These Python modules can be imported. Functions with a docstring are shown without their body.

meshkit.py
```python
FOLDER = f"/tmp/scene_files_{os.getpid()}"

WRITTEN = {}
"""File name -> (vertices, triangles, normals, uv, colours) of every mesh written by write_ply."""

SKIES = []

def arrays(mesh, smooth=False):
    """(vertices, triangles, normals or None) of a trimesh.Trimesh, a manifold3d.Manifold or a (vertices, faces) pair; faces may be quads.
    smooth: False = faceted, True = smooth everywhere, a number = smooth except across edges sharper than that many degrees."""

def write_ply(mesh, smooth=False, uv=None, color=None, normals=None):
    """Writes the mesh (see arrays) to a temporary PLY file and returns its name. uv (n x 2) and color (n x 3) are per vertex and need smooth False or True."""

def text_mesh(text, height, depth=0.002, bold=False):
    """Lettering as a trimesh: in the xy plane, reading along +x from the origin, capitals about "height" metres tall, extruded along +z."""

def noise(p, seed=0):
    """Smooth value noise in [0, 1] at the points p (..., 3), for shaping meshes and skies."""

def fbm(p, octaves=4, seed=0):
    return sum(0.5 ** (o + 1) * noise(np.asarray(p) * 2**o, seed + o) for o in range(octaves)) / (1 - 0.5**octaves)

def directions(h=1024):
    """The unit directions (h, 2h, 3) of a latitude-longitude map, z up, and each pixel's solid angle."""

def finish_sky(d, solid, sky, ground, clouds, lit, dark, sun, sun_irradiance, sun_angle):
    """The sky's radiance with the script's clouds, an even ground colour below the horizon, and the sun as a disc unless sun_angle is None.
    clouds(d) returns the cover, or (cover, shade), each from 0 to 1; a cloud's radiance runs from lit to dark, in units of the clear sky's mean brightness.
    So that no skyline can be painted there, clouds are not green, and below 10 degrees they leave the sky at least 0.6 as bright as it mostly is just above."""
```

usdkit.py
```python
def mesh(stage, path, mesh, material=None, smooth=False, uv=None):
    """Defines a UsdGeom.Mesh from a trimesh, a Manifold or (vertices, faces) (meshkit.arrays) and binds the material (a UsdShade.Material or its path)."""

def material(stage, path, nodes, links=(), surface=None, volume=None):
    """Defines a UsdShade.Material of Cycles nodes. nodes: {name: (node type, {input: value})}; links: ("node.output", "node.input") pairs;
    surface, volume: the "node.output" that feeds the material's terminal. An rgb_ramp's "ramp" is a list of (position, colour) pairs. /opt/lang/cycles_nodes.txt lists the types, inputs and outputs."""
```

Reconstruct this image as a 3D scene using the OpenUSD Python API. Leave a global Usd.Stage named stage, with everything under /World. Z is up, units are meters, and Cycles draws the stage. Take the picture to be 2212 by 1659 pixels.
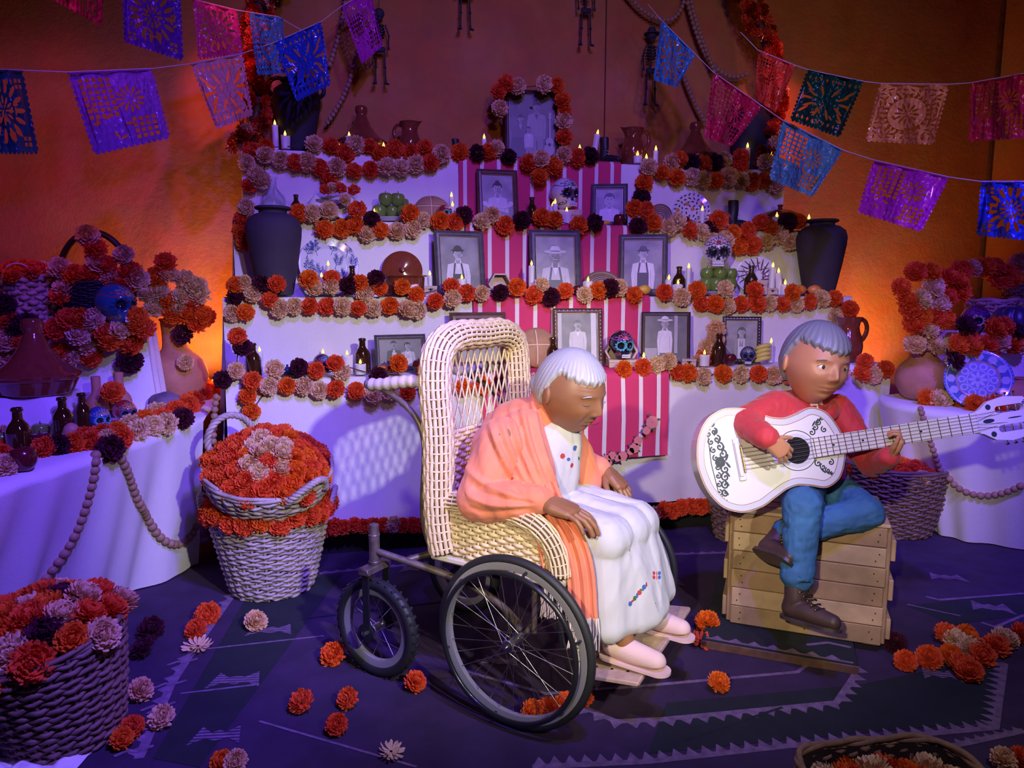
import math, random
import numpy as np
import trimesh, shapely, usdkit, meshkit
import manifold3d as m3
from shapely import geometry as sg, affinity as sa, ops as so
from pxr import Usd, UsdGeom, UsdLux, UsdShade, Gf, Sdf, Vt

stage = Usd.Stage.CreateInMemory()
UsdGeom.SetStageUpAxis(stage, 'Z')
UsdGeom.SetStageMetersPerUnit(stage, 1.0)
W = UsdGeom.Xform.Define(stage, '/World')
stage.SetDefaultPrim(W.GetPrim())
UsdGeom.Scope.Define(stage, '/World/Looks')
rnd = random.Random(7)
rng = np.random.default_rng(7)

# ---------------------------------------------------------------- camera
FPX, CAMZ, PITCH, YAW = 1530.0, 1.5, math.atan(198 / 1530.0), math.radians(12.5)
FW = np.array([math.sin(YAW) * math.cos(PITCH), math.cos(YAW) * math.cos(PITCH), -math.sin(PITCH)])
RT = np.array([math.cos(YAW), -math.sin(YAW), 0.0])
UP = np.cross(RT, FW)
EYE = np.array([0.0, 0.0, CAMZ])
cam = UsdGeom.Camera.Define(stage, '/World/camera')
cam.CreateHorizontalApertureAttr(36.0)
cam.CreateFocalLengthAttr(36.0 * FPX / 2212)
cam.CreateClippingRangeAttr(Gf.Vec2f(0.05, 100))
cm = np.eye(4); cm[0, :3], cm[1, :3], cm[2, :3], cm[3, :3] = RT, UP, -FW, EYE
UsdGeom.Xformable(cam).AddTransformOp().Set(Gf.Matrix4d(cm.tolist()))
cam.CreateExposureAttr(0.0)

# ---------------------------------------------------------------- lamps of the exhibit
def look_at(pos, target):
    z = np.array(pos, float) - np.array(target, float); z /= np.linalg.norm(z)
    x = np.cross([0, 0, 1.0], z) if abs(z[2]) < .99 else np.array([1.0, 0, 0]); x /= np.linalg.norm(x)
    m = np.eye(4); m[0, :3], m[1, :3], m[2, :3], m[3, :3] = x, np.cross(z, x), z, pos
    return Gf.Matrix4d(m.tolist())
UsdGeom.Scope.Define(stage, '/World/lamps')
def spot(name, pos, target, color, power, angle=30, soft=.3, radius=.05):
    l = UsdLux.SphereLight.Define(stage, '/World/lamps/' + name)
    l.CreateRadiusAttr(radius); l.CreateNormalizeAttr(True)
    l.CreateColorAttr(Gf.Vec3f(*color)); l.CreateIntensityAttr(power)
    s = UsdLux.ShapingAPI.Apply(l.GetPrim())
    s.CreateShapingConeAngleAttr(angle); s.CreateShapingConeSoftnessAttr(soft)
    UsdGeom.Xformable(l).AddTransformOp().Set(look_at(pos, target))
BLUE, WHITE, WARM, ORANGE, RED, PINK = (.14, .05, 1.0), (1.0, .97, .89), (1.0, .84, .58), (1.0, .40, .12), (1.0, .10, .03), (1.0, .15, .45)
spot('key_right', (1.5, -1.0, 2.75), (.58, 3.2, .90), WHITE, 165, 19, .6)
spot('key_left', (-1.3, -1.2, 2.5), (1.45, 2.95, .88), WARM, 165, 15.5, .5)
spot('blue_flood', (.6, .6, 4.1), (.8, 4.3, 1.2), BLUE, 200, 43, .8, .1)
spot('blue_left', (.9, .5, 3.5), (-1.15, 3.2, .45), BLUE, 260, 22, .7, .1)
spot('blue_right', (2.1, .4, 3.5), (3.7, 3.3, .55), BLUE, 260, 20, .7, .1)
spot('warm_front', (.9, -1.5, 3.4), (1.4, 4.7, 2.1), (1.0, .50, .38), 38, 26, .8, .1)
spot('wall_wash', (1.2, 1.2, 4.3), (1.3, 5.25, 3.1), (.85, .72, .9), 14, 45, .8, .1)
spot('uplight_left', (-.84, 4.84, .95), (-1.15, 5.25, 1.65), ORANGE, 18, 62, .8)
spot('uplight_right', (3.85, 4.65, .60), (3.98, 5.3, 1.35), ORANGE, 36, 55, .8)
spot('pink_left', (-1.0, 1.5, 4.2), (-1.95, 5.25, 1.9), (1.0, .14, .75), 44, 17, .8)
spot('floor_wash', (1.2, .0, 4.3), (1.2, 2.2, 0), WHITE, 42, 38, .8, .1)
spot('arch_left', (-.3, 2.2, 4.3), (-.72, 4.93, 2.95), RED, 95, 6.5, .8)
spot('arch_right', (2.6, 2.2, 4.3), (3.22, 4.95, 3.0), RED, 130, 6.5, .8)
spot('banner_light', (2.4, .2, 2.3), (3.0, 3.6, 2.45), WARM, 11, 20, .8)

dome = UsdLux.DomeLight.Define(stage, '/World/lamps/room_ambience')
dome.CreateColorAttr(Gf.Vec3f(.45, .16, .75)); dome.CreateIntensityAttr(0.012)

# ---------------------------------------------------------------- points from the picture at real depths
def ray(px, py): return FW + RT * ((px - 1106) / FPX) + UP * ((829.5 - py) / FPX)
def aty(px, py, Y): d = ray(px, py); return EYE + d * (Y / d[1])
def atz(px, py, z=0.0): d = ray(px, py); return EYE + d * ((z - CAMZ) / d[2])
def atd(px, py, D): return EYE + ray(px, py) * D
def depth(p): return float((np.asarray(p) - EYE) @ FW)
def mpp(p): return depth(p) / FPX            # metres per pixel at p

# ---------------------------------------------------------------- geometry helpers: geo = (vertices, triangles)
def T(x=0, y=0, z=0): m = np.eye(4); m[:3, 3] = (x, y, z); return m
def S(x, y=None, z=None): return np.diag([x, x if y is None else y, x if z is None else z, 1.0])
def R(axis, deg):
    return trimesh.transformations.rotation_matrix(math.radians(deg), {'x': [1, 0, 0], 'y': [0, 1, 0], 'z': [0, 0, 1]}[axis] if isinstance(axis, str) else axis)
def basis(o, x, y, z): m = np.eye(4); m[:3, 0], m[:3, 1], m[:3, 2], m[:3, 3] = x, y, z, o; return m
def unit(v): v = np.asarray(v, float); return v / (np.linalg.norm(v) + 1e-12)
def aim(o, direction, roll=0, up=(0, 0, 1)):
    """local +z along direction"""
    z = unit(direction); x = np.cross(up, z)
    if np.linalg.norm(x) < 1e-3: x = np.cross((0, 1, 0), z)
    x = unit(x); return basis(o, x, np.cross(z, x), z) @ R('z', roll)
def xf(g, m): return (np.asarray(g[0]) @ m[:3, :3].T + m[:3, 3], g[1] if np.linalg.det(m[:3, :3]) > 0 else np.asarray(g[1])[:, ::-1])
def join(gs):
    vs, fs, n = [], [], 0
    for v, f in gs:
        vs.append(v); fs.append(np.asarray(f) + n); n += len(v)
    return (np.vstack(vs), np.vstack(fs))
def tm(g): return (np.array(g.vertices), np.array(g.faces))
def grid_faces(nu, nv, cu=False, cv=False):
    i = np.arange(nu if cu else nu - 1); j = np.arange(nv if cv else nv - 1)
    i, j = np.meshgrid(i, j, indexing='ij'); i, j = i.ravel(), j.ravel()
    a, b, c, d = i * nv + j, ((i + 1) % nu) * nv + j, ((i + 1) % nu) * nv + (j + 1) % nv, i * nv + (j + 1) % nv
    return np.vstack([np.stack([a, b, c], 1), np.stack([a, c, d], 1)])
def lathe(prof, n=40, sub=0):
    p = np.array(prof, float)
    if sub:
        t = np.arange(len(p)); tt = np.linspace(0, len(p) - 1, (len(p) - 1) * sub + 1)
        from scipy.interpolate import PchipInterpolator
        p = np.stack([PchipInterpolator(t, p[:, 0])(tt), PchipInterpolator(t, p[:, 1])(tt)], 1)
    a = np.arange(n) * 2 * np.pi / n
    v = np.stack([p[:, None, 0] * np.cos(a), p[:, None, 0] * np.sin(a), np.broadcast_to(p[:, None, 1], (len(p), n))], -1).reshape(-1, 3)
    return (v, grid_faces(len(p), n, False, True)[:, ::-1])
def smooth_path(pts, n):
    from scipy.interpolate import CubicSpline
    p = np.array(pts, float); t = np.r_[0, np.cumsum(np.linalg.norm(np.diff(p, axis=0), axis=1))]
    return CubicSpline(t, p)(np.linspace(0, t[-1], n))
def tube(pts, r, sides=8, closed=False, flat=1.0):
    p = np.asarray(pts, float); n = len(p)
    t = (np.roll(p, -1, 0) - np.roll(p, 1, 0)) if closed else np.gradient(p, axis=0)
    t /= np.linalg.norm(t, axis=1, keepdims=True) + 1e-12
    u = np.cross(t[0], [0, 0, 1.0]); u = np.cross(t[0], [0, 1.0, 0]) if np.linalg.norm(u) < .1 else u; u = unit(u); us = []
    for k in range(n):
        u = unit(u - t[k] * (u @ t[k])); us.append(u)
    us = np.array(us); w = np.cross(t, us)
    a = np.arange(sides) * 2 * np.pi / sides
    rr = np.broadcast_to(r, (n,))[:, None, None]
    v = (p[:, None] + rr * (np.cos(a)[None, :, None] * us[:, None] + flat * np.sin(a)[None, :, None] * w[:, None])).reshape(-1, 3)
    f = grid_faces(n, sides, closed, True)
    if not closed:
        v = np.vstack([v, p[0], p[-1]]); k = np.arange(sides); e = (n - 1) * sides
        f = np.vstack([f, np.stack([np.full(sides, n * sides), (k + 1) % sides, k], 1)[:, ::-1] * 1, np.stack([np.full(sides, n * sides + 1), e + k, e + (k + 1) % sides], 1)[:, ::-1]])
    return (v, f[:, ::-1] if False else f)
def rod(a, b, r, sides=8, r2=None): return tube([a, b], [r, r if r2 is None else r2], sides)
def ring(R_, r, n=48, sides=8, sy=1.0): a = np.arange(n) * 2 * np.pi / n; return tube(np.stack([R_ * np.cos(a), R_ * sy * np.sin(a), 0 * a], 1), r, sides, True)
_SX = np.array([(x, y, z) for x in (-1, 1) for y in (-1, 1) for z in (-1, 1)], float)
_RB = {}
def rbox(sx, sy, sz, b=.004, c=(0, 0, 0)):
    if 'f' not in _RB:
        o = np.vstack([_SX * [1, .8, .8], _SX * [.8, 1, .8], _SX * [.8, .8, 1]])
        h = trimesh.Trimesh(o, trimesh.convex.convex_hull(o).faces, process=False) if False else trimesh.convex.convex_hull(o)
        _RB['v'], _RB['f'] = np.array(h.vertices), np.array(h.faces)
    b = min(b, .45 * min(sx, sy, sz)); hs = np.array([sx, sy, sz]) / 2
    v = _RB['v']; big = np.abs(v) > .9
    return (np.sign(v) * np.where(big, hs, hs - b) + np.array(c), _RB['f'])
def ext(poly, h, z0=0.0):
    gs = [tm(trimesh.creation.extrude_polygon(g, h, engine='earcut')) for g in getattr(poly, 'geoms', [poly]) if g.geom_type == 'Polygon' and g.area > 1e-10]
    return xf(join(gs), T(0, 0, z0))
_ICO = {}
def ball(rx, ry=None, rz=None, sub=2, c=(0, 0, 0)):
    if sub not in _ICO: m = trimesh.creation.icosphere(sub, 1.0); _ICO[sub] = (np.array(m.vertices), np.array(m.faces))
    v, f = _ICO[sub]
    return (v * [rx, rx if ry is None else ry, rx if rz is None else rz] + np.array(c), f)
def sphere_man(p, r, n=24): return m3.Manifold.sphere(float(r), n).translate([float(x) for x in p])
def bones(chains, refine=.012, iters=10, n=20, hulls=()):
    """bones as hulls of spheres, merged, refined and smoothed into one continuous surface; chains: lists of (point, radius)"""
    parts = []
    for ch in chains:
        for (a, ra), (b, rb) in zip(ch[:-1], ch[1:]):
            parts.append(m3.Manifold.batch_hull([sphere_man(a, ra, n), sphere_man(b, rb, n)]))
    for hl in hulls: parts.append(m3.Manifold.batch_hull([sphere_man(a, ra, n) for a, ra in hl]))
    m = m3.Manifold.batch_boolean(parts, m3.OpType.Add).refine_to_length(refine).to_mesh()
    g = trimesh.Trimesh(m.vert_properties[:, :3], m.tri_verts, process=True)
    if iters: trimesh.smoothing.filter_taubin(g, .5, .53, iterations=iters)
    return tm(g)

# ---------------------------------------------------------------- scene helpers
_count = {}
def numbered(base):
    k = _count.get(base, 0); _count[base] = k + 1
    return base if k == 0 else f'{base}_{k:03d}'
def gf(m): return Gf.Matrix4d(np.asarray(m).T.tolist())
def meta(p, label=None, cat=None, group=None, kind=None):
    for k, v in (('label', label), ('category', cat), ('group', group), ('kind', kind)):
        if v: p.SetCustomDataByKey(k, v)
def thing(name, label, cat, M=None, group=None, kind=None):
    x = UsdGeom.Xform.Define(stage, numbered('/World/' + name))
    x.AddTransformOp().Set(gf(np.eye(4) if M is None else M)); meta(x.GetPrim(), label, cat, group, kind)
    return x.GetPrim()
def put(path, geo, m, smooth=40, col=None):
    if col is not None and smooth not in (True, False): smooth = True
    p = usdkit.mesh(stage, path, geo, '/World/Looks/' + m, smooth)
    if col is not None:
        UsdGeom.PrimvarsAPI(p).CreatePrimvar('col', Sdf.ValueTypeNames.Color3fArray, 'vertex').Set(Vt.Vec3fArray.FromNumpy(np.asarray(col, np.float32)))
    return p.GetPrim()
def part(parent, name, geo, m, smooth=40, col=None, label=None, kind=None):
    p = put(numbered(str(parent.GetPath()) + '/' + name), geo, m, smooth, col)
    meta(p, label, kind=kind); return p
def solo(name, label, cat, geo, m, smooth=40, col=None, group=None, kind=None, M=None):
    p = put(numbered('/World/' + name), geo, m, smooth, col)
    if M is not None: UsdGeom.Xformable(p).AddTransformOp().Set(gf(M))
    meta(p, label, cat, group, kind); return p
def move(p, M): UsdGeom.Xformable(p).GetOrderedXformOps()[0].Set(gf(M))
def dup(src, M, label=None, group=None, name=None, cat=None):
    x = UsdGeom.Xform.Define(stage, numbered('/World/' + (name or src.GetName().rstrip('0123456789').rstrip('_'))))
    x.GetPrim().GetReferences().AddInternalReference(src.GetPath())
    x.GetPrim().SetInstanceable(True)
    op = [o for o in x.GetOrderedXformOps()]
    (op[0] if op else x.AddTransformOp()).Set(gf(M))
    meta(x.GetPrim(), label, cat, group); return x.GetPrim()

# ---------------------------------------------------------------- materials
def M(name, col=(.5, .5, .5), rough=.6, metal=0, var=0, vscale=12, bump=0, bscale=40, bdist=.004, emit=0, vcol=False, rand=0, trans=0, sheen=0, coat=0, spec=.5, ior=1.5, world=False, var2=None, wave=None, sss=0):
    n = {'p': ('principled_bsdf', {'base_color': col, 'roughness': rough, 'metallic': metal, 'transmission_weight': trans, 'coat_weight': coat, 'specular_ior_level': spec, 'ior': ior, 'sheen_weight': sheen}),
         'tc': ('texture_coordinate', {}), 'geo': ('geometry', {})}
    if emit: n['p'][1].update(emission_color=col, emission_strength=emit)
    if sss: n['p'][1].update(subsurface_weight=sss, subsurface_scale=.01, subsurface_radius=(1, .6, .4))
    l = []; src = 'geo.position' if world else 'tc.object'; cur = None
    if vcol:
        n['at'] = ('attribute', {'attribute': 'col'}); cur = 'at.color'
    if var:
        n['nz'] = ('noise_texture', {'scale': vscale, 'detail': 5, 'roughness': .6}); l.append((src, 'nz.vector'))
        if var2 is not None:
            n['rp'] = ('map_range', {'from_min': .42, 'from_max': .62, 'to_min': 0, 'to_max': var, 'clamp': True}); l.append(('nz.fac', 'rp.value'))
            n['mx'] = ('mix_color', {'a': col, 'b': var2}); l += [('rp.result', 'mx.fac')]
            if cur: l.append((cur, 'mx.a'))
        else:
            n['rp'] = ('map_range', {'from_min': .3, 'from_max': .7, 'to_min': 1 - var, 'to_max': 1 + var * .5}); l.append(('nz.fac', 'rp.value'))
            n['mx'] = ('mix_color', {'blend_type': 'multiply', 'fac': 1.0, 'a': col, 'use_clamp': False}); l += [('rp.result', 'mx.b')]
            if cur: l.append((cur, 'mx.a'))
        cur = 'mx.result'
    if rand:
        n['oi'] = ('object_info', {}); n['rr'] = ('map_range', {'to_min': 1 - rand, 'to_max': 1 + rand * .4}); l.append(('oi.random', 'rr.value'))
        n['hs'] = ('hsv', {'color': col}); l.append(('rr.result', 'hs.value'))
        if cur: l.append((cur, 'hs.color'))
        cur = 'hs.color'
    if cur: l.append((cur, 'p.base_color'))
    if bump:
        n['bn'] = ('noise_texture', {'scale': bscale, 'detail': 4, 'roughness': .6}); l.append((src, 'bn.vector'))
        n['bp'] = ('bump', {'strength': bump, 'distance': bdist}); l += [('bn.fac', 'bp.height'), ('bp.normal', 'p.normal')]
    return usdkit.material(stage, '/World/Looks/' + name, n, l, surface='p.BSDF')

M('cloth', (.80, .77, .73), .85, var=.06, vscale=3, bump=.25, bscale=90, sheen=.1)
M('black_board', (.012, .012, .014), .8)
M('wood_bead', (.36, .21, .13), .6, var=.2, vscale=30)
M('terracotta', (.50, .22, .13), .75, var=.25, vscale=9, bump=.3, bscale=50)
M('glazed_clay', (.20, .045, .02), .12, var=.2, vscale=6, coat=.6)
M('dark_urn', (.050, .036, .058), .8, var=.25, vscale=5, bump=.3, bscale=60)
M('black_urn', (.022, .018, .028), .75)
M('brown_glass', (.035, .012, .004), .04, coat=1, spec=.8)
M('wax', (.80, .77, .70), .45, sss=.2)
M('flame', (1.0, .58, .08), .4, emit=3.2)
M('paper_print', (1, 1, 1), .45, vcol=True, var=.10, vscale=14)
M('paint', (1, 1, 1), .35, vcol=True)
M('gloss_paint', (1, 1, 1), .10, vcol=True, coat=.7)
M('frame_dark', (.055, .04, .035), .4, var=.4, vscale=18)
M('frame_brown', (.13, .065, .045), .42, var=.4, vscale=18)
M('frame_grey', (.10, .09, .10), .45, var=.4, vscale=18)
M('frame_gilt', (.36, .20, .12), .35, metal=.3)
M('black_leather', (.016, .014, .018), .5)
M('green_apple', (.16, .27, .045), .2, var=.3, vscale=14, coat=.3)
M('red_apple', (.11, .012, .015), .18, var=.4, vscale=14, coat=.3)
M('stem_brown', (.07, .04, .02), .8)
M('lemon', (.80, .52, .05), .4, bump=.3, bscale=120)
M('mango', (.72, .24, .05), .35, var=.3, vscale=5)
M('banana', (.72, .62, .12), .45, var=.2, vscale=12)
M('bread', (.42, .22, .11), .75, var=.25, vscale=10, bump=.2, bscale=40)
M('flour', (.75, .62, .48), .9)
M('pumpkin', (.03, .035, .075), .4, var=.3, vscale=9)
M('pumpkin_rib', (.22, .17, .12), .7)
M('gourd', (.55, .27, .17), .5, var=.25, vscale=8)
M('pale_wood', (.58, .44, .33), .65, var=.2, vscale=20)
M('wicker', (.40, .29, .22), .65, var=.35, vscale=16)
M('wicker_grey', (.50, .42, .35), .55, var=.35, vscale=18)
M('wicker_brown', (.20, .12, .085), .6, var=.35, vscale=18)
M('wicker_dark', (.018, .014, .015), .6)
M('seagrass', (.26, .15, .08), .75, var=.35, vscale=25)
M('rattan', (.72, .57, .36), .42, var=.15, vscale=14)
M('string', (.6, .5, .5), .8)
M('tinsel', (.75, .09, .03), .22, metal=.75, rand=.3)
M('foil_cord', (.05, .03, .03), .6)
M('porcelain', (.75, .74, .75), .12, coat=.5)
M('leaf_green', (.05, .12, .04), .6)
def petals(name, c, c2):
    n = {'p': ('principled_bsdf', {'roughness': .62, 'specular_ior_level': .25}), 'tl': ('translucent_bsdf', {}), 'oi': ('object_info', {}), 'tc': ('texture_coordinate', {}),
         'nz': ('noise_texture', {'scale': 25, 'detail': 2}), 'a': ('mix_color', {'a': c, 'b': c2}), 'w': ('white_noise_texture', {'dimensions': '1D'}),
         'ad': ('math', {'math_type': 'multiply_add', 'value2': .9, 'value3': -.2, 'use_clamp': True}), 'ad2': ('math', {'math_type': 'add', 'use_clamp': True}), 'm2': ('math', {'math_type': 'multiply', 'value2': .5}),
         'mx': ('mix_closure', {'fac': .18})}
    l = [('tc.object', 'nz.vector'), ('oi.random', 'w.w'), ('w.value', 'm2.value1'), ('nz.fac', 'ad.value1'), ('ad.value', 'ad2.value1'), ('m2.value', 'ad2.value2'), ('ad2.value', 'a.fac'),
         ('a.result', 'p.base_color'), ('a.result', 'tl.color'), ('p.BSDF', 'mx.closure1'), ('tl.BSDF', 'mx.closure2')]
    usdkit.material(stage, '/World/Looks/' + name, n, l, surface='mx.closure')
petals('petal_orange', (.84, .11, .015), (.86, .20, .02))
petals('petal_coral', (.80, .075, .025), (.85, .14, .03))
petals('petal_cream', (.78, .46, .24), (.86, .66, .40))
petals('petal_plum', (.055, .006, .022), (.10, .012, .035))
# ---------------------------------------------------------------- the room
YW, XR, XL = 5.25, 5.38, -3.0
n = {'tc': ('geometry', {}), 'n1': ('noise_texture', {'scale': 1.1, 'detail': 4, 'roughness': .55, 'distortion': .6}), 'n2': ('noise_texture', {'scale': 6, 'detail': 6, 'roughness': .6}),
     'r': ('rgb_ramp', {'ramp': [(.3, (.52, .17, .055)), (.5, (.62, .23, .075)), (.7, (.66, .30, .13))]}), 'm': ('mix_color', {'blend_type': 'multiply', 'fac': .5}),
     'b1': ('noise_texture', {'scale': 34, 'detail': 6, 'roughness': .7}), 'b2': ('bump', {'strength': .5, 'distance': .02}), 'p': ('principled_bsdf', {'roughness': .85, 'specular_ior_level': .2})}
usdkit.material(stage, '/World/Looks/stucco', n, [('tc.position', x + '.vector') for x in ('n1', 'n2', 'b1')] + [('n1.fac', 'r.fac'), ('r.color', 'm.a'), ('n2.color', 'm.b'), ('m.result', 'p.base_color'), ('b1.fac', 'b2.height'), ('b2.normal', 'p.normal')], surface='p.BSDF')
M('dark_ceiling', (.02, .018, .022), .9)
seam_x = aty(1308, 150, YW)[0]
wb = thing('wall_back', 'terracotta orange stucco wall behind the altar', 'wall', kind='structure')
for a, b in ((XL, seam_x - .004), (seam_x + .004, XR)):
    part(wb, 'stucco_panel', rbox(b - a, .1, 4.6, .004, ((a + b) / 2, YW + .05, 2.3)), 'stucco', False)
part(wb, 'seam', rbox(.012, .09, 4.6, .001, (seam_x, YW + .06, 2.3)), 'black_board', False)
solo('wall_right', 'orange stucco side wall at the far corner past the side table', 'wall', rbox(.1, 7.5, 4.6, .004, (XR + .05, 1.6, 2.3)), 'stucco', False, kind='structure')
solo('trim', 'thin dark strip in the corner of the two stucco walls', 'trim', rbox(.03, .03, 4.6, .004, (XR - .015, YW - .015, 2.3)), 'frame_brown', kind='structure')
solo('wall_left', 'orange stucco side wall behind the blue-lit side table', 'wall', rbox(.1, 7.5, 4.6, .004, (XL - .05, 1.6, 2.3)), 'stucco', False, kind='structure')
solo('ceiling', 'dark ceiling of the exhibit room', 'ceiling', rbox(XR - XL + .2, 8, .1, .004, ((XR + XL) / 2, 1.4, 4.65)), 'dark_ceiling', False, kind='structure')
M('floor_dark', (.03, .025, .05), .7, var=.3, vscale=4)
solo('floor', 'dark floor under the patterned rug', 'floor', rbox(XR - XL + .2, 8, .1, .004, ((XR + XL) / 2, 1.4, -.056)), 'floor_dark', False, kind='structure')
# ---------------------------------------------------------------- the stepped altar and its cloths
AY = [4.05, 4.34, 4.63, 4.90, 5.20]           # front edge of each step, then the back
AZ = [1.04, 1.485, 1.955, 2.42]
AL = [-.68, -.72, -.69, -.66]; AR = [3.47, 3.38, 3.26, 3.16]
alt = thing('altar_stand', 'black stepped altar stand, its plinth bare below the white cloth', 'altar stand')
for k in range(4):
    part(alt, 'step', rbox(AR[k] - AL[k] - .04, AY[4] - AY[k] - .04, AZ[k] - .025 - (0 if k == 0 else AZ[k - 1]), .004, ((AR[k] + AL[k]) / 2, (AY[4] + AY[k]) / 2, (AZ[k] - .025 + (0 if k == 0 else AZ[k - 1])) / 2)), 'black_board', False)
def folds(x, z, seed, amp): return amp * (meshkit.fbm(np.stack([x * 3.2, z * .9, 0 * x], -1), 3, seed) - .5)
def stair_x(y, arr): return np.interp(y, AY[:4], arr)
ORD = ['bottom', 'second', 'third', 'top']
for k in range(4):
    zlow = .19 if k == 0 else AZ[k - 1] - .013
    yb = AY[k + 1] - (.0 if k < 3 else .03)
    prof = [(yb, AZ[k] - .012)] + [(AY[k] + .02 + (yb - AY[k] - .02) * t, AZ[k] - .012) for t in (.6, .3, .0)] + [(AY[k] + .006, AZ[k] - .015), (AY[k], AZ[k] - .024)]
    nz_ = 26 if k == 0 else 14
    prof += [(AY[k], AZ[k] - .024 + (zlow - AZ[k] + .024) * t) for t in np.linspace(.04, 1, nz_)]
    prof = np.array(prof); nx = 150
    xs = np.linspace(AL[k] - .012, AR[k] + .012, nx)
    X_, P_ = np.meshgrid(xs, np.arange(len(prof)), indexing='ij')
    Y_ = prof[P_, 0]; Z_ = prof[P_, 1]
    drop = np.clip((AZ[k] - .02 - Z_) / .12, 0, 1)
    Y_ = Y_ - drop * (.006 + np.abs(folds(X_, Z_, 3 + k, .075 if k == 0 else .03)))
    v = np.stack([X_, Y_, Z_], -1).reshape(-1, 3)
    solo('altar_cloth', f'white cotton cloth draped over the {ORD[k]} step of the altar', 'altar cloth', (v, grid_faces(nx, len(prof))), 'cloth', True, group=None)
for sd, arr, sg_, nm in ((-1, AL, -1, 'beside the urn and the glass bottle'), (1, AR, 1, 'beside the clay pitcher')):
    ys = np.linspace(4.06, 5.18, 40); tt = np.linspace(0, 1, 26)
    Yg, Tg = np.meshgrid(ys, tt, indexing='ij')
    top = np.where(Yg < AY[1], AZ[0], np.where(Yg < AY[2], AZ[1], np.where(Yg < AY[3], AZ[2], AZ[3]))) - .015
    top = np.minimum(top, AZ[0] + (Yg - 4.04) * 2.0)
    Zg = top + (.12 - top) * Tg
    Xg = stair_x(Yg, arr) + sg_ * (.014 + .16 * Tg ** 1.3 * (top / 2.4) + .02 * np.sin(Yg * 19 + Tg) * Tg)
    solo('altar_side_cloth', f'white cloth hanging down the side of the altar {nm}', 'altar cloth', (np.stack([Xg, Yg, Zg], -1).reshape(-1, 3), grid_faces(40, 26)), 'cloth', True)

# striped runner down the middle
rx0, rx1 = aty(990, 400, 4.9)[0], aty(1338, 400, 4.9)[0]
per = .1165; ph = aty(1178, 420, 4.9)[0]
usdkit.material(stage, '/World/Looks/runner_stripes', {'g': ('geometry', {}), 's': ('separate_xyz', {}), 'a': ('math', {'math_type': 'subtract', 'value2': ph - 40 * per}), 'm': ('math', {'math_type': 'modulo', 'value2': per}),
    'l': ('math', {'math_type': 'less_than', 'value2': .026}), 'c': ('mix_color', {'a': (.62, .035, .12), 'b': (.78, .70, .66)}), 'w': ('noise_texture', {'scale': 160}), 'b': ('bump', {'strength': .2, 'distance': .003}), 'p': ('principled_bsdf', {'roughness': .8})},
    [('g.position', 's.vector'), ('s.x', 'a.value1'), ('a.value', 'm.value1'), ('m.value', 'l.value1'), ('l.value', 'c.fac'), ('c.result', 'p.base_color'), ('g.position', 'w.vector'), ('w.fac', 'b.height'), ('b.normal', 'p.normal')], surface='p.BSDF')
pr_ = []
for k in (3, 2, 1, 0):
    zlow = .50 if k == 0 else AZ[k - 1] + .012
    pr_ += [(AY[k + 1] - (.06 if k < 3 else .1), AZ[k] - .001)] + [(AY[k] + .03, AZ[k] - .001), (AY[k] - .008, AZ[k] - .004), (AY[k] - .022, AZ[k] - .014)]
    pr_ += [(AY[k] - (.03 if k else .05), z) for z in np.linspace(AZ[k] - .03, zlow, 16 if k == 0 else 8)]
pr_ = np.array(pr_); nx = 70
xs = np.linspace(rx0, rx1, nx); X_, P_ = np.meshgrid(xs, np.arange(len(pr_)), indexing='ij')
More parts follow.
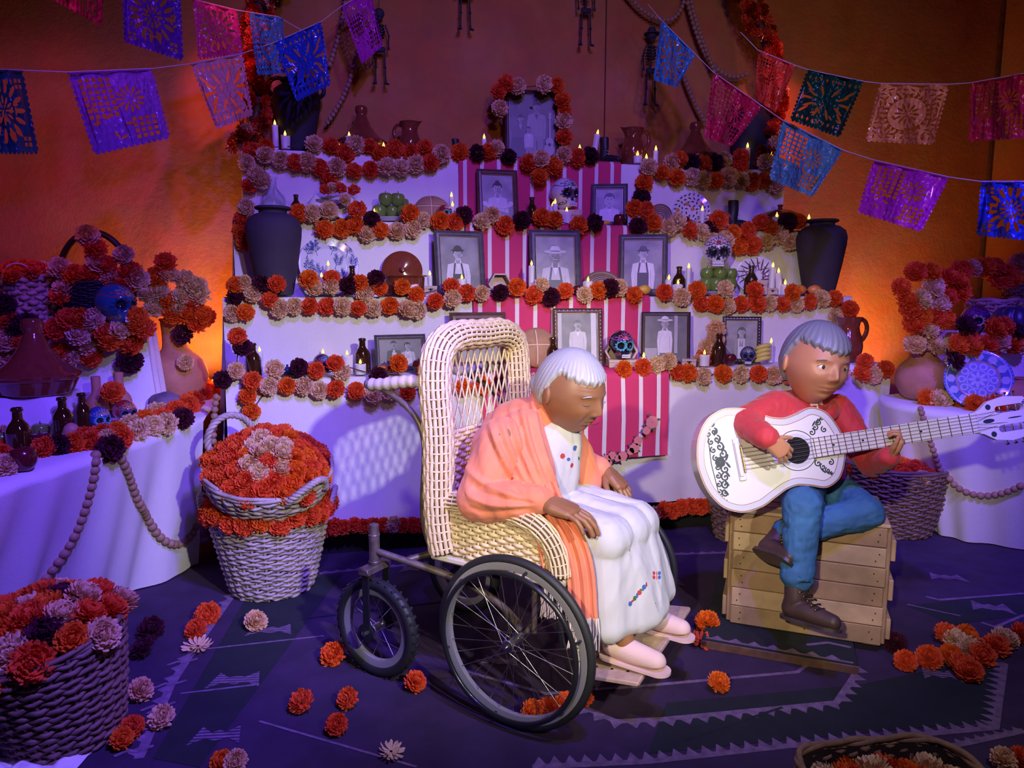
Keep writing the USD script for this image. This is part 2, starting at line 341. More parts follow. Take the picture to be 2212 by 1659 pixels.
Y_, Z_ = pr_[P_, 0], pr_[P_, 1]
low = np.clip((AZ[0] - Z_) / .3, 0, 1)
Y_ = Y_ - low * (.01 + np.abs(folds(X_, Z_, 21, .07)))
run = thing('striped_runner', 'magenta runner with white stripes laid down the middle of the altar', 'table runner')
part(run, 'cloth', (np.stack([X_, Y_, Z_], -1).reshape(-1, 3), grid_faces(nx, len(pr_))), 'runner_stripes', True)
M('thread_pink', (.75, .22, .22), .7); M('thread_green', (.06, .16, .07), .7)
def rosette(r, n=7, seed=0): return so.unary_union([sa.translate(sg.Point(0, 0).buffer(r * .5, 6), r * .55 * math.cos(a), r * .55 * math.sin(a)) for a in np.arange(n) * 2 * math.pi / n])
g1, g2 = [], []
for (px, py, s) in ((1408, 912, 17), (1396, 930, 11), (1378, 952, 12), (1370, 968, 14), (1362, 975, 10), (1345, 985, 13), (1334, 990, 9), (1322, 984, 11), (1310, 992, 12), (1316, 1000, 8)):
    q = aty(px, py, 3.945); m = basis(q, (1, 0, 0), (0, 0, 1), (0, -1, 0)); r = s * mpp(q) * .8
    g1.append(xf(ext(rosette(r), .003), m))
    for a in range(4):
        lf = sa.rotate(sa.translate(sa.scale(sg.Point(0, 0).buffer(1, 6), r * .5, r * .22), r * 1.0, 0), a * 90 + s * 17, origin=(0, 0)); g2.append(xf(ext(lf, .002), m))
part(run, 'embroidered_flowers', join(g1), 'thread_pink', False); part(run, 'embroidered_leaves', join(g2), 'thread_green', False)

# ---------------------------------------------------------------- side tables under white cloths
TZ = .83; GEO = {}
def table(name, label, edge, back, floor_out, tl, flip=1):
    """edge: front edge on top (x, y) from the altar outwards; floor_out: how far the cloth's foot stands out"""
    e = smooth_path(edge, 90); b = smooth_path(back, 90)
    rows = []
    for t in (1, .6, .3, .12, .04): rows.append(np.c_[e + (b - e) * t, np.full(90, TZ)])
    s = np.r_[0, np.cumsum(np.linalg.norm(np.diff(e, axis=0), axis=1))]
    d = np.gradient(e, axis=0); nrm = np.stack([-d[:, 1], d[:, 0]], 1) * flip; nrm /= np.linalg.norm(nrm, axis=1, keepdims=True)
    for t in np.r_[.012, np.linspace(.05, 1, 22)]:
        fo = np.interp(s / s[-1], np.linspace(0, 1, len(floor_out)), floor_out)
        wave = (np.sin(s * 17 + 1.5 * np.sin(s * 5)) + .6 * np.sin(s * 31 + 2)) * .028 * t ** .7
        rows.append(np.c_[e + nrm * (fo * t ** 1.2 + wave + .01)[:, None], TZ - .012 - (TZ - .022) * t + 0 * s])
    g = (np.stack(rows, 1).reshape(-1, 3), grid_faces(90, len(rows)))
    GEO['L' if flip < 0 else 'R'] = g
    solo(name + '_cloth', label, 'tablecloth', g, 'cloth', True)
    tb = thing(name, tl, 'table')
    ctr = (e[45] + b[45]) / 2; dr = unit(np.r_[e[-1] - e[0], 0]); L = np.linalg.norm(e[-1] - e[0]) * .75; wd = np.linalg.norm(e[45] - b[45]) * .7
    mm = basis((ctr[0], ctr[1], 0), dr, np.cross((0, 0, 1), dr), (0, 0, 1))
    part(tb, 'tabletop', xf(rbox(L, wd, .03, .004, (0, 0, TZ - .027)), mm), 'black_board', False)
    for sx in (-1, 1):
        for sy in (-1, 1): part(tb, 'leg', xf(rbox(.05, .05, TZ - .045, .004, (sx * L * .44, sy * wd * .22, (TZ - .045) / 2)), mm), 'black_board', False)
LE = [(-.80, 4.03), (-1.0, 3.42), (-1.22, 2.78), (-1.5, 2.0), (-1.62, 1.7)]
table('side_table_draped', 'white cloth lit blue on the side table by the stacked wicker baskets, in long folds', LE, [(-.86, 4.98), (-2.1, 4.5), (-2.3, 3.2), (-2.4, 2.0), (-2.5, 1.7)], (.06, .24, .36, .42, .42), 'dark table hidden under the cloth with the dark tagine', -1)
RE = [(3.31, 3.95), (3.33, 3.3), (3.47, 3.05), (3.62, 2.7), (3.75, 2.4)]
table('side_table', 'white cloth lit blue on the side table behind the guitar head', RE, [(4.6, 4.3), (4.6, 3.6), (4.6, 3.2), (4.6, 2.8), (4.6, 2.4)], (.2, .42), 'dark table hidden under the cloth with the blue patterned plate', 1)
def covered_box(x0, x1, y0, y1, z0, z1, label, flare=.04, rot=0):
    """a box under a cloth, rounded top edges and slightly flared skirt"""
    nphi = 72; prof = [(0.0, 1.0), (.5, 1.0), (.9, 1.0), (.97, .995), (1.0, .965)] + [(1.0, t) for t in np.linspace(.9, 0, 12)]
    a = np.arange(nphi) * 2 * np.pi / nphi
    sq = 1 / np.maximum(np.abs(np.cos(a)), np.abs(np.sin(a))); sq = np.minimum(sq, 1.33)
    vs = []
    for r, h in prof:
        w = 1 + flare * (1 - h) * 2 + .035 * np.sin(a * 9 + 1) * (1 - h) * (r > .99)
        vs.append(np.stack([np.cos(a) * sq * r * w * (x1 - x0) / 2, np.sin(a) * sq * r * w * (y1 - y0) / 2, np.full(nphi, z0 + (z1 - z0) * h)], 1))
    g = xf((np.vstack(vs), grid_faces(len(prof), nphi, False, True)), T((x0 + x1) / 2, (y0 + y1) / 2, 0) @ R('z', rot))
    return solo('covered_box', label, 'cloth-covered box', g, 'cloth', 35)
covered_box(-2.2, -1.15, 4.30, 4.56, TZ + .002, 1.33, 'tall box under white cloth on the side table, below the seagrass basket', .03)
covered_box(-2.05, -1.36, 3.62, 3.95, TZ + .002, 1.02, 'low box under white cloth carrying the dark tagine on the side table', .05, 0)
covered_box(3.74, 4.55, 3.55, 4.2, TZ + .002, 1.24, 'box under white cloth behind the blue patterned plate', .04)

# ---------------------------------------------------------------- the rug
M('rug_ground', (.040, .018, .058), .9, var=.35, vscale=7, bump=.4, bscale=220, bdist=.003)
M('rug_green', (.012, .018, .022), .9, var=.3, vscale=9, bump=.4, bscale=220, bdist=.003)
M('rug_pale', (.21, .13, .22), .9, var=.45, vscale=30, bump=.4, bscale=220, bdist=.003)
rug = thing('patterned_rug', 'dark purple rug with pale toothed borders and bow motifs on the floor', 'rug')
part(rug, 'weave', rbox(5.2, 3.0, .008, .003, (1.3, 2.75, -.002)), 'rug_ground', False)
rug_z = [.0022]
def flat(poly, m, name):
    rug_z[0] += .00006
    part(rug, name, ext(poly, .0012, rug_z[0]), m, False)
def fl(*pts): return [tuple(atz(x, y)[:2]) for x, y in pts]
def toothed(pts, tooth, step, side, wid=.012, name='toothed_border'):
    L = sg.LineString(pts); n = int(L.length / step); ps = [L.buffer(wid, cap_style=2)]
    for k in range(n):
        a, b, c = (L.interpolate((k + t) * L.length / n) for t in (0, 1, .5))
        d = np.array([b.x - a.x, b.y - a.y]); d /= np.linalg.norm(d); nn = np.array([-d[1], d[0]]) * side
        ps.append(sg.Polygon([(a.x, a.y), (b.x, b.y), (c.x + nn[0] * tooth, c.y + nn[1] * tooth)]))
    flat(so.unary_union(ps), 'rug_pale', name)
def line(pts, wid=.008, m='rug_pale', name='woven_line'): flat(sg.LineString(pts).buffer(wid, cap_style=2, join_style=2), m, name)
flat(sg.Polygon(fl((545, 1270), (740, 1240), (430, 1659), (330, 1640))), 'rug_green', 'green_field')
flat(sg.Polygon(fl((1440, 1520), (1860, 1480), (2150, 1420), (2140, 1560), (1700, 1600), (1400, 1630))), 'rug_green', 'green_field')
flat(sg.Polygon(fl((1960, 1310), (2212, 1280), (2212, 1330), (2060, 1350))), 'rug_green', 'green_field')
toothed(fl((525, 1255), (415, 1410), (370, 1480), (300, 1640)), .045, .075, -1, .016)
toothed(fl((1250, 1525), (1330, 1560), (1426, 1556), (1807, 1519), (1844, 1464), (1850, 1440)), .045, .06, -1)
line(fl((1000, 1450), (1180, 1500), (1400, 1482), (1723, 1453), (1743, 1438)))
toothed(fl((2170, 1434), (2150, 1574), (1694, 1614), (1400, 1647), (1150, 1659)), .05, .05, -1)
toothed(fl((2000, 1625), (2120, 1600), (2212, 1580)), .03, .04, 1)
line(fl((2000, 1290), (2030, 1297), (2212, 1283))); line(fl((1960, 1307), (2075, 1332)), .005); line(fl((2120, 1346), (2150, 1356), (2212, 1330)))
toothed(fl((690, 1240), (950, 1215), (1000, 1212)), .03, .06, 1); line(fl((880, 1200), (1480, 1196)), .004)
toothed(fl((1420, 1200), (1560, 1195), (1600, 1200)), .03, .06, 1)
line(fl((430, 1405), (700, 1375)), .005); line(fl((390, 1500), (560, 1480)), .005); line(fl((560, 1560), (900, 1659)), .005)
line(fl((1690, 1530), (1480, 1600)), .005, 'rug_green'); line(fl((640, 1340), (960, 1300)), .006, 'rug_green')
def bow(px, py, w, h, ang=0):
    q = atz(px, py); a = 1
    p = sg.Polygon([(-a, -1), (-.45, -.35), (0, -.6), (.45, -.35), (a, -1), (a * .75, 1), (.3, .3), (0, .55), (-.3, .3), (-a * .75, 1)])
    p = sa.translate(sa.rotate(sa.scale(p, w, h, origin=(0, 0)), ang, origin=(0, 0)), q[0], q[1])
    p = so.unary_union([p.intersection(sa.translate(sa.rotate(sg.box(-w * 2, y, w * 2, y + .011), ang, origin=(0, 0)), q[0], q[1])) for y in np.arange(-h, h, .017)])
    flat(p, 'rug_pale', 'bow_motif')
for a in ((585, 1362, .10, .05, -8), (510, 1470, .10, .055, -8), (470, 1590, .085, .05, -8), (1180, 1540, .09, .05, -20), (2140, 1313, .09, .06, -30), (2045, 1248, .09, .05, -25), (2030, 1458, .07, .05, -25), (1080, 1430, .08, .04, -20), (900, 1230, .09, .05, -10), (1440, 1260, .09, .05, -15)): bow(*a)
for k in range(5):
    px = 420 + k * 8; q = atz(395 - k * 26, 1430 + k * 48)
    w_ = sg.LineString([(q[0] - .05, q[1] - .02), (q[0] - .02, q[1]), (q[0] + .01, q[1] - .012), (q[0] + .05, q[1] + .006)]).buffer(.007); flat(w_, 'rug_pale', 'bird_motif')
# ---------------------------------------------------------------- marigolds
def bloom(seed, style='pompom'):
    """petals of a cloth marigold of radius 1, facing +z"""
    r = np.random.default_rng(seed); gs = []
    if style == 'pompom': lay = [(7, 7, .60), (21, 12, .78), (34, 18, .89), (47, 23, .95), (60, 26, .98), (74, 28, 1.0), (89, 27, 1.0), (105, 20, .98), (125, 11, .9)]
    elif style == 'half': lay = [(8, 7, .55), (23, 12, .72), (38, 18, .85), (53, 23, .95), (68, 25, 1.0), (83, 24, 1.03), (97, 18, 1.02)]
    else: lay = [(66, 11, .8), (84, 14, 1.05)]
    for th, n, rad in lay:
        for k in range(n):
            a = math.radians(360 * (k + r.uniform(-.25, .25)) / n + th * 7); t = math.radians(th + r.uniform(-7, 7)); R_ = rad * r.uniform(.86, 1.07)
            d = np.array([math.sin(t) * math.cos(a), math.sin(t) * math.sin(a), math.cos(t)])
            side = np.array([-math.sin(a), math.cos(a), 0]); nn = np.cross(d, side)       # nn points to the flower's foot
            tw = r.uniform(-.35, .35); side, nn = side * math.cos(tw) + nn * math.sin(tw), nn * math.cos(tw) - side * math.sin(tw)
            w = .125 * r.uniform(.85, 1.2) * (1 if style != 'daisy' else .8); c0 = .30 if style != 'daisy' else .12
            curl = r.uniform(.02, .16)
            rowsv = []
            for u, ww, out in ((0, .25, 0), (.55, .95, -.02), (.85, 1.0, curl * .5), (1.0, .62, curl)):
                p = d * (c0 + (R_ - c0) * u) + nn * out
                for x in (-1, 0, 1): rowsv.append(p + side * (x * w * ww) + nn * (-.05 * abs(x) * (u > .3)) + d * (-.05 * abs(x) * (u > .9)))
            gs.append((np.array(rowsv), grid_faces(4, 3)))
    return join(gs)
BL = [bloom(1), bloom(2), bloom(3), bloom(4, 'half'), bloom(5, 'half'), bloom(6, 'daisy')]
CAL = join([lathe([(0, -.42), (.10, -.40), (.16, -.25), (.10, -.12), (0, -.1)], 8), rod((0, 0, -.4), (.06, .02, -.85), .035, 5)])
CN = {'o': ('orange', 'petal_orange'), 'r': ('coral', 'petal_coral'), 'c': ('cream', 'petal_cream'), 'p': ('plum', 'petal_plum')}
_FSRC = {}; FLS = []
def garland(name, label, pts, Y, size=20.4, cord=True, tilt=.25, jitter=.012, group=None):
    """pts: (px, py, colour): one thing, each bloom its own part"""
    g = thing(name, label, 'flower garland', group=group); ps = []
    for (px, py, c) in pts:
        p = aty(px, py, Y + rnd.uniform(-jitter, jitter)) if not callable(Y) else Y(px, py); ps.append(p)
        r_ = size * mpp(p) * rnd.uniform(.92, 1.1)
        p = p + np.array([0, -.3 * r_, 0])
        d = np.array([rnd.uniform(-.45, .45), -1, tilt + rnd.uniform(-.3, .35)])
        k = rnd.choice([0, 1, 2, 3])
        part(g, 'marigold', xf(BL[k], aim(p, d, rnd.uniform(0, 360)) @ S(r_)), CN['r' if c == 'o' and rnd.random() < .45 else c][1], False)
    if cord:
        q = np.array(ps); part(g, 'cord', tube(q + [0, .01, 0], .003, 5), 'stem_brown')
    return g
def P(s): return [(float(a), float(b), c) for a, b, c in (t.split(',') for t in s.split())]
def flower(px, py, c, loc, label, group, size=20, d=None, style=None, name='marigold'):
    """one loose marigold: an Xform with its own petals and calyx"""
    k = style if style is not None else rnd.choice([0, 1, 2, 3, 4])
    if c == 'o' and rnd.random() < .4: c = 'r'
    r_ = size * mpp(loc) * rnd.uniform(.92, 1.08)
    d = np.array([rnd.uniform(-.5, .5), -.9, rnd.uniform(.2, .9)]) if d is None else np.array(d, float)
    Mx = aim(np.asarray(loc, float), d, rnd.uniform(0, 360)) @ S(r_)
    FLS.append((k, c, Mx, label, group, name, r_ / mpp(loc)))

GF = [y - .035 for y in AY]
garland('marigold_garland', 'marigold swag hanging below the top altar step above the draped cloth bundle', P('534,353,c 554,381,c 541,402,r 566,391,c 574,337,c 607,347,c 640,353,o 665,352,c 690,363,o 710,384,o 728,363,c 765,371,o 801,367,o 835,362,c 865,365,c 898,356,c 930,352,o 953,334,c'), GF[3])
garland('marigold_garland', 'marigold garland on the top altar step edge below the left tagine and pitcher', P('548,330,o 575,318,o 679,313,c 715,317,o 746,333,o 769,315,c 797,318,o 820,332,o 853,324,o 887,331,o 917,322,o 953,332,c 992,332,o'), AY[3] + .01)
garland('marigold_garland', 'row of marigolds on the top altar step at the foot of the family photograph', P('1030,332,p 1054,329,o 1072,322,c 1097,340,p'), GF[3])
garland('marigold_garland', 'bunch of marigolds hanging on the striped runner below the family photograph', P('1140,353,o 1166,346,c 1194,361,o 1164,382,o'), GF[3] - .03)
garland('marigold_garland', 'marigolds on the top altar step beside the tilted white candle', P('1216,336,c 1245,342,o 1272,338,p'), GF[3])
garland('marigold_garland', 'marigold swag hanging below the top altar step above the boot and lidded pot', P('1383,428,p 1389,396,o 1399,363,c 1427,375,o 1460,385,o 1492,384,c 1517,389,c 1542,391,o 1570,384,c 1598,391,c 1621,394,o 1647,391,o 1672,398,c'), GF[3])
garland('marigold_garland', 'marigolds on the top altar step edge below the right tagine', P('1449,351,c 1466,346,o 1491,353,p 1515,358,o 1541,353,p 1560,348,c 1596,361,o 1597,341,r 1650,352,c 1668,358,c'), AY[3] + .01)
garland('marigold_garland', 'marigold garland on the third altar step from the dark urn to the bread', P('534,450,c 524,475,o 520,500,o 530,525,o 646,462,o 675,462,c 710,457,c 701,496,o 739,494,o 769,488,o 772,455,o 794,505,c 802,475,p 822,498,o 858,500,c 891,495,c 885,463,o 913,477,c 950,479,o 982,481,o'), GF[2])
garland('marigold_garland', 'marigold garland on the third altar step between the two portraits with the decorated skull', P('1001,467,p 1040,480,c 1062,466,c 1090,488,o 1125,477,p 1168,471,o 1196,475,o 1248,488,o 1282,482,p'), GF[2])
garland('marigold_garland', 'marigold garland on the third altar step from the stout portrait to the slim boot', P('1368,452,o 1393,455,o 1375,490,p 1408,482,o 1439,493,c 1461,480,c 1485,499,o 1512,503,c 1532,493,p 1532,518,c 1548,477,o 1563,518,c 1580,503,o 1603,513,o 1593,533,o 1621,531,o 1612,498,r 1661,493,o 1651,523,c 1679,508,c 1702,523,c 1720,480,o 1697,482,p 1640,481,o'), GF[2])
garland('marigold_garland', 'marigold garland below the second altar step under the tall dark urn and large white plate', P('510,617,o 511,640,p 503,677,c 531,675,o 529,612,c 548,634,c 565,614,p 599,614,o 584,648,o 605,667,c 637,662,c 670,662,o 708,662,o 740,662,c 774,666,o 807,667,c 842,661,o 879,667,c 903,670,c 940,651,o'), GF[1])
garland('marigold_garland', 'row of marigolds on the second altar step before the clay casserole', P('668,605,o 679,622,c 717,619,c 716,603,o 753,617,p 778,612,o 787,633,c 820,622,o 812,603,p 868,620,o 899,637,o 974,620,o'), GF[1] + .01)
garland('marigold_garland', 'marigold garland across the runner on the second altar step under the three hatted portraits', P('977,645,c 1008,633,o 1039,634,c 1080,632,p 1115,620,o 1152,638,o 1168,618,c 1187,642,p 1220,629,o 1261,637,c 1290,628,o 1315,623,p 1335,622,c 1367,637,o'), GF[1] - .01)
garland('marigold_garland', 'marigold garland below the second altar step under the skull on green apples', P('1432,632,o 1469,642,c 1502,627,o 1510,655,o 1541,657,o 1563,625,c 1568,662,c 1596,657,o 1626,628,o 1630,655,o 1658,655,c 1686,657,o 1707,632,o 1715,657,c 1743,652,o 1770,645,c 1798,645,o 1829,669,o 1801,683,c'), GF[1])
garland('marigold_garland', 'marigold garland on the lowest altar step left of the wicker wheelchair', P('482,820,p 511,800,c 514,727,o 525,750,p 546,822,o 536,855,o 544,888,o 582,833,c 621,833,o 658,833,c 691,843,c 726,840,o 769,843,o 807,853,c 843,845,c 880,845,o 924,838,o 960,842,c 1000,836,o 1040,830,r 1080,826,p 1120,824,o 1160,822,c'), GF[0])
garland('marigold_garland', 'loose row of marigolds on the lowest altar step before the couple photograph', P('594,797,c 646,793,p 683,800,o 739,805,c 724,785,o 817,812,p 860,785,o 920,800,o'), GF[0] + .02)
garland('marigold_garland', 'marigold garland on the lowest altar step under the girl portrait and bottle', P('1345,797,o 1386,792,o 1416,787,c 1441,780,c 1460,803,o 1482,805,o 1515,812,c 1558,807,o 1596,807,c 1635,807,o 1667,810,c 1700,812,o 1735,808,c 1770,806,o 1810,806,c 1857,807,o 1879,810,c 1908,797,o 1864,780,o'), GF[0])
garland('marigold_garland', 'upright marigold bunch standing beside the girl portrait frame', P('1543,712,c 1540,735,c 1524,750,c 1517,772,o 1535,778,r 1505,785,c'), AY[0] + .14)
a = [(x, 1138 - (x - 660) * .026 + rnd.uniform(-3, 3), 'c' if k == 9 else 'r') for k, x in enumerate(np.arange(660, 1100, 21))]
b = [(x, 1108 - (x - 1390) * .14 + rnd.uniform(-3, 3), 'c' if k == 1 else 'r') for k, x in enumerate(np.arange(1390, 1560, 20))]
fy = lambda px, py: aty(px, py, 3.99)
garland('hem_garland', 'dense coral marigold garland along the hem of the altar cloth by the casters', a, fy, 19)
garland('hem_garland', 'dense coral marigold garland along the hem of the altar cloth beside the crate', b, fy, 19)
garland('frame_garland', 'marigolds wound around the top of the family photograph frame', P('1076,199,o 1078,236,c 1092,182,o 1118,188,c 1173,184,c 1201,186,o 1213,219,o 1218,244,o 1216,263,c 1217,298,o'), 4.99, 19)

# ---------------------------------------------------------------- the tinsel flower arch
arch = thing('flower_arch', 'tall arch wound with shiny red foil flowers framing the altar', 'flower arch')
def arch_side(pts, Yp, w):
    path = smooth_path([aty(x, y, Yp) for x, y in pts], 60); L = np.linalg.norm(np.diff(path, axis=0), axis=1).sum()
    part(arch, 'post', tube(path, .035, 10), 'foil_cord')
    n = int(L / .042)
    for k in range(n):
        for a in range(3):
            c = path[min(59, int((k + a / 3) * 59 / n))]; th = rnd.uniform(math.pi * 1.0, math.pi * 2.0)
            d = np.array([math.cos(th), math.sin(th) * .8, rnd.uniform(-.4, .4)]); r_ = .047 * rnd.uniform(.8, 1.15)
            if k % 9 == 4 and a == 0: m = 'petal_cream'
            else: m = 'tinsel' if rnd.random() < .7 else 'petal_coral'
            part(arch, 'foil_flower', xf(BL[3 if rnd.random() < .6 else 5], aim(c + d * w, d, rnd.uniform(0, 360)) @ S(r_)), m, False)
arch_side([(512, 318), (548, 270), (556, 180), (552, 90), (560, 20), (590, -40), (640, -120)], 4.93, .062)
arch_side([(1650, 345), (1672, 250), (1668, 150), (1640, 50), (1612, -10), (1570, -80)], 4.96, .075)
# ---------------------------------------------------------------- things on the altar steps
def on(px, k, dy=.12, dz=0.0, Y=None, z=None):
    """the point on step k, dy behind its front edge, that the picture shows in column px"""
    Y = AY[k] + dy if Y is None else Y; z = (AZ[k] if z is None else z) + dz
    a = (px - 1106) / FPX
    x = (a * (FW[1] * Y + FW[2] * (z - CAMZ)) - RT[1] * Y) / (RT[0] - a * FW[0])
    return np.array([x, Y, z])
def face_cam(p, extra=0):
    """turns local -y towards the visitors' side of the room"""
    d = np.array(p) - [0.8, 0, 0]; return R('z', math.degrees(math.atan2(d[1], d[0])) - 90 + extra)
def paintby(uv, base, layers):
    col = np.tile(np.array(base, float), (len(uv), 1))
    for poly, c in layers:
        if poly.is_empty: continue
        m = shapely.contains_xy(poly, uv[:, 0], uv[:, 1]); col[m] = c
    return col
WAXN = {}
def candle(kind, p, w, h, where, tilt=0, group=None, lit=True):
    s = mpp(p); r = w * s / 2; H_ = h * s
    t = thing(kind + '_candle', f'white {"wax pillar" if kind == "pillar" else "slim taper"} candle {where}', 'candle', T(*p) @ R('y', tilt), group)
    n, a = 24, np.arange(24) * 2 * np.pi / 24
    prof = [(0, 0), (1, 0)] + [(1, u) for u in np.linspace(.12, .96, 8)] + [(.93, 1.0), (.72, .985), (.5, .93 if kind == 'pillar' else .99), (0, .92 if kind == 'pillar' else 1.0)]
    sd = rnd.random() * 50; vs = []
    for q, u in prof:
        wob = 1 + (.05 * np.sin(a * 3 + sd) + .10 * np.clip(np.sin(a * 5 + sd * 2), 0, 1) * np.clip((u - .35) * 2, 0, 1) * (q > .9))
        top = u + (.05 * np.sin(a * 2 + sd) * (u > .9) if kind == 'pillar' else 0)
        vs.append(np.stack([np.cos(a) * q * r * wob, np.sin(a) * q * r * wob, top * H_ + 0 * a], 1))
    part(t, 'wax', (np.vstack(vs), grid_faces(len(prof), n, False, True)[:, ::-1]), 'wax', 50)
    f = 4.6 * s
    part(t, 'wick', rod((0, 0, H_ * .9), (0, 0, H_ + f * .4), .0012, 5), 'black_board')
    if lit: part(t, 'flame', xf(lathe([(0, 0), (.5, .25), (.62, .7), (.45, 1.4), (.18, 2.1), (0, 2.5)], 12, 3), T(0, 0, H_ + f * .05) @ S(f)), 'flame', True)
    return t
BOT = [(0, 0), (.46, 0), (.5, .04), (.5, 1.05), (.47, 1.22), (.36, 1.42), (.25, 1.56), (.2, 1.68), (.19, 1.98), (.23, 2.0), (.24, 2.1), (.2, 2.16), (.15, 2.16), (.14, 1.7), (0, 1.68)]
_b0 = []
def bottle(p, hpx, where):
    h = hpx * mpp(p) / 2.16; Mx = T(*p) @ R('z', rnd.uniform(0, 360)) @ S(h); lab = f'brown glass beer bottle {where}'
    if not _b0:
        t = thing('beer_bottle', lab, 'bottle', Mx); part(t, 'glass', lathe(BOT, 36), 'brown_glass', 45); part(t, 'lip_ring', xf(ring(.225, .03, 24, 8), T(0, 0, 2.03)), 'brown_glass', True); _b0.append(t); return t
    return dup(_b0[0], Mx, lab)
usdkit.material(stage, '/World/Looks/clear_glass', {'t': ('transparent_bsdf', {'color': (.95, .96, .98)}), 'g': ('glossy_bsdf', {'roughness': .03}), 'f': ('fresnel', {'IOR': 1.28}), 'h': ('math', {'math_type': 'multiply', 'value2': .35}), 'm': ('mix_closure', {})}, [('f.fac', 'h.value1'), ('h.value', 'm.fac'), ('t.BSDF', 'm.closure1'), ('g.BSDF', 'm.closure2')], surface='m.closure')
def tagine(p, w, where):
    s = w * mpp(p) / 2
    t = thing('tagine', f'brown glazed clay tagine {where}', 'tagine', T(*p) @ S(s))
    part(t, 'base_dish', lathe([(0, 0), (.72, 0), (.8, .05), (.94, .36), (1.0, .40), (1.0, .46), (.9, .46), (.85, .42), (0, .40)], 48), 'glazed_clay', 40)
    part(t, 'lid', lathe([(.98, .44), (1.02, .50), (.98, .56), (.85, .62), (.6, .84), (.38, 1.14), (.26, 1.42), (.2, 1.56), (.21, 1.62), (.25, 1.70), (.25, 1.86), (.2, 1.92), (.1, 1.93), (0, 1.90)], 48), 'glazed_clay', 45)
    return t
def pitcher(p, h, where, flip=0, slim=1.0):
    s = h * mpp(p)
    t = thing('clay_pitcher', f'brown glazed clay pitcher {where}', 'pitcher', T(*p) @ R('z', flip) @ S(s * slim, s * slim, s))
    g = lathe([(0, 0), (.20, 0), (.23, .03), (.30, .16), (.33, .32), (.31, .5), (.25, .68), (.235, .78), (.26, .9), (.31, 1.0), (.285, .995), (.22, .8), (.2, .7), (0, .6)], 44, 2)
    v = g[0]; k = v[:, 2] > .85; sp = np.clip(-v[:, 0] / .3, 0, 1) * np.clip(1 - np.abs(v[:, 1]) / .12, 0, 1) * np.clip((v[:, 2] - .82) / .18, 0, 1); v[:, 0] -= sp * .08; v[:, 2] += sp * .03
    part(t, 'body', (v, g[1]), 'glazed_clay', 60)
    part(t, 'handle', tube(smooth_path([(.26, 0, .9), (.40, 0, .92), (.49, 0, .76), (.44, 0, .55), (.30, 0, .42)], 24), np.linspace(.035, .042, 24), 10, flat=1.4), 'glazed_clay', True)
    return t
def urn(p, h, w, m, label, name='clay_urn', handles=False, tilt=0, neck=.5, M_=None):
    s = mpp(p); hh, r = h * s, w * s / 2
    t = thing(name, label, 'urn', T(*p) @ R('y', tilt) if M_ is None else M_)
    prof = [(0, 0), (.58, 0), (.62, .015), (.72, .18), (.86, .42), (.98, .66), (1.0, .76), (.92, .85), (.7, .905), (neck, .925), (neck - .01, .955), (neck + .09, .965), (neck + .14, .98), (neck + .1, 1.0), (neck, .995), (neck - .06, .93), (0, .9)]
    part(t, 'body', lathe([(a * r, b * hh) for a, b in prof], 56), m, 50)
    part(t, 'rim', xf(ring(r * (neck + .09), r * .055, 40, 10), T(0, 0, hh * .983)), m, True)
    if handles:
        for sg_ in (-1, 1): part(t, 'handle', tube(smooth_path([(sg_ * r * .45, 0, hh * .97), (sg_ * r * 1.0, 0, hh * .98), (sg_ * r * 1.15, 0, hh * .88), (sg_ * r * .92, 0, hh * .78)], 20), r * .09, 8), m, True)
    return t
def boot(p, hpx, where, turn=0, mat='black_leather', shaft=1.0):
    s = hpx * mpp(p); t = thing('ankle_boot', f'black leather ankle boot {where}', 'boot', T(*p) @ R('z', turn) @ S(s))
    g = bones([[((-.02, 0, .95 * shaft), .19), ((0, 0, .62), .18), ((-.03, 0, .3), .17), ((.0, 0, .16), .16), ((.3, 0, .17), .155), ((.52, 0, .13), .135), ((.66, 0, .11), .11)]], .05, 8)
    v = g[0]; v[:, 2] = np.maximum(v[:, 2], .05); v[:, 1] *= .82; v[:, 2] = np.minimum(v[:, 2], 1.0 * shaft)
    part(t, 'upper', (v, g[1]), mat, 50)
    so_ = so.unary_union([sg.Point(-.04, 0).buffer(.165, 12), sg.Point(.55, 0).buffer(.16, 12)]).convex_hull
    part(t, 'sole', ext(so_, .06, 0), 'black_board', 40)
    for k in range(5): part(t, 'lace', rod((.20 - k * .025, -.09, .36 + k * .12), (.19 - k * .025, .09, .36 + k * .12), .013, 5), 'string')
    return t
# -- plates
def plate(p, w, where, pattern, name='plate', lean=14, tw=0):
    R0 = w * mpp(p) / 2; nr, na = 84, 260
    rr = np.linspace(0, 1, nr); a = np.arange(na) * 2 * np.pi / na
    zz = np.interp(rr, [0, .6, .7, .95, 1], [0, 0, .055, .10, .095])
    u = (rr[:, None] * np.cos(a)).ravel(); v = (rr[:, None] * np.sin(a)).ravel()
    base, lay = pattern
    top = (np.stack([u, v, np.repeat(zz, na)], 1), grid_faces(nr, na, False, True)[:, ::-1])
    t = thing(name, f'{where}', 'plate', T(*p) @ face_cam(p, tw) @ R('x', 90 - lean) @ T(0, R0, 0) @ S(R0))
    part(t, 'glazed_face', (top[0], top[1][:, ::-1]), 'gloss_paint', True, paintby(np.stack([u, v], 1), base, lay))
    part(t, 'underside', lathe([(0, -.035), (.55, -.035), (.66, .02), (.97, .075), (1.0, .095)], 64), 'porcelain', 40)
    return t
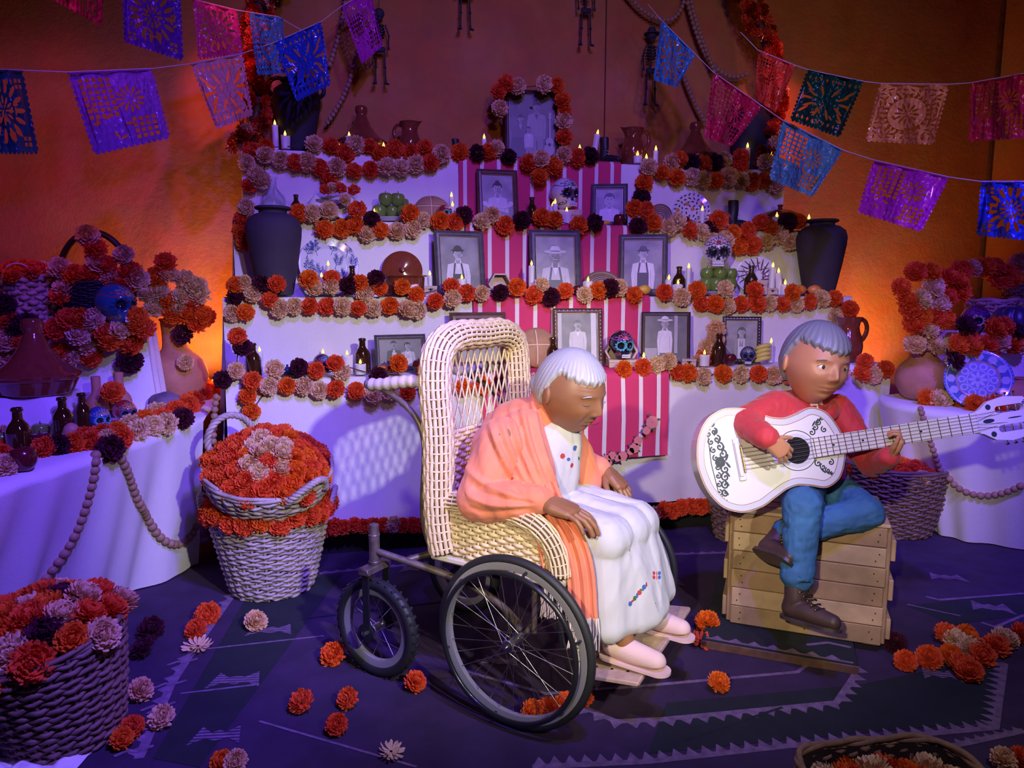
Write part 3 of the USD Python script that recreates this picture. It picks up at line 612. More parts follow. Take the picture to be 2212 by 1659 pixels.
def branch(x, y, ang, L, w, depth_, r):
    e = (x + L * math.cos(ang), y + L * math.sin(ang)); ps = [sg.LineString([(x, y), e]).buffer(w)]
    if depth_:
        for k in range(4):
            f = .35 + .2 * k
            for sgn in (-1, 1): ps.append(branch(x + (e[0] - x) * f, y + (e[1] - y) * f, ang + sgn * r.uniform(.5, .9), L * .42, w * .85, depth_ - 1, r))
    return so.unary_union(ps)
_r = random.Random(3)
coral = so.unary_union([branch(x, y, 1.57 + _r.uniform(-.5, .5), .40, .0085, 2, _r) for x, y in ((-.75, -.3), (-.35, .35), (-.3, -.45), (.1, -.9), (.2, -.1), (.6, .3), (.55, -.6), (-.05, .75), (-.72, .25), (.1, .38), (.75, -.15), (-.45, -.85))])
lv = lambda x, y, a, l, w: sa.translate(sa.rotate(sa.scale(sg.Point(0, 0).buffer(1, 8), l, w), a, origin=(0, 0)), x, y)
leafy = so.unary_union([lv(r * math.cos(a), r * math.sin(a), _r.uniform(0, 180), .085, .04) for r in (.3, .52, .7, .9) for a in np.arange(0, 6.28, .24 / r) + r])
blos = so.unary_union([sa.translate(rosette(.11), r * math.cos(a), r * math.sin(a)) for r, a in ((.12, 1), (.45, 2.1), (.5, 4.2), (.62, 5.5), (.7, .6), (.75, 3.1))])
spear = so.unary_union([lv(.62 * math.cos(a), .62 * math.sin(a), math.degrees(a) + 20, .34, .035) for a in np.arange(0, 6.28, .35)] + [lv(_r.uniform(-.4, .4), _r.uniform(-.5, .5), 80, .3, .03) for _ in range(4)])
spear2 = so.unary_union([lv(.5 * math.cos(a + .1), .5 * math.sin(a), math.degrees(a) - 30, .3, .03) for a in np.arange(0, 6.28, .7)])
def annulus(a, b): return sg.Point(0, 0).buffer(b, 48).difference(sg.Point(0, 0).buffer(a, 48))
ornate = so.unary_union([annulus(.90, .93), annulus(.60, .64), annulus(.30, .33)] + [sa.translate(rosette(.13, 6), .77 * math.cos(a), .77 * math.sin(a)) for a in np.arange(0, 6.28, 6.2832 / 12)] + [sa.translate(annulus(.07, .12), .46 * math.cos(a), .46 * math.sin(a)) for a in np.arange(0, 6.28, 6.2832 / 10)] + [lv(.17 * math.cos(a), .17 * math.sin(a), math.degrees(a), .11, .05) for a in np.arange(0, 6.28, .785)] + [sa.translate(sg.Point(0, 0).buffer(.018), .965 * math.cos(a), .965 * math.sin(a)) for a in np.arange(0, 6.28, .12)])

# -- decorated skulls
def skull_geo(sub):
    v = ball(1, sub=sub)[0].copy(); f = _ICO[sub][1]
    x, y, z = v.T.copy()
    t = np.clip(-z - .05, 0, 1)
    X_ = x * .80 * (1 - .30 * np.clip(t * 1.6, 0, 1)); Z_ = np.where(z < 0, z * 1.08, z * .92); Y_ = y * 1.0
    Y_ = np.where((y > 0) & (z < -.2), Y_ * (1 - .55 * np.clip(t * 1.5, 0, 1)), Y_)
    front = np.clip(-y, 0, 1)
    def dent(cx, cz, rx, rz, d): return d * np.exp(-(((X_ - cx) / rx) ** 2 + ((Z_ - cz) / rz) ** 2) ** 1.6) * (y < .1)
    D_ = dent(-.30, -.06, .215, .215, .34) + dent(.30, -.06, .215, .215, .34) + dent(0, -.40, .10, .15, .20)
    D_ -= dent(-.50, -.36, .15, .12, .08) + dent(.50, -.36, .15, .12, .08) + dent(0, -.72, .34, .16, .14)
    D_ += dent(0, -.72, .5, .018, .05)
    Y_ = Y_ + D_ * front ** .5
    Z_ = np.maximum(Z_, -.98)
    return np.stack([X_, Y_, Z_], 1), f
def sector(cx, cz, r0, n, rp): return so.unary_union([sg.Point(cx + r0 * math.cos(a), cz + r0 * math.sin(a)).buffer(rp, 6) for a in np.arange(n) * 2 * math.pi / n])
def curl(cx, cz, s, flip=1, w=.022): th = np.linspace(0, 7.5, 30); return sa.translate(sa.scale(sg.LineString(np.c_[(.1 + .12 * th) * np.cos(th), (.1 + .12 * th) * np.sin(th)]).buffer(w / s), s * flip, s, origin=(0, 0)), cx, cz)
def skull(p, w, where, base, ring_, deco, deco2, turn=0, teeth=(.75, .73, .68), sub=5, dark=(.012, .012, .02), name='painted_skull', mat='gloss_paint'):
    s = w * mpp(p) / 1.62
    v, f = skull_geo(sub)
    fr = v[:, 1] < .35
    lay = []
    for sx in (-1, 1):
        lay += [(sector(sx * .31, -.06, .30, 11, .062), ring_), (sg.Point(sx * .31, -.06).buffer(.29), ring_), (sa.scale(sg.Point(sx * .31, -.06).buffer(.21), 1, 1.05), dark)]
        lay += [(curl(sx * .55, .45, .20, sx), deco), (curl(sx * .42, -.62, .12, -sx), deco2), (sector(sx * .30, .52, .10, 5, .045), deco2), (sg.LineString([(sx * .08, .32), (sx * .25, .40), (sx * .5, .30)]).buffer(.025), deco)]
    lay += [(sg.Polygon([(0, -.24), (.11, -.5), (.03, -.47), (-.03, -.47), (-.11, -.5)]).buffer(.02), dark), (sector(0, .45, .10, 6, .055), deco2), (sg.Point(0, .45).buffer(.05), deco), (lv(0, .72, 90, .13, .04), deco), (lv(.13, .68, 60, .11, .035), deco2), (lv(-.13, .68, 120, .11, .035), deco2), (sg.LineString([(-.2, -.95), (.2, -.95)]).buffer(.03), deco)]
    col = paintby(v[:, [0, 2]], base, lay)
    col[~fr] = base
    side = paintby(np.stack([v[:, 1], v[:, 2]], 1), base, [(curl(.55, .25, .25), deco), (curl(.2, -.25, .2, -1), deco2), (sector(.5, -.3, .12, 6, .06), deco2), (curl(.15, .5, .18), deco), (sector(.75, .0, .09, 5, .05), deco)])
    col[~fr] = side[~fr]
    t = thing(name, where, 'skull ornament', T(*p) @ face_cam(p, turn) @ T(0, 0, .98 * s) @ S(s))
    part(t, 'cranium', (v, f), mat, True, col)
    tg = []
    for row in (0, 1):
        for k in range(8):
            a = (k - 3.5) * .125; tg.append(rbox(.075, .06, .11, .02, (math.sin(a) * .62, -.98 + (1 - math.cos(a)) * .5 + .02 * row, -.66 - .125 * row)))
    part(t, 'teeth', join(tg), 'porcelain')
    return t
# -- fruit
APP = lathe([(0, .12), (.12, .02), (.35, 0), (.72, .25), (.95, .75), (1.0, 1.15), (.9, 1.55), (.62, 1.78), (.3, 1.80), (.12, 1.70), (0, 1.58)], 28, 2)
_ap = {}
def apple(p, w, color, where, group=None):
    r = w * mpp(p) / 2; Mx = T(*p) @ R('z', rnd.uniform(0, 360)) @ R('x', rnd.uniform(-8, 8)) @ S(r)
    lab = f'{"green" if color == "green_apple" else "dark red"} apple {where}'
    if color not in _ap:
        t = thing(color, lab, 'apple', Mx, group); part(t, 'flesh', APP, color, True); part(t, 'stem', tube([(0, 0, 1.55), (.03, 0, 1.8), (.12, .03, 2.1)], .05, 6), 'stem_brown'); _ap[color] = t; return t
    return dup(_ap[color], Mx, lab, group)
def oval_fruit(p, w, h, m, label, name, cat, turn=0, nub=.08):
    s = mpp(p); a, b = w * s / 2, h * s / 2
    g = lathe([(0, -1 - nub), (.12, -1), (.5, -.85), (.85, -.45), (1, 0), (.85, .45), (.5, .85), (.12, 1), (0, 1 + nub)], 24, 3)
    t = thing(name, label, cat, T(p[0], p[1], p[2] + b) @ R('z', turn) @ R('y', 90)); part(t, 'skin', xf(g, S(b, b, a / (1 + nub))), m, True); part(t, 'stem_end', xf(ball(b * .12, sub=1), T(0, 0, a * .99)), 'stem_brown'); return t
def dish(p, r, label, m='porcelain', name='fruit_plate'):
    t = thing(name, label, 'plate', T(*p)); part(t, 'bowl', lathe([(0, .004), (r * .55, .004), (r * .6, 0), (r * .65, .006), (r * .97, .018), (r, .022), (r * .96, .024), (r * .62, .012), (0, .012)], 40), m, 40); return t
def loaf(p, w, h, label, upright=True, turn=0):
    s = mpp(p); r = w * s / 2; hh = h * s / 2
    t = thing('round_bread', label, 'bread', T(p[0], p[1], p[2] + hh) @ face_cam(p, turn) @ R('x', -12))
    g = ball(r, r * .42, hh, 4); v = g[0] * (1 + .04 * (meshkit.fbm(g[0] * 14, 3)[:, None] - .5))
    x, z = v[:, 0], v[:, 2]; gr = np.minimum(np.abs(x + .1 * r), np.abs(z - .1 * hh)) / r; v[:, 1] += np.where(v[:, 1] < 0, .07 * r * np.exp(-(gr / .07) ** 2), 0)
    part(t, 'crust', (v, g[1]), 'bread', True)
    for q in (tube([(-.1 * r, -r * .36 * math.sqrt(max(0, 1 - k * k)) - .0, k * hh) for k in np.linspace(-.85, .85, 14)], .028 * r, 6), tube([(k * r, -r * .37 * math.sqrt(max(0, 1 - k * k)), .1 * hh) for k in np.linspace(-.9, .9, 14)], .028 * r, 6)): part(t, 'flour_cross', q, 'flour', True)
    return t
def small_box(p, w, h, label, d=.05, turn=0, m='pale_wood', name='wooden_box'):
    s = mpp(p); t = thing(name, label, 'box', T(*p) @ face_cam(p, turn)); a, b = w * s, h * s
    part(t, 'body', rbox(a, d, b * .62, .002, (0, 0, b * .31)), m); part(t, 'lid', rbox(a * 1.02, d * 1.02, b * .37, .002, (0, 0, b * .815)), m); part(t, 'clasp', join([rbox(a * .34, .004, b * .12, .001, (0, -d / 2 - .003, b * .63)), rbox(a * .12, .005, b * .34, .001, (0, -d / 2 - .003, b * .55))]), 'black_board'); return t

# -- framed photographs: generic sitters in tones of grey
def bust(cx, base, s, skin=.42, hair=.10, coat=.5, hat=None, apron=None, bun=False, beard=False, must=False, collar=None, long=False, wide=1.0, legs=None, arms=True):
    """layers (polygon, tone) of a plain figure: base = y of the chin, s = head height"""
    E_ = lambda x, y, a, b: sa.translate(sa.scale(sg.Point(0, 0).buffer(1, 14), a, b), x, y)
    hx, hy = cx, base + s * .5; L = []
    sh = base - s * .38
    if long: L.append((so.unary_union([E_(hx, hy + s * .05, s * .46, s * .55), sg.box(hx - s * .45, base - s * .3, hx + s * .45, hy)]), hair))
    body = sg.Polygon([(cx - s * .17, base + s * .1), (cx + s * .17, base + s * .1), (cx + s * .25, sh + s * .15), (cx + s * .85 * wide, sh), (cx + s * .98 * wide, sh - s * .9), (cx + s * .85 * wide, sh - s * 2.4), (cx - s * .85 * wide, sh - s * 2.4), (cx - s * .98 * wide, sh - s * .9), (cx - s * .85 * wide, sh), (cx - s * .25, sh + s * .15)]).buffer(s * .12).buffer(-s * .06)
    L.append((body, coat)); L.append((sg.box(cx - s * .17, sh, cx + s * .17, base + s * .2), skin * .8))
    if legs is not None:
        L.append((so.unary_union([sg.box(cx - s * .7 * wide, sh - s * 4.6, cx - s * .06, sh - s * 2.3), sg.box(cx + s * .06, sh - s * 4.6, cx + s * .7 * wide, sh - s * 2.3), sg.box(cx - s * .7 * wide, sh - s * 2.7, cx + s * .7 * wide, sh - s * 2.2)]), legs))
    if arms:
        for g_ in (-1, 1): L.append((sg.LineString([(cx + g_ * s * .66 * wide, sh - s * .5), (cx + g_ * s * .72 * wide, sh - s * 2.2)]).buffer(s * .015), coat * .55))
    L.append((sg.Polygon([(cx - s * .2, sh + s * .12), (cx + s * .2, sh + s * .12), (cx, sh - s * .45)]), collar if collar is not None else min(.8, coat + .25)))
    if apron is not None: L.append((so.unary_union([sg.box(cx - s * .5 * wide, sh - s * 2.5, cx + s * .5 * wide, sh - s * .75), sg.LineString([(cx - s * .4 * wide, sh - s * .7), (cx - s * .28, sh + s * .1)]).buffer(s * .07), sg.LineString([(cx + s * .4 * wide, sh - s * .7), (cx + s * .28, sh + s * .1)]).buffer(s * .07)]), apron))
    L.append((so.unary_union([E_(hx, hy + s * .12, s * .42, s * .44), E_(hx, hy + s * .5, s * .2, s * .18) if bun else E_(hx, hy + s * .2, s * .4, s * .36)]), hair))
    L.append((so.unary_union([E_(hx, hy - s * .02, s * .345, s * .45), E_(hx - s * .36, hy - s * .03, s * .06, s * .11), E_(hx + s * .36, hy - s * .03, s * .06, s * .11)]), skin))
    L.append((E_(hx, hy + s * .36, s * .33, s * .14), hair))
    for g_ in (-1, 1):
        L += [(E_(hx + g_ * s * .14, hy + s * .03, s * .06, s * .026), skin * .25), (sg.LineString([(hx + g_ * s * .07, hy + s * .13), (hx + g_ * s * .21, hy + s * .12)]).buffer(s * .014), skin * .35)]
    L.append((E_(hx + s * .17, hy - s * .08, s * .15, s * .34), skin * .72))
    L += [(sg.Polygon([(hx - s * .02, hy + s * .05), (hx + s * .02, hy + s * .05), (hx + s * .06, hy - s * .14), (hx - s * .06, hy - s * .14)]), skin * .62), (E_(hx, hy - s * .26, s * .11, s * .022), skin * .45)]
    if must: L.append((E_(hx, hy - s * .2, s * .15, s * .045), hair))
    if beard: L.append((E_(hx, hy - s * .40, s * .2, s * .13), .6))
    if hat == 'bowler': L += [(E_(hx, hy + s * .42, s * .36, s * .34).intersection(sg.box(-9, hy + s * .34, 9, 9)), .05), (E_(hx, hy + s * .36, s * .56, s * .075), .035)]
    if hat == 'brim': L += [(E_(hx, hy + s * .36, s * .82, s * .15), .58), (E_(hx, hy + s * .52, s * .36, s * .28), .66), (E_(hx, hy + s * .40, s * .37, s * .06), .3)]
    return L
def picture(px, k, w, h, label, layers, fm='frame_dark', bg=(.30, .42), dy=.13, rail=.1, lean=9, turn=0, deco=None, name='picture_frame', land=False, beads=False):
    p = on(px, k, dy); s = mpp(p); a, b = w * s, h * s; r = rail * a
    t = thing(name, label, 'framed photograph', T(*p) @ face_cam(p, turn) @ R('x', -lean))
    iw, ih = a - 2 * r, b - 2 * r
    def rail_(L, ang, c):      # a mitred moulding
        prof = [(0, -.002), (r, -.002), (r, .012), (r * .8, .018), (r * .45, .016), (r * .25, .022), (0, .014)]
        v = []
        for e in (-1, 1):
            for u, d in prof: v.append((e * (L / 2 - u), -d, u))
        n_ = len(prof); f = []
        for q in range(n_): q2 = (q + 1) % n_; f += [(q, q2, n_ + q2), (q, n_ + q2, n_ + q)]
        for q in range(1, n_ - 1): f += [(0, q + 1, q), (n_, n_ + q, n_ + q + 1)]
        return xf((np.array(v), np.array(f)), T(*c) @ R('y', ang))
    for L, ang, c, nm in ((a, 0, (0, 0, 0), 0), (a, 180, (0, 0, b), 0), (b, 90, (-a / 2, 0, b / 2), 0), (b, -90, (a / 2, 0, b / 2), 0)): part(t, 'frame_rail', rail_(L, ang, c), fm, 30)
    part(t, 'inner_lip', join([rbox(iw, .006, r * .16, .001, (0, -.008, r)), rbox(iw, .006, r * .16, .001, (0, -.008, b - r)), rbox(r * .16, .006, ih, .001, (-iw / 2, -.008, b / 2)), rbox(r * .16, .006, ih, .001, (iw / 2, -.008, b / 2))]), 'frame_gilt')
    if beads: part(t, 'bead_border', join([ball(.0035, sub=1, c=(x, -.016, z)) for x in np.linspace(-a / 2 + r * .5, a / 2 - r * .5, 12) for z in (r * .5, b - r * .5)] + [ball(.0035, sub=1, c=(x, -.016, z)) for z in np.linspace(r, b - r, 14) for x in (-a / 2 + r * .5, a / 2 - r * .5)]), 'porcelain')
    # the print: thin layers of tone inside the rectangle (0..1 wide)
    asp = ih / iw; clip = sg.box(0, 0, 1, asp); gs, cs = [], []
    nx_, nz_ = 14, 18; gx, gz = np.meshgrid(np.linspace(0, 1, nx_), np.linspace(0, asp, nz_), indexing='ij')
    vv = np.stack([gx, gz, 0 * gx], -1).reshape(-1, 3); tone = bg[0] * .8 + (bg[1] - bg[0]) * meshkit.fbm(vv * [4, 4, 1] + px, 3) * 1.3
    gs.append((vv, grid_faces(nx_, nz_)[:, ::1])); cs.append(np.repeat(.85 * np.clip(tone, .02, 1)[:, None] ** 1.15, 3, 1))
    z = .002
    for poly, tn in layers:
        poly = poly.intersection(clip)
        if poly.is_empty: continue
        try: g = ext(poly, .0016, z)
        except Exception: continue
        z += .0008; gs.append(g)
        sh = min(.95, 1.0 * tn ** 1.15) * (1 + .3 * (meshkit.fbm(g[0] * [5, 5, 0] + tn * 9, 3) - .5))
        cs.append(np.repeat(sh[:, None], 3, 1))
    g = join(gs); c = np.vstack(cs) * [1.0, .96, .93]
    v = np.stack([g[0][:, 0] * iw - iw / 2, -g[0][:, 2] * iw - .004, g[0][:, 1] * iw + r], 1)
    part(t, 'photograph', (v, g[1]), 'paper_print', False, c)
    part(t, 'backing', rbox(a * .96, .008, b * .96, .002, (0, .006, b / 2)), 'black_board')
    part(t, 'easel_leg', xf(rbox(.03, .006, b * .8, .002, (0, 0, b * .4)), T(0, .012 + b * .16, -.003) @ R('x', 14)), 'black_board')
    return t
# ---------------------------------------------------------------- placing them, step by step
# top step (3)
E_ = lambda x, y, a, b: sa.translate(sa.scale(sg.Point(0, 0).buffer(1, 14), a, b), x, y)
fam = bust(.60, .97, .20, skin=.30, hair=.04, coat=.34, must=False, legs=.30, collar=.12) + bust(.25, .72, .165, skin=.36, hair=.03, coat=.16, bun=True, wide=.95) + [(sg.Polygon([(.08, .42), (.42, .42), (.52, 0), (0, 0)]), .10)] + bust(.42, .52, .12, skin=.34, hair=.05, coat=.5, wide=.8, legs=.3)
gtr = so.unary_union([E_(.86, .16, .115, .13), E_(.87, .32, .085, .10), sg.box(.86, .4, .9, .85), sg.box(.85, .82, .915, .95)])
fam += [(gtr, .42), (E_(.87, .27, .035, .035), .05)]
picture(1150, 3, 118, 152, 'framed family photograph on the top altar step, wreathed in marigolds', fam, 'frame_dark', (.10, .26), dy=.14, rail=.075, lean=6)

candle('taper', on(596, 3, .10), 13, 52, 'leaning on the left black urn', group=None); candle('pillar', on(617, 3, .04), 19, 27, 'before the left black urn')
candle('pillar', on(733, 3, .12), 14, 12, 'low beside the left tagine on the top step'); candle('pillar', on(755, 3, .05), 19, 31, 'in front of the left tagine'); candle('pillar', on(829, 3, .05), 17, 12, 'short, between the left tagine and pitcher')
tagine(on(783, 3, .16), 106, 'on the left of the top altar step')
pitcher(on(886, 3, .15), 72, 'on the top altar step beside the left tagine', 160)
boot(on(985, 3, .12), 44, 'lying low on the top altar step left of the family photograph', 20, shaft=.9)
candle('pillar', on(1023, 3, .10), 12, 8, 'tiny, behind the plum marigold on the top step'); candle('taper', on(1046, 3, .08), 10, 40, 'just left of the family photograph')
candle('pillar', on(1252, 3, .08), 18, 26, 'just right of the family photograph'); candle('taper', on(1281, 3, .05), 12, 58, 'tilting against the black boot shaft', 9)
boot(on(1305, 3, .13), 56, 'standing upright on the top altar step behind the tilted candle', -60)
pitcher(on(1366, 3, .12), 76, 'on the top altar step right of the family photograph', 0)
candle('pillar', on(1377, 3, .03), 18, 15, 'at the foot of the right pitcher'); candle('pillar', on(1396, 3, .04), 16, 10, 'short, right of the pitcher foot'); candle('taper', on(1416, 3, .04), 10, 28, 'alone between the right pitcher and tagine')
tagine(on(1500, 3, .16), 100, 'on the right of the top altar step')
candle('taper', on(1591, 3, .08), 11, 26, 'left of two before the right black urn'); candle('taper', on(1613, 3, .04), 11, 42, 'taller of two before the right black urn'); candle('pillar', on(1665, 3, .06), 16, 26, 'at the right end of the top altar step')
urn(on(645, 3, .19, Y=5.06), 150, 100, 'black_urn', 'black two-handled urn at the left end of the top altar step', handles=True)
urn(on(1610, 3, .19, Y=5.06), 140, 84, 'black_urn', 'black urn at the right end of the top altar step behind the banners', tilt=6, handles=True)
# third step (2)
p = on(592, 2, .16); s = mpp(p) * 1.18; t = thing('glass_bottle', 'clear glass bottle standing behind the tall dark urn', 'bottle', T(*p))
part(t, 'glass', lathe([(a * s, b * s) for a, b in ((0, 0), (21, 0), (23, 3), (23, 36), (20, 44), (9, 54), (7, 58), (7, 72), (9, 74), (9, 76), (7.5, 76), (6, 74), (6, 58), (19, 42), (21.5, 35), (21.5, 4), (0, 3))], 40), 'clear_glass', 50)
bottle(on(641, 2, .10), 52, 'right of the clear glass bottle on the third step')
candle('pillar', on(671, 2, .05), 20, 16, 'short, before the cloth bundle')
# white cloth bundle with dried flowers
p = on(722, 2, .14); s = mpp(p); t = thing('cloth_bundle', 'white cloth folded open over a small box with cream flowers', 'cloth bundle', T(*p) @ face_cam(p))
part(t, 'inner_box', rbox(80 * s, .12, 42 * s, .004, (0, 0, 21 * s)), 'wicker_brown')
u, w_ = np.meshgrid(np.linspace(-1, 1, 46), np.linspace(-1, 1, 30), indexing='ij')
zz = np.where(np.abs(u) < .62, 44 + 6 * np.sin(u * 5), 44 - (np.abs(u) - .62) * 85) + 5 * np.sin(w_ * 4 + u * 6) - np.clip(-w_ - .3, 0, 1) * (58 + 12 * np.sin(u * 7)) + 14 * np.exp(-((u - .75) / .2) ** 2 - ((w_ - .2) / .5) ** 2) + 8 * np.exp(-((u + .8) / .2) ** 2)
part(t, 'cloth', (np.stack([u * 62 * s, w_ * .06 - np.clip(-w_ - .3, 0, 1) * .05 - .02, np.maximum(zz, 2) * s], -1).reshape(-1, 3), grid_faces(46, 30)), 'cloth', True)
for k, (x, y, c) in enumerate(((705, 410, 'r'), (735, 408, 'r'), (765, 412, 'r'), (745, 432, 'c'), (718, 407, 'c'))): flower(x, y, c, aty(x, y, p[1] - (.03 if y < 420 else .15)), ('coral' if c == 'r' else 'cream') + ' marigold lying on the white cloth bundle', 'flowers on the cloth bundle', 15)
candle('pillar', on(809, 2, .05), 20, 14, 'short, before the plate of green apples')
pd = on(846, 2, .13); s = mpp(pd); dish(pd, 42 * s, 'white plate under green apples on the third step')
for k, (x, z) in enumerate(((821, 2), (847, 2), (873, 2), (834, 27), (858, 27))): apple(on(x, 2, .10 + .03 * (k == 1), dz=.012 + z * s), 31, 'green_apple', ('lower left', 'lower middle', 'lower right', 'upper left', 'upper front')[k] + ' on the plate beside the round bread')
apple(on(868, 2, .19, dz=.012 + 22 * s), 29, 'green_apple', 'upper rear on the plate beside the round bread')
loaf(on(934, 2, .15), 74, 58, 'round bread loaf with a floured cross leaning on the third step')
skull(on(961, 2, .05), 31, 'small red skull ornament with turquoise eyes below the round bread', (.35, .02, .03), (.10, .50, .60), (.10, .02, .02), (.75, .7, .6), 25, sub=4)
candle('taper', on(976, 2, .11), 11, 54, 'behind the small red skull'); candle('taper', on(978, 2, .04), 10, 32, 'beside the small red skull')
picture(1077, 2, 90, 118, 'framed portrait of a woman in a ruffled white blouse on the third altar step', bust(.5, .78, .38, skin=.5, hair=.02, coat=.72, bun=True, wide=.85) + [(so.unary_union([E_(.5 + .42 * math.cos(a), .5 + .12 * math.sin(a), .08, .055) for a in np.arange(3.1, 6.4, .22)]), .74), (sg.LineString([(.22, .16), (.45, .24), (.6, .2), (.8, .14)]).buffer(.055), .40)], 'frame_brown', (.34, .58), dy=.15, rail=.12, turn=4)
bottle(on(1149, 2, .10), 57, 'between the woman portrait and the big skull on the third step')
p = on(1219, 2, .15); s = mpp(p); small_box(p, 74, 32, 'pale wooden chest under the big decorated skull', .12, -8, name='wooden_chest')
skull(p + [-.004, 0, 32.6 * s], 58, 'large white skull ornament with floral paint on the wooden chest', (.66, .65, .63), (.10, .07, .08), (.12, .08, .22), (.10, .20, .12), 28)
candle('taper', on(1187, 2, .06), 13, 38, 'tilting against the wooden chest', 10); candle('taper', on(1199, 2, .03), 11, 42, 'upright before the wooden chest'); candle('pillar', on(1224, 2, .04), 21, 25, 'before the wooden chest, thick and dripping')
picture(1316, 2, 78, 92, 'framed portrait of a stout person with short curly hair on the third step', bust(.5, .60, .46, skin=.5, hair=.03, coat=.68, wide=.85) + [(E_(.5, .72, .2, .17), .44), (E_(.44, .84, .03, .014), .1), (E_(.56, .84, .03, .014), .1), (E_(.5, .68, .06, .012), .2)], 'frame_grey', (.22, .5), dy=.15, rail=.13, turn=-6)
apple(on(1338, 2, .05), 26, 'red_apple', 'at the foot of the stout portrait'); oval_fruit(on(1304, 2, .04), 34, 10, 'lemon', 'yellow corn cob left of the dark red apple', 'corn_cob', 'corn', 4)
candle('taper', on(1388, 2, .12), 12, 22, 'short, beside the small round basket'); small_box(on(1400, 2, .07), 60, 10, 'flat pale wooden box under a white shell by the small round basket', .06, -12)
p = on(1425, 2, .16); s = mpp(p); t = thing('round_basket', 'small shallow wicker basket standing on edge on the third step', 'basket', T(*p) @ face_cam(p) @ R('x', 75) @ T(0, 24 * s, 0))
part(t, 'bowl', lathe([(0, 0), (14 * s, 0), (22 * s, 9 * s), (24 * s, 14 * s), (22 * s, 13 * s), (13 * s, 2 * s), (0, 2 * s)], 30), 'wicker', 40); part(t, 'coils', join([xf(ring(r * s, 1.3 * s, 30, 6), T(0, 0, z * s)) for r, z in ((8, 2), (13, 2.5), (17, 5.5), (20, 9), (23.4, 14))]), 'wicker_brown', True)
plate(on(1494, 2, .18), 80, 'plate printed with olive leaves and orange blossoms on the third step', ((.72, .70, .68), [(leafy, (.09, .10, .05)), (blos, (.62, .26, .08))]), 'leafy_plate')
apple(on(1477, 2, .06), 25, 'red_apple', 'before the leafy plate'); oval_fruit(on(1497, 2, .07), 40, 15, 'gourd', 'slim yellow squash resting by the leafy plate', 'squash', 'squash', 60)
small_box(on(1511, 2, .06), 22, 16, 'small plain wooden cube box before the leafy plate', .05, 0); candle('taper', on(1516, 2, .04), 11, 34, 'before the leafy plate'); candle('pillar', on(1543, 2, .10), 17, 20, 'between the leafy plate and the slim boot')
skull(on(1564, 2, .05), 29, 'small orange skull ornament before the slim boot', (.62, .25, .06), (.05, .06, .10), (.35, .03, .04), (.05, .05, .1), 10, sub=4)
boot(on(1583, 2, .13), 60, 'tall laced, on the third altar step beside the lidded pot', -8)
p = on(1683, 2, .15); s = mpp(p); t = thing('lidded_pot', 'brown clay lidded pot on the third altar step', 'pot', T(*p) @ S(43 * s))
part(t, 'body', lathe([(0, 0), (.7, 0), (.85, .06), (.95, .5), (.98, .62), (1.0, .66), (.92, .68), (0, .66)], 44), 'glazed_clay', 45); part(t, 'lid', lathe([(1.0, .68), (1.02, .72), (.9, .80), (.6, .94), (.25, 1.02), (.12, 1.05), (.10, 1.12), (.14, 1.18), (.12, 1.25), (0, 1.27)], 44), 'glazed_clay', 45)
for sx in (-1, 1): part(t, 'handle', tube(smooth_path([(sx * .93, -.2, .45), (sx * 1.12, -.12, .5), (sx * 1.12, .12, .5), (sx * .93, .2, .45)], 14), .05, 8), 'glazed_clay', True)
candle('pillar', on(1677, 2, .04), 18, 24, 'before the lidded clay pot'); candle('pillar', on(1746, 2, .08), 19, 22, 'right of the lidded clay pot by the urn')
# second step (1)
urn(on(597, 1, .10), 186, 116, 'dark_urn', 'tall dark purple-grey urn on the left of the second altar step')
urn(on(1768, 1, .10), 158, 102, 'dark_urn', 'tall dark purple-grey urn on the right of the second altar step')
plate(on(715, 1, .20), 128, 'big white plate printed with blue coral branches on the second step', ((.70, .70, .74), [(coral, (.06, .08, .24))]), 'coral_plate')
candle('taper', on(696, 1, .07), 12, 37, 'lower of two before the coral plate'); candle('taper', on(711, 1, .11), 12, 62, 'taller of two before the coral plate')
bottle(on(762, 1, .09), 62, 'before the coral plate on the second step')
p = on(874, 1, .13); s = mpp(p); t = thing('clay_casserole', 'brown clay casserole with its lid leaning up behind it', 'pot', T(*p) @ S(46 * s))
part(t, 'body', lathe([(0, 0), (.82, 0), (.9, .05), (.95, .8), (1.06, .84), (1.06, .9), (.93, .9), (.9, .6), (0, .55)], 48), 'glazed_clay', 45)
part(t, 'lid', xf(lathe([(0, .26), (.10, .25), (.14, .17), (.09, .08), (.3, .05), (.7, .0), (.92, -.06), (.96, -.09), (.9, -.1), (0, -.03)], 48)[0:2], T(-.04, .55, 1.15) @ R('x', 78)), 'glazed_clay', 45)
candle('pillar', on(893, 1, .03), 23, 22, 'before the clay casserole'); small_box(on(929, 1, .05), 28, 19, 'small wooden box with a black clasp left of the first hatted portrait', .05)
candle('taper', on(929, 1, .05, dz=19.2 * mpp(on(929, 1, .05))), 10, 22, 'standing on the small wooden box')
picture(997, 1, 110, 138, 'left of the two framed portraits of a man in a bowler hat', bust(.45, .72, .30, skin=.5, hair=.10, coat=.72, hat='bowler', apron=.07, beard=True), 'frame_grey', (.24, .46), dy=.14, rail=.11, turn=6)
picture(1201, 1, 112, 140, 'framed portrait of a man in a wide pale hat at the middle of the runner', bust(.5, .62, .36, skin=.32, hair=.45, coat=.62, hat='brim', apron=.16, must=True), 'frame_grey', (.30, .56), dy=.14, rail=.12, turn=2)
picture(1388, 1, 104, 130, 'right of the two framed portraits of a man in a bowler hat', bust(.5, .78, .30, skin=.5, hair=.10, coat=.74, hat='bowler', apron=.06, beard=True), 'frame_grey', (.20, .44), dy=.14, rail=.11, turn=-6)
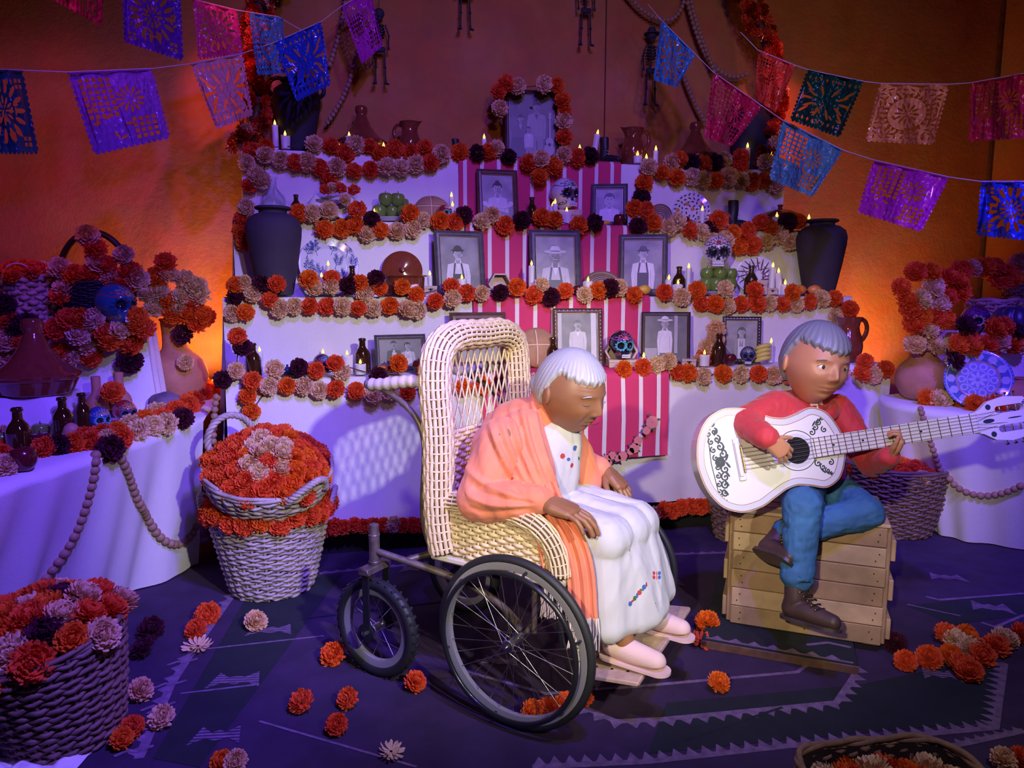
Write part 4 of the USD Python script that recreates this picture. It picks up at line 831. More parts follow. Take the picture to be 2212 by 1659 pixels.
candle('pillar', on(998, 1, .03), 21, 33, 'before the left bowler-hat portrait')
def hexbox(px, k, dy, w, label, name='hexagonal_box'):
    p = on(px, k, dy); r = w * mpp(p) / 2; t = thing(name, label, 'display box', T(*p) @ face_cam(p) @ T(0, 0, r * .866) @ R('x', 90))
    h = sg.Polygon([(r * math.cos(a), r * math.sin(a)) for a in np.arange(6) * math.pi / 3]); part(t, 'wall', ext(h.difference(h.buffer(-r * .12, join_style=2)), .07, -.035), 'pale_wood', 20); part(t, 'back', ext(h.buffer(-r * .1), .004, -.034), 'pale_wood', 20)
hexbox(1079, 1, .09, 52, 'open hexagonal wooden box beside the left bowler-hat portrait')
small_box(on(1062, 1, .03), 40, 14, 'low wooden box with a black clasp under the hexagonal box', .04)
candle('taper', on(1148, 1, .05), 12, 62, 'tall, left of the wide-hat portrait')
p = on(1203, 1, .06); s = mpp(p); t = thing('reed_bowl', 'small low reed bowl before the wide-hat portrait', 'basket', T(*p)); part(t, 'bowl', lathe([(0, 0), (26 * s, 0), (33 * s, 12 * s), (31 * s, 12 * s), (24 * s, 3 * s), (0, 3 * s)], 36), 'wicker_brown', 40); part(t, 'rim', xf(ring(33 * s, 1.6 * s, 40, 6), T(0, 0, 12.5 * s)), 'wicker', True)
apple(on(1248, 1, .05), 22, 'red_apple', 'between the reed bowl and a dripping candle'); candle('pillar', on(1270, 1, .04), 21, 28, 'beside the leaning oval basket')
p = on(1300, 1, .17); s = mpp(p); t = thing('oval_basket', 'oval wicker tray basket leaning behind a green gourd', 'basket', T(*p) @ face_cam(p) @ R('x', 72) @ T(0, 24 * s, 0) @ S(1.5, 1, 1))
part(t, 'tray', lathe([(0, 0), (18 * s, 0), (24 * s, 7 * s), (26 * s, 10 * s), (23 * s, 9 * s), (17 * s, 2 * s), (0, 2 * s)], 32), 'wicker', 40); part(t, 'coils', join([xf(ring(r * s, 1.1 * s, 32, 6), T(0, 0, z * s)) for r, z in ((10, 2), (14, 2), (18, 3), (21, 6), (25.4, 10))]), 'wicker_brown', True)
M('green_gourd', (.08, .12, .06), .4, var=.3, vscale=8); oval_fruit(on(1293, 1, .08), 46, 20, 'green_gourd', 'dark green gourd in front of the oval basket', 'green_gourd', 'gourd', 70)
oval_fruit(on(1392, 1, .02), 31, 21, 'lemon', 'yellow lemon below the right bowler-hat portrait', 'lemon', 'lemon', 5); small_box(on(1366, 1, .05), 26, 13, 'low pale wooden box beside the lemon', .04)
candle('taper', on(1441, 1, .08), 13, 32, 'leaning right of the right bowler-hat portrait', 5); bottle(on(1466, 1, .12), 60, 'behind a short pillar candle right of the right bowler-hat portrait'); candle('taper', on(1486, 1, .14), 11, 56, 'left of the skull on green apples'); candle('pillar', on(1464, 1, .03), 21, 22, 'before the bottle right of the bowler-hat portrait')
pd = on(1552, 1, .12); s = mpp(pd); dish(pd, 44 * s, 'silver plate under green apples and a white skull')
for k, (x, dy, z) in enumerate(((1526, .09, 2), (1546, .05, 2), (1575, .06, 2), (1526, .12, 26), (1556, .07, 26), (1578, .14, 25))): apple(on(x, 1, dy, dz=.012 + z * s), 33 if z < 10 else 30, 'green_apple', ('lower left', 'lower middle', 'lower right', 'upper left', 'upper middle', 'upper right')[k] + ' in the pile under the white skull')
skull(on(1548, 1, .11, dz=53 * s), 63, 'large white skull ornament sitting on green apples', (.66, .65, .64), (.08, .06, .10), (.10, .08, .14), (.40, .06, .06), -4)
plate(on(1632, 1, .19), 84, 'plate printed with spiky plum and olive leaves on the second step', ((.70, .70, .72), [(spear, (.08, .07, .10)), (spear2, (.30, .05, .10))]), 'spiky_plate')
bottle(on(1621, 1, .10), 62, 'before the spiky leaf plate'); small_box(on(1643, 1, .07), 25, 31, 'upright plain wooden box by the spiky leaf plate', .05)
candle('taper', on(1665, 1, .08), 13, 58, 'taller of two right of the spiky plate', 2); candle('taper', on(1682, 1, .07), 12, 46, 'shorter of two right of the spiky plate', -3); candle('pillar', on(1695, 1, .04), 18, 21, 'beside the right urn foot'); small_box(on(1668, 1, .02), 21, 14, 'tiny pale box with a black clasp near the right urn', .04)
oval_fruit(on(1728, 1, .02), 34, 21, 'mango', 'orange mango, left one at the foot of the right urn', 'mango', 'mango', 10); oval_fruit(on(1759, 1, .02), 32, 21, 'mango', 'orange mango, right one at the foot of the right urn', 'mango', 'mango', -15)
# lowest step (0)
bottle(on(549, 0, .05), 72, 'at the left end of the lowest altar step'); candle('taper', on(563, 0, .12), 12, 50, 'behind the leftmost bottle of the lowest step')
candle('taper', on(699, 0, .22), 12, 38, 'behind the small dark skull'); candle('pillar', on(751, 0, .07), 23, 40, 'tall and dripping, left of the couple photograph'); candle('pillar', on(779, 0, .03), 23, 22, 'short, before the bottle by the couple photograph'); bottle(on(784, 0, .12), 74, 'just left of the couple photograph')
p = on(635, 0, .10); s = mpp(p); t = thing('clay_platter', 'shallow dark platter with a small blue jar on the lowest step', 'platter', T(*p) @ S(1.5, 1, 1)); part(t, 'dish', lathe([(0, 0), (24 * s, 0), (34 * s, 10 * s), (32 * s, 11 * s), (22 * s, 3 * s), (0, 3 * s)], 36), 'black_urn', 40)
M('blue_glaze', (.04, .12, .22), .2); p2 = on(621, 0, .10, dz=3.2 * s); t = thing('blue_jar', 'tiny blue lidded jar sitting in the dark platter', 'jar', T(*p2) @ S(s)); part(t, 'body', lathe([(0, 0), (5, 0), (8, 5), (6, 11), (0, 11)], 20, 2), 'blue_glaze', True); part(t, 'lid', lathe([(7, 11), (3, 14), (2, 16), (3, 18), (0, 19)], 20, 2), 'blue_glaze', True)
M('bone_clay', (.42, .34, .28), .6); p2 = on(655, 0, .12, dz=2.8 * s); t = thing('clay_whistle', 'small pale clay bird whistle lying in the dark platter', 'figurine', T(*p2) @ S(s)); part(t, 'body', xf(ball(20, 7, 7, 2), T(4, 0, 12)), 'bone_clay', True); part(t, 'beak', xf(lathe([(4, 0), (2.4, 8), (0, 14)], 12), T(-14, 0, 12) @ R('y', -50)), 'bone_clay', True)
skull(on(697, 0, .08), 38, 'small dark violet skull ornament on the lowest step before a taper', (.06, .025, .09), (.20, .10, .24), (.5, .12, .2), (.1, .4, .5), 18, sub=4)
couple = bust(.34, .42, .17, skin=.34, hair=.05, coat=.10, must=True, collar=.6) + [(sg.box(.29, 0, .39, .33), .62)] + bust(.66, .38, .17, skin=.40, hair=.06, coat=.48, apron=.66)
picture(868, 0, 112, 78, 'landscape framed photograph of a couple on the lowest altar step', couple, 'frame_grey', (.22, .4), dy=.16, rail=.08, turn=5)
oval_fruit(on(838, 0, .04), 62, 18, 'mango', 'orange carrot-like squash before the couple photograph', 'orange_squash', 'squash', -14); apple(on(908, 0, .05), 31, 'red_apple', 'before the couple photograph')
p = on(946, 0, .13); t = thing('mottled_gourd', 'round mottled grey gourd beside the couple photograph', 'gourd', T(*p) @ S(29 * mpp(p))); M('mottled', (.30, .27, .30), .4, var=.9, vscale=3, var2=(.05, .045, .06)); part(t, 'skin', xf(ball(1, 1, 1.05, 3), T(0, 0, 1.05)), 'mottled', True); part(t, 'stem', rod((0, 0, 2.05), (.1, 0, 2.4), .12, 8), 'stem_brown')
picture(1036, 0, 124, 122, 'framed portrait of a pale-haired woman half hidden by the wheelchair back', bust(.5, .62, .24, skin=.38, hair=.32, coat=.34, wide=.9), 'frame_brown', (.34, .5), dy=.16, rail=.13, turn=4)
loaf(on(1160, 0, .16), 88, 86, 'large round bread loaf half hidden behind the wheelchair back', True, 8); bottle(on(1194, 0, .12), 66, 'between the hidden bread loaf and the moustached portrait')
picture(1249, 0, 108, 126, 'framed photograph of a moustached man standing in a pale sweater', bust(.5, .80, .22, skin=.42, hair=.14, coat=.6, must=True, wide=.95, legs=.18) + [(sg.box(.82, 0, .95, 1.3), .62), (sg.box(.0, 0, .1, 1.3), .5)], 'frame_brown', (.24, .40), dy=.15, rail=.09, turn=0, beads=True)
picture(1437, 0, 104, 114, 'framed photograph of a boy in a pale hat and white shirt', bust(.48, .80, .23, skin=.40, hair=.08, coat=.72, hat='brim', wide=.75, legs=.16, arms=True) + [(sg.box(0, 0, .3, .32), .42), (sg.box(.7, .2, .78, 1.2), .42)], 'frame_dark', (.08, .24), dy=.14, rail=.07, turn=-4)
hexbox(1340, 0, .17, 72, 'open hexagonal wooden box behind the black skull'); p = on(1344, 0, .08); s = mpp(p); small_box(p, 62, 17, 'plain wooden box under the black neon skull', .10, 0); skull(p + [-.01, 0, 17.4 * s], 53, 'black skull ornament with neon turquoise eye rings', (.012, .01, .03), (.10, .42, .52), (.35, .10, .40), (.55, .12, .2), 12, dark=(.005, .005, .01))
candle('taper', on(1390, 0, .07), 11, 20, 'short, between the black skull and the boy photograph'); small_box(on(1487, 0, .04), 30, 16, 'small pale box with a dark label under cream flowers', .05)
candle('pillar', on(1521, 0, .03), 21, 24, 'before the upright marigold bunch'); bottle(on(1552, 0, .06), 68, 'before the girl portrait'); apple(on(1577, 0, .07), 26, 'red_apple', 'right of the bottle by the girl portrait'); candle('taper', on(1549, 0, .13), 9, 50, 'hidden behind the bottle by the girl portrait')
picture(1600, 0, 80, 100, 'framed portrait of a girl in a checked apron on the lowest step', bust(.5, .76, .30, skin=.42, hair=.05, coat=.3, apron=.66, long=True, wide=.72), 'frame_dark', (.2, .46), dy=.15, rail=.10, turn=-4, beads=True)
skull(on(1615, 0, .05), 34, 'small dark blue skull ornament at the foot of the girl portrait', (.02, .025, .09), (.10, .08, .2), (.10, .25, .4), (.5, .4, .3), -6, sub=4)
p = on(1646, 0, .08); s = mpp(p); t = thing('banana_bunch', 'bunch of yellow-green bananas right of the small blue skull', 'bananas', T(*p) @ face_cam(p) @ S(s))
for k in range(4): part(t, 'banana', tube(smooth_path([(-16, 0, 4 + k * 9), (-6, -6, 9 + k * 9), (8, -7, 13 + k * 9), (18, -2, 14 + k * 8)], 12), np.array([1.6, 3.4, 4.6, 5, 5.2, 5.2, 5.2, 5, 4.8, 4, 3, 1.4]), 8), 'banana', True)
candle('taper', on(1664, 0, .14), 11, 42, 'between the bananas and the boy mannequin'); pitcher(on(1828, 0, .13), 94, 'at the right end of the lowest altar step', 0)
# ---------------------------------------------------------------- wicker wheelchair; local x forward, y to the far side
M('rubber', (.018, .018, .02), .55); M('chrome', (.55, .55, .56), .25, metal=1); M('rim_metal', (.36, .35, .35), .35, metal=.35); M('worn_metal', (.17, .13, .11), .45, metal=.4, var=.5, vscale=25)
M('black_metal', (.015, .015, .018), .25, coat=.4); M('ivory_paint', (.66, .60, .50), .5, var=.15, vscale=8); M('foot_wood', (.52, .36, .27), .6, var=.35, vscale=14); M('wrap', (.62, .54, .46), .7, bump=.3, bscale=60)
WD, WN = unit((.725, -.688, 0)), unit((.688, .725, 0)); WO = np.array([.499, 2.238, 0])
CH = basis(WO, WD, WN, (0, 0, 1)); CHI = np.linalg.inv(CH)
def chl(px, py, y):
    """wheelchair-local point seen at the pixel, in the upright plane a distance y from the near wheel"""
    d = ray(px, py); t = (y - (EYE - WO) @ WN) / (d @ WN); return (CHI @ np.r_[EYE + d * t, 1])[:3]
wc = thing('wheelchair', 'old wicker wheelchair with spoked wheels under the elderly mannequin', 'wheelchair', CH)
XZ = R('x', 90)
def wheel(c, Rw, tr, sp, hubw, nm, tread=False):
    w = part(wc, nm, xf(ring(Rw - tr, tr, 72, 12), T(*c) @ XZ), 'rubber', True)
    if tread: part(wc, 'tread', join([xf(rbox(.010, .003, tr * .85, .001), T(*c) @ R('y', k * 360 / 70) @ T(0, (k % 2 - .5) * tr * .9, 0) @ T(0, 0, Rw - .001) @ R('z', 25 if k % 2 else -25) @ R('x', 90)) for k in range(70)]), 'rubber')
    part(wc, 'wheel_rim', xf(lathe([(Rw - 2 * tr + .006, -.015), (Rw - 2 * tr + .010, -.013), (Rw - 2 * tr + .006, 0), (Rw - 2 * tr + .010, .013), (Rw - 2 * tr + .006, .015), (Rw - 2 * tr - .020, .009), (Rw - 2 * tr - .020, -.009), (Rw - 2 * tr + .006, -.015)], 72), T(*c) @ XZ), 'rim_metal', 40)
    part(wc, 'hub', xf(lathe([(0, -hubw), (.008, -hubw), (.009, -hubw * .8), (.02, -hubw * .75), (.022, -hubw * .6), (.014, -hubw * .55), (.014, hubw * .55), (.022, hubw * .6), (.02, hubw * .75), (.008, hubw * .8), (0, hubw)], 20), T(*c) @ XZ), 'chrome', 40)
    for k in range(sp):
        a = 2 * math.pi * k / sp; sd = -1 if k % 2 else 1; b = a + (.9 if (k // 2) % 2 else -.9)
        part(wc, 'spoke', rod((c[0] + .02 * math.cos(b), c[1] + sd * hubw * .65, c[2] + .02 * math.sin(b)), (c[0] + (Rw - 2 * tr - .01) * math.cos(a), c[1] + sd * .003, c[2] + (Rw - 2 * tr - .01) * math.sin(a)), .0013, 5), 'chrome', True)
for y in (0, .83):
    wheel((0, y, .31), .31, .016, 32, .05, 'tyre'); o = -.045 if y == 0 else .045
    part(wc, 'push_rim', xf(ring(.262, .009, 72, 10), T(0, y + o, .31) @ XZ), 'black_metal', True)
    for k in range(6): a = k * math.pi / 3 + .3; part(wc, 'rim_clip', tube([(.262 * math.cos(a), y + o, .31 + .262 * math.sin(a)), (.272 * math.cos(a), y + o * .6, .31 + .272 * math.sin(a)), (.276 * math.cos(a), y, .31 + .276 * math.sin(a))], .005, 6), 'black_metal', True)
for y in (.015, .65):
    c = (-.632 if y < .3 else -.66, y, .20); wheel(c, .20, .024, 14, .045, 'caster_tyre', y < .3)
    for sd in (-1, 1):
        part(wc, 'fork_blade', join([rbox(.036, .008, .25, .003, (c[0] + .004, y + sd * .058, .315)), xf(lathe([(0, -.005), (.036, -.005), (.036, .005), (0, .005)], 20), T(c[0], y + sd * .058, .2) @ XZ)]), 'black_metal', 30)
        part(wc, 'axle_nut', xf(lathe([(0, 0), (.012, 0), (.012, .012), (.006, .016), (0, .016)], 6), T(c[0], y + sd * .062, .2) @ R('x', -90 * sd)), 'chrome', 20)
    part(wc, 'fork_crown', rbox(.05, .14, .028, .004, (c[0], y, .445)), 'worn_metal')
    part(wc, 'caster_stem', xf(lathe([(0, 0), (.024, 0), (.025, .01), (.021, .015), (.021, .11), (.023, .115), (.019, .12), (.019, .155), (.01, .16), (0, .16)], 20), T(c[0], y, .46)), 'worn_metal', 40)
    part(wc, 'frame_tube', tube(smooth_path([(c[0] + .01, y, .51), (c[0] + .12, y + (.04 if y < .3 else -.04), .48), (-.2, .12 if y < .3 else .55, .40), (0, .06 if y < .3 else .74, .33)], 20), .014, 10), 'worn_metal', True)
    part(wc, 'frame_tube', tube(smooth_path([(c[0] + .12, y + (.04 if y < .3 else -.04), .48), (c[0] + .22, .16 if y < .3 else .5, .5), (-.36, .2 if y < .3 else .48, .5)], 12), .013, 10), 'worn_metal', True)
part(wc, 'axle', rod((0, -.02, .31), (0, .85, .31), .011, 10), 'worn_metal', True)
for y in (.10, .66): part(wc, 'leg_bar', rod((.03, y, .5), (.03, y, .31), .011, 8), 'worn_metal', True); part(wc, 'foot_bar', tube([(.10, y, .5), (.14, y, .3), (.18, y, .175)], .010, 8), 'black_metal', True)
part(wc, 'seat_board', rbox(.56, .62, .032, .01, (-.13, .38, .515)), 'ivory_paint', 40)
part(wc, 'kick_panel', xf(rbox(.012, .5, .33, .004), T(.145, .40, .33) @ R('y', -12)), 'ivory_paint')
fb = np.eye(4) @ T(.27, .47, .185) @ R('y', -8) @ R('x', 3); part(wc, 'footboard', xf(rbox(.24, .60, .018, .004), fb), 'foot_wood'); part(wc, 'footboard_edge', xf(rbox(.016, .60, .012, .002, (-.11, 0, -.016)), fb), 'worn_metal')
part(wc, 'footboard_holes', join([xf(lathe([(0, .0095), (.006, .0096), (.006, .009)], 10), fb @ T(.02 * k, -.24 + .05 * (k % 3), 0)) for k in range(-4, 5)]), 'black_board')
# wicker: rolled edges, lattice back, woven sides
def roll(path, r, name, n=14, wraps=.033):
    P_ = np.asarray(path); m = len(P_); t = np.gradient(P_, axis=0); t /= np.linalg.norm(t, axis=1, keepdims=True)
    u = unit(np.cross(t[0], [0, 1, .2])); us = []
    for k in range(m): u = unit(u - t[k] * (u @ t[k])); us.append(u)
    us = np.array(us); w = np.cross(t, us); L = np.r_[0, np.cumsum(np.linalg.norm(np.diff(P_, axis=0), axis=1))]
    part(wc, name + '_core', tube(P_, r * .86, 10), 'wicker_brown', True)
    gs = []
    for k in range(n):
        a = 2 * math.pi * k / n; rr = r * (1 + .045 * np.sin(L / wraps * math.pi + math.pi * k))
        gs.append(tube(P_ + rr[:, None] * (math.cos(a) * us + math.sin(a) * w), r * .155, 5))
    part(wc, name + '_strands', join(gs), 'rattan', True, kind='stuff')
    gs = []
    for s in np.arange(wraps / 2, L[-1], wraps):
        c = np.array([np.interp(s, L, P_[:, q]) for q in range(3)]); a0 = np.array([np.interp(s, L, us[:, q]) for q in range(3)]); b0 = np.array([np.interp(s, L, w[:, q]) for q in range(3)])
        th = np.arange(28) * 2 * np.pi / 28; rr = r * (1.03 + .05 * np.cos(th * n / 2)); gs.append(tube(c + rr[:, None] * (np.cos(th)[:, None] * a0 + np.sin(th)[:, None] * b0), r * .075, 4, True))
    part(wc, name + '_wraps', join(gs), 'rattan', True, kind='stuff')
bx = -.375
back = smooth_path([(bx + .02, .095, .54), (bx, .09, .75), (bx, .09, 1.0), (bx - .01, .09, 1.20), (bx - .01, .115, 1.29), (bx - .01, .19, 1.33), (bx - .01, .38, 1.335), (bx - .01, .57, 1.33), (bx - .01, .645, 1.29), (bx - .01, .67, 1.20), (bx, .67, 1.0), (bx, .67, .75), (bx + .02, .665, .54)], 130)
roll(back, .052, 'back_roll', 18)
zig = []
for k in range(-9, 16):
    for sg_ in (1, -1):
        pts = [(bx - .01, .11 + k * .045 + sg_ * (z - .98) * .36 + (.16 if sg_ < 0 else 0), z) for z in np.linspace(.98, 1.30, 8)]; pts = [q for q in pts if .11 < q[1] < .65]
        if len(pts) > 2: zig.append(tube(pts, .0042, 5))
part(wc, 'back_lattice', join(zig), 'rattan', True, kind='stuff')
def woven(name, fn, nu, nv, r, flat_=1.0):
    """strips in rows fn(u, v) -> point with alternating over and under; u along the row"""
    gs, st = [], []
    for j in range(nv):
        us_ = np.linspace(0, 1, nu * 3 + 1); gs.append(tube([fn(u, (j + .5) / nv, r * .9 * math.cos(math.pi * nu * u + math.pi * j)) for u in us_], r, 6, flat=flat_))
    for k in range(nu + 1): st.append(tube([fn(k / nu, v, 0) for v in np.linspace(0, 1, 10)], r * .7, 5))
    part(wc, name + '_weave', join(gs), 'rattan', True, kind='stuff'); part(wc, name + '_stakes', join(st), 'rattan', True, kind='stuff')
woven('back_panel', lambda u, v, o: np.array([bx - .005 - o, .12 + .52 * u, .55 + .43 * v]), 16, 26, .0085)
for y0, sd, nm in ((.095, -1, 'near_side'), (.665, 1, 'far_side')):
    woven('side_panel', lambda u, v, o: np.array([-.36 + .44 * u, y0 + sd * (.02 * math.sin(u * 3) + o), .535 + .19 * v - .05 * v * u ** 3]), 13, 12, .0085)
    roll(smooth_path([(-.34, y0, .735), (-.18, y0 + sd * .01, .745), (-.03, y0 + sd * .015, .735), (.06, y0 + sd * .01, .70), (.11, y0, .63), (.13, y0, .54)], 60), .034, 'arm_roll', 14)
for y in (.09, .67):
    h0 = (-.70, y, 1.145); part(wc, 'push_handle', tube(smooth_path([h0, (-.6, y, 1.155), (-.5, y, 1.17), (-.42, y, 1.17)], 24), .024 + .003 * np.sin(np.arange(24) * 1.9), 12), 'wrap', True); part(wc, 'handle_cap', xf(lathe([(0, -.012), (.019, -.012), (.021, 0), (.026, .01)], 18), T(*h0) @ R('y', 90) @ T(0, 0, -.005)), 'ivory_paint', True)
    part(wc, 'handle_tube', tube(smooth_path([(-.64, y, 1.13), (-.53, y, 1.08), (-.455, y, 1.0), (-.44, y, .86), (-.44, y, .60), (-.40, y, .52)], 24), .012, 10), 'worn_metal', True)

# ---------------------------------------------------------------- the crate on its board
M('crate_wood', (.50, .33, .17), .6, var=.35, vscale=5, bump=.2, bscale=30, rand=.25); M('crate_wood_pale', (.60, .42, .24), .6, var=.35, vscale=6, rand=.2); M('crate_wood_dark', (.40, .25, .13), .6, var=.4, vscale=5)
CB = basis((1.60, 2.72, 0), unit((.834, -.551, 0)), unit((.551, .834, 0)), (0, 0, 1))
bd = thing('base_board', 'low board painted like the rug under the wooden crate', 'board', CB @ T(-.10, -.21, .0035)); part(bd, 'board', rbox(.60, .80, .032, .003, (.30, .40, .016)), 'rug_green'); part(bd, 'edge', rbox(.604, .006, .034, .001, (.30, -.003, .017)), 'frame_brown')
part(bd, 'painted_teeth', join([ext(sg.Polygon([(.03 + k * .075, .03), (.095 + k * .075, .025), (.06 + k * .075, .065)]), .001, .0322) for k in range(7)] + [ext(sg.LineString([(.02, .03), (.58, .025)]).buffer(.006), .001, .0323), ext(sg.LineString([(.42, .12), (.50, .17), (.58, .16)]).buffer(.008), .001, .0322)]), 'rug_pale', False)
cr = thing('wooden_crate', 'upturned pale plank crate carrying the mannequin with the guitar', 'crate', CB @ T(0, 0, .036))
for k in range(6): part(cr, 'front_plank', rbox(.60, .016, .081, .003, (.30 + rnd.uniform(-.003, .003), rnd.uniform(-.002, .002), .045 + k * .0845)), ('crate_wood', 'crate_wood_pale', 'crate_wood_dark')[k % 3], False)
for x in (.035, .30, .565): part(cr, 'foot', rbox(.06, .03, .05, .003, (x, .025, .02)), 'crate_wood', False); part(cr, 'batten', rbox(.06, .018, .50, .003, (x, .018, .25)), 'crate_wood_dark', False)
for k in range(5): part(cr, 'top_slat', rbox(.62, .078, .015, .003, (.30, .035 + k * .092, .517)), ('crate_wood_pale', 'crate_wood', 'crate_wood_dark')[k % 3], False)
for sx in (0, 1):
    for k in range(3): part(cr, 'side_plank', rbox(.018, .44, .09, .003, (.628 if sx else -.028, .24, .07 + k * .17)), 'crate_wood', False)
    for y in (.03, .43): part(cr, 'corner_post', rbox(.03, .035, .50, .003, (.602 if sx else -.003, y, .255)), 'crate_wood_dark', False)
for k in range(3): part(cr, 'rear_plank', rbox(.60, .016, .11, .003, (.30, .455, .09 + k * .16)), 'crate_wood', False)
part(cr, 'nail_heads', join([ball(.003, sub=1, c=(x + rnd.uniform(-.012, .012), -.009, .03 + k * .0845 + q)) for x in (.035, .30, .565) for k in range(6) for q in (0, .03)]), 'black_metal', kind='stuff')

# ---------------------------------------------------------------- plain white guitar
M('white_lacquer', (.74, .72, .69), .22, coat=.5); M('pearl', (.66, .66, .70), .2, var=.35, vscale=26, coat=.5); M('ornament_ink', (.02, .035, .04), .5); M('brass', (.55, .38, .12), .35, metal=1); M('hole_black', (.004, .004, .004), .9)
gx = unit(RT * math.cos(math.radians(8.3)) + UP * math.sin(math.radians(8.3)) + FW * .05); gz = unit(-FW + UP * .12 - RT * .05); gy = unit(np.cross(gz, gx)); gz = np.cross(gx, gy)
GD = 2.86; GS = GD / FPX; GT = basis(atd(1507, 1006, GD), gx, gy, gz)
gt = thing('guitar', 'white acoustic guitar with dark scrollwork held across the seated mannequin', 'guitar', GT @ S(GS))
hu = np.array([0, 6, 22, 48, 84, 120, 155, 185, 208, 235, 268, 298, 318, 326]); hv = np.array([0, 40, 76, 102, 113, 108, 92, 78, 74, 79, 88, 76, 46, 20])
from scipy.interpolate import PchipInterpolator
tp = np.linspace(0, 1, 110); us_ = PchipInterpolator(np.linspace(0, 1, 14), hu)(tp); vs_ = PchipInterpolator(np.linspace(0, 1, 14), hv)(tp)
outl = sg.Polygon(np.r_[np.c_[us_, vs_], np.c_[us_[::-1], -vs_[::-1]]]).buffer(2).buffer(-2)
hole = sg.Point(221, 0).buffer(29, 24)
part(gt, 'body', ext(outl, 44, -46), 'white_lacquer', 50)
part(gt, 'top_plate', ext(outl.buffer(.5).difference(hole), 2.2, -2), 'white_lacquer', 40)
for a, b, m, nm in ((3, 15, 'pearl', 'pearl_border'), (.2, 3, 'frame_gilt', 'edge_binding'), (15, 16.2, 'frame_gilt', 'inner_line')): part(gt, nm, ext(outl.buffer(-a).difference(outl.buffer(-b)), .5, .2), m, False)
part(gt, 'rosette', ext(sg.Point(221, 0).buffer(37, 24).difference(hole), .5, .25), 'pearl', False); part(gt, 'rosette_line', ext(annulus(43, 44.5) if False else sg.Point(221, 0).buffer(44, 32).difference(sg.Point(221, 0).buffer(42.6, 32)), .5, .25), 'ornament_ink', False); part(gt, 'sound_hole', ext(hole, .4, -1.6), 'hole_black', False)
orn = []
for sy in (-1, 1):
    orn += [curl(58 - 3 * q, sy * (16 + q * 17), 10 - q * .7, sy, 1.6) for q in range(5)] + [curl(42 - 2 * q, sy * (10 + 18 * q), 7, -sy, 1.4) for q in range(4)] + [lv(66 - 5 * q, sy * (8 + 19 * q), 60 * sy, 8, 2.4) for q in range(5)] + [lv(47, sy * (86), 40 * sy, 9, 3), lv(38, sy * 78, 110 * sy, 8, 3)]
    orn += [curl(262 + q * 9, sy * (34 + 9 * q), 8 - q, sy, 1.2) for q in range(4)] + [lv(270 + q * 8, sy * (52 + 4 * q), 50 * sy, 7, 1.8) for q in range(3)] + [curl(290, sy * 36, 7, -sy, 1.2)]
orn += [sa.translate(rosette(11, 8), 50, 0), sg.LineString([(34, -60), (30, 0), (34, 60)]).buffer(.8)]
for g_ in getattr(so.unary_union(orn).intersection(outl.buffer(-17)), 'geoms', []): part(gt, 'scroll', ext(g_, .5, .3), 'ornament_ink', False)
part(gt, 'bridge', join([rbox(15, 92, 5, 1.5, (92, 0, 3)), rbox(9, 74, 6, 1.5, (90, 0, 6))]), 'white_lacquer'); part(gt, 'saddle', rbox(4, 60, 8, 1, (98, 0, 6)), 'brass')
part(gt, 'neck', rbox(310, 36, 18, 6, (478, 0, -6)), 'white_lacquer'); part(gt, 'fretboard', rbox(372, 44, 6, 1, (440, 0, 5)), 'white_lacquer')
for k in range(20): part(gt, 'fret', rbox(1.3, 44, 1.6, .3, (256 + 360 * (1 - 2 ** (-(k + .2) / 16)) / (1 - 2 ** (-20 / 16)), 0, 8.4)) if False else rbox(1.5, 44, 1.8, .3, (258 + k * (12 + k * .35), 0, 8.4)), 'worn_metal')
for k in range(4): part(gt, 'inlay_dot', xf(lathe([(0, 8.3), (2.6, 8.3), (2.6, 8)], 14), T(300 + k * 66, 0, 0)), 'ornament_ink')
hs = sg.Polygon([(626, -20), (640, -24), (664, -40), (700, -46), (742, -40), (756, -18), (750, 0), (756, 18), (742, 40), (700, 46), (664, 40), (640, 24), (626, 20)]).buffer(3).difference(so.unary_union([sg.LineString([(682, 21), (733, 21)]).buffer(8), sg.LineString([(682, -21), (733, -21)]).buffer(8)]))
part(gt, 'headstock', ext(hs, 11, -6), 'white_lacquer', 40); part(gt, 'nut', rbox(5, 44, 9, 1, (627, 0, 5)), 'pearl')
part(gt, 'head_ornament', ext(so.unary_union([sa.translate(rosette(6, 7), 660, 30), sa.translate(rosette(6, 7), 660, -30), lv(655, 0, 0, 13, 4.5), lv(715, 0, 0, 16, 1.4), curl(742, 30, 5, 1, 1), curl(742, -30, 5, -1, 1)]).intersection(hs), .5, 5), 'ornament_ink', False)
for sy in (-1, 1):
    for k in range(3): part(gt, 'tuner_roller', rod((690 + k * 19, sy * 12, -1), (690 + k * 19, sy * 30, -1), 2, 6), 'chrome', True); part(gt, 'tuner_peg', join([rod((690 + k * 19, sy * 44, -2), (690 + k * 19, sy * 53, -2), 1.5, 6), rbox(8, 5, 4, 1, (690 + k * 19, sy * 55, -2))]), 'chrome')
for k in range(6):
    y = (k - 2.5) * 7.2; part(gt, 'string', tube([(94, y * 1.25, 10), (627, y * .95, 10.2), (692 + (k % 3) * 19, (12 + 9 * (k % 2)) * (1 if y > 0 else -1), 2)], .45, 5), 'worn_metal', True)
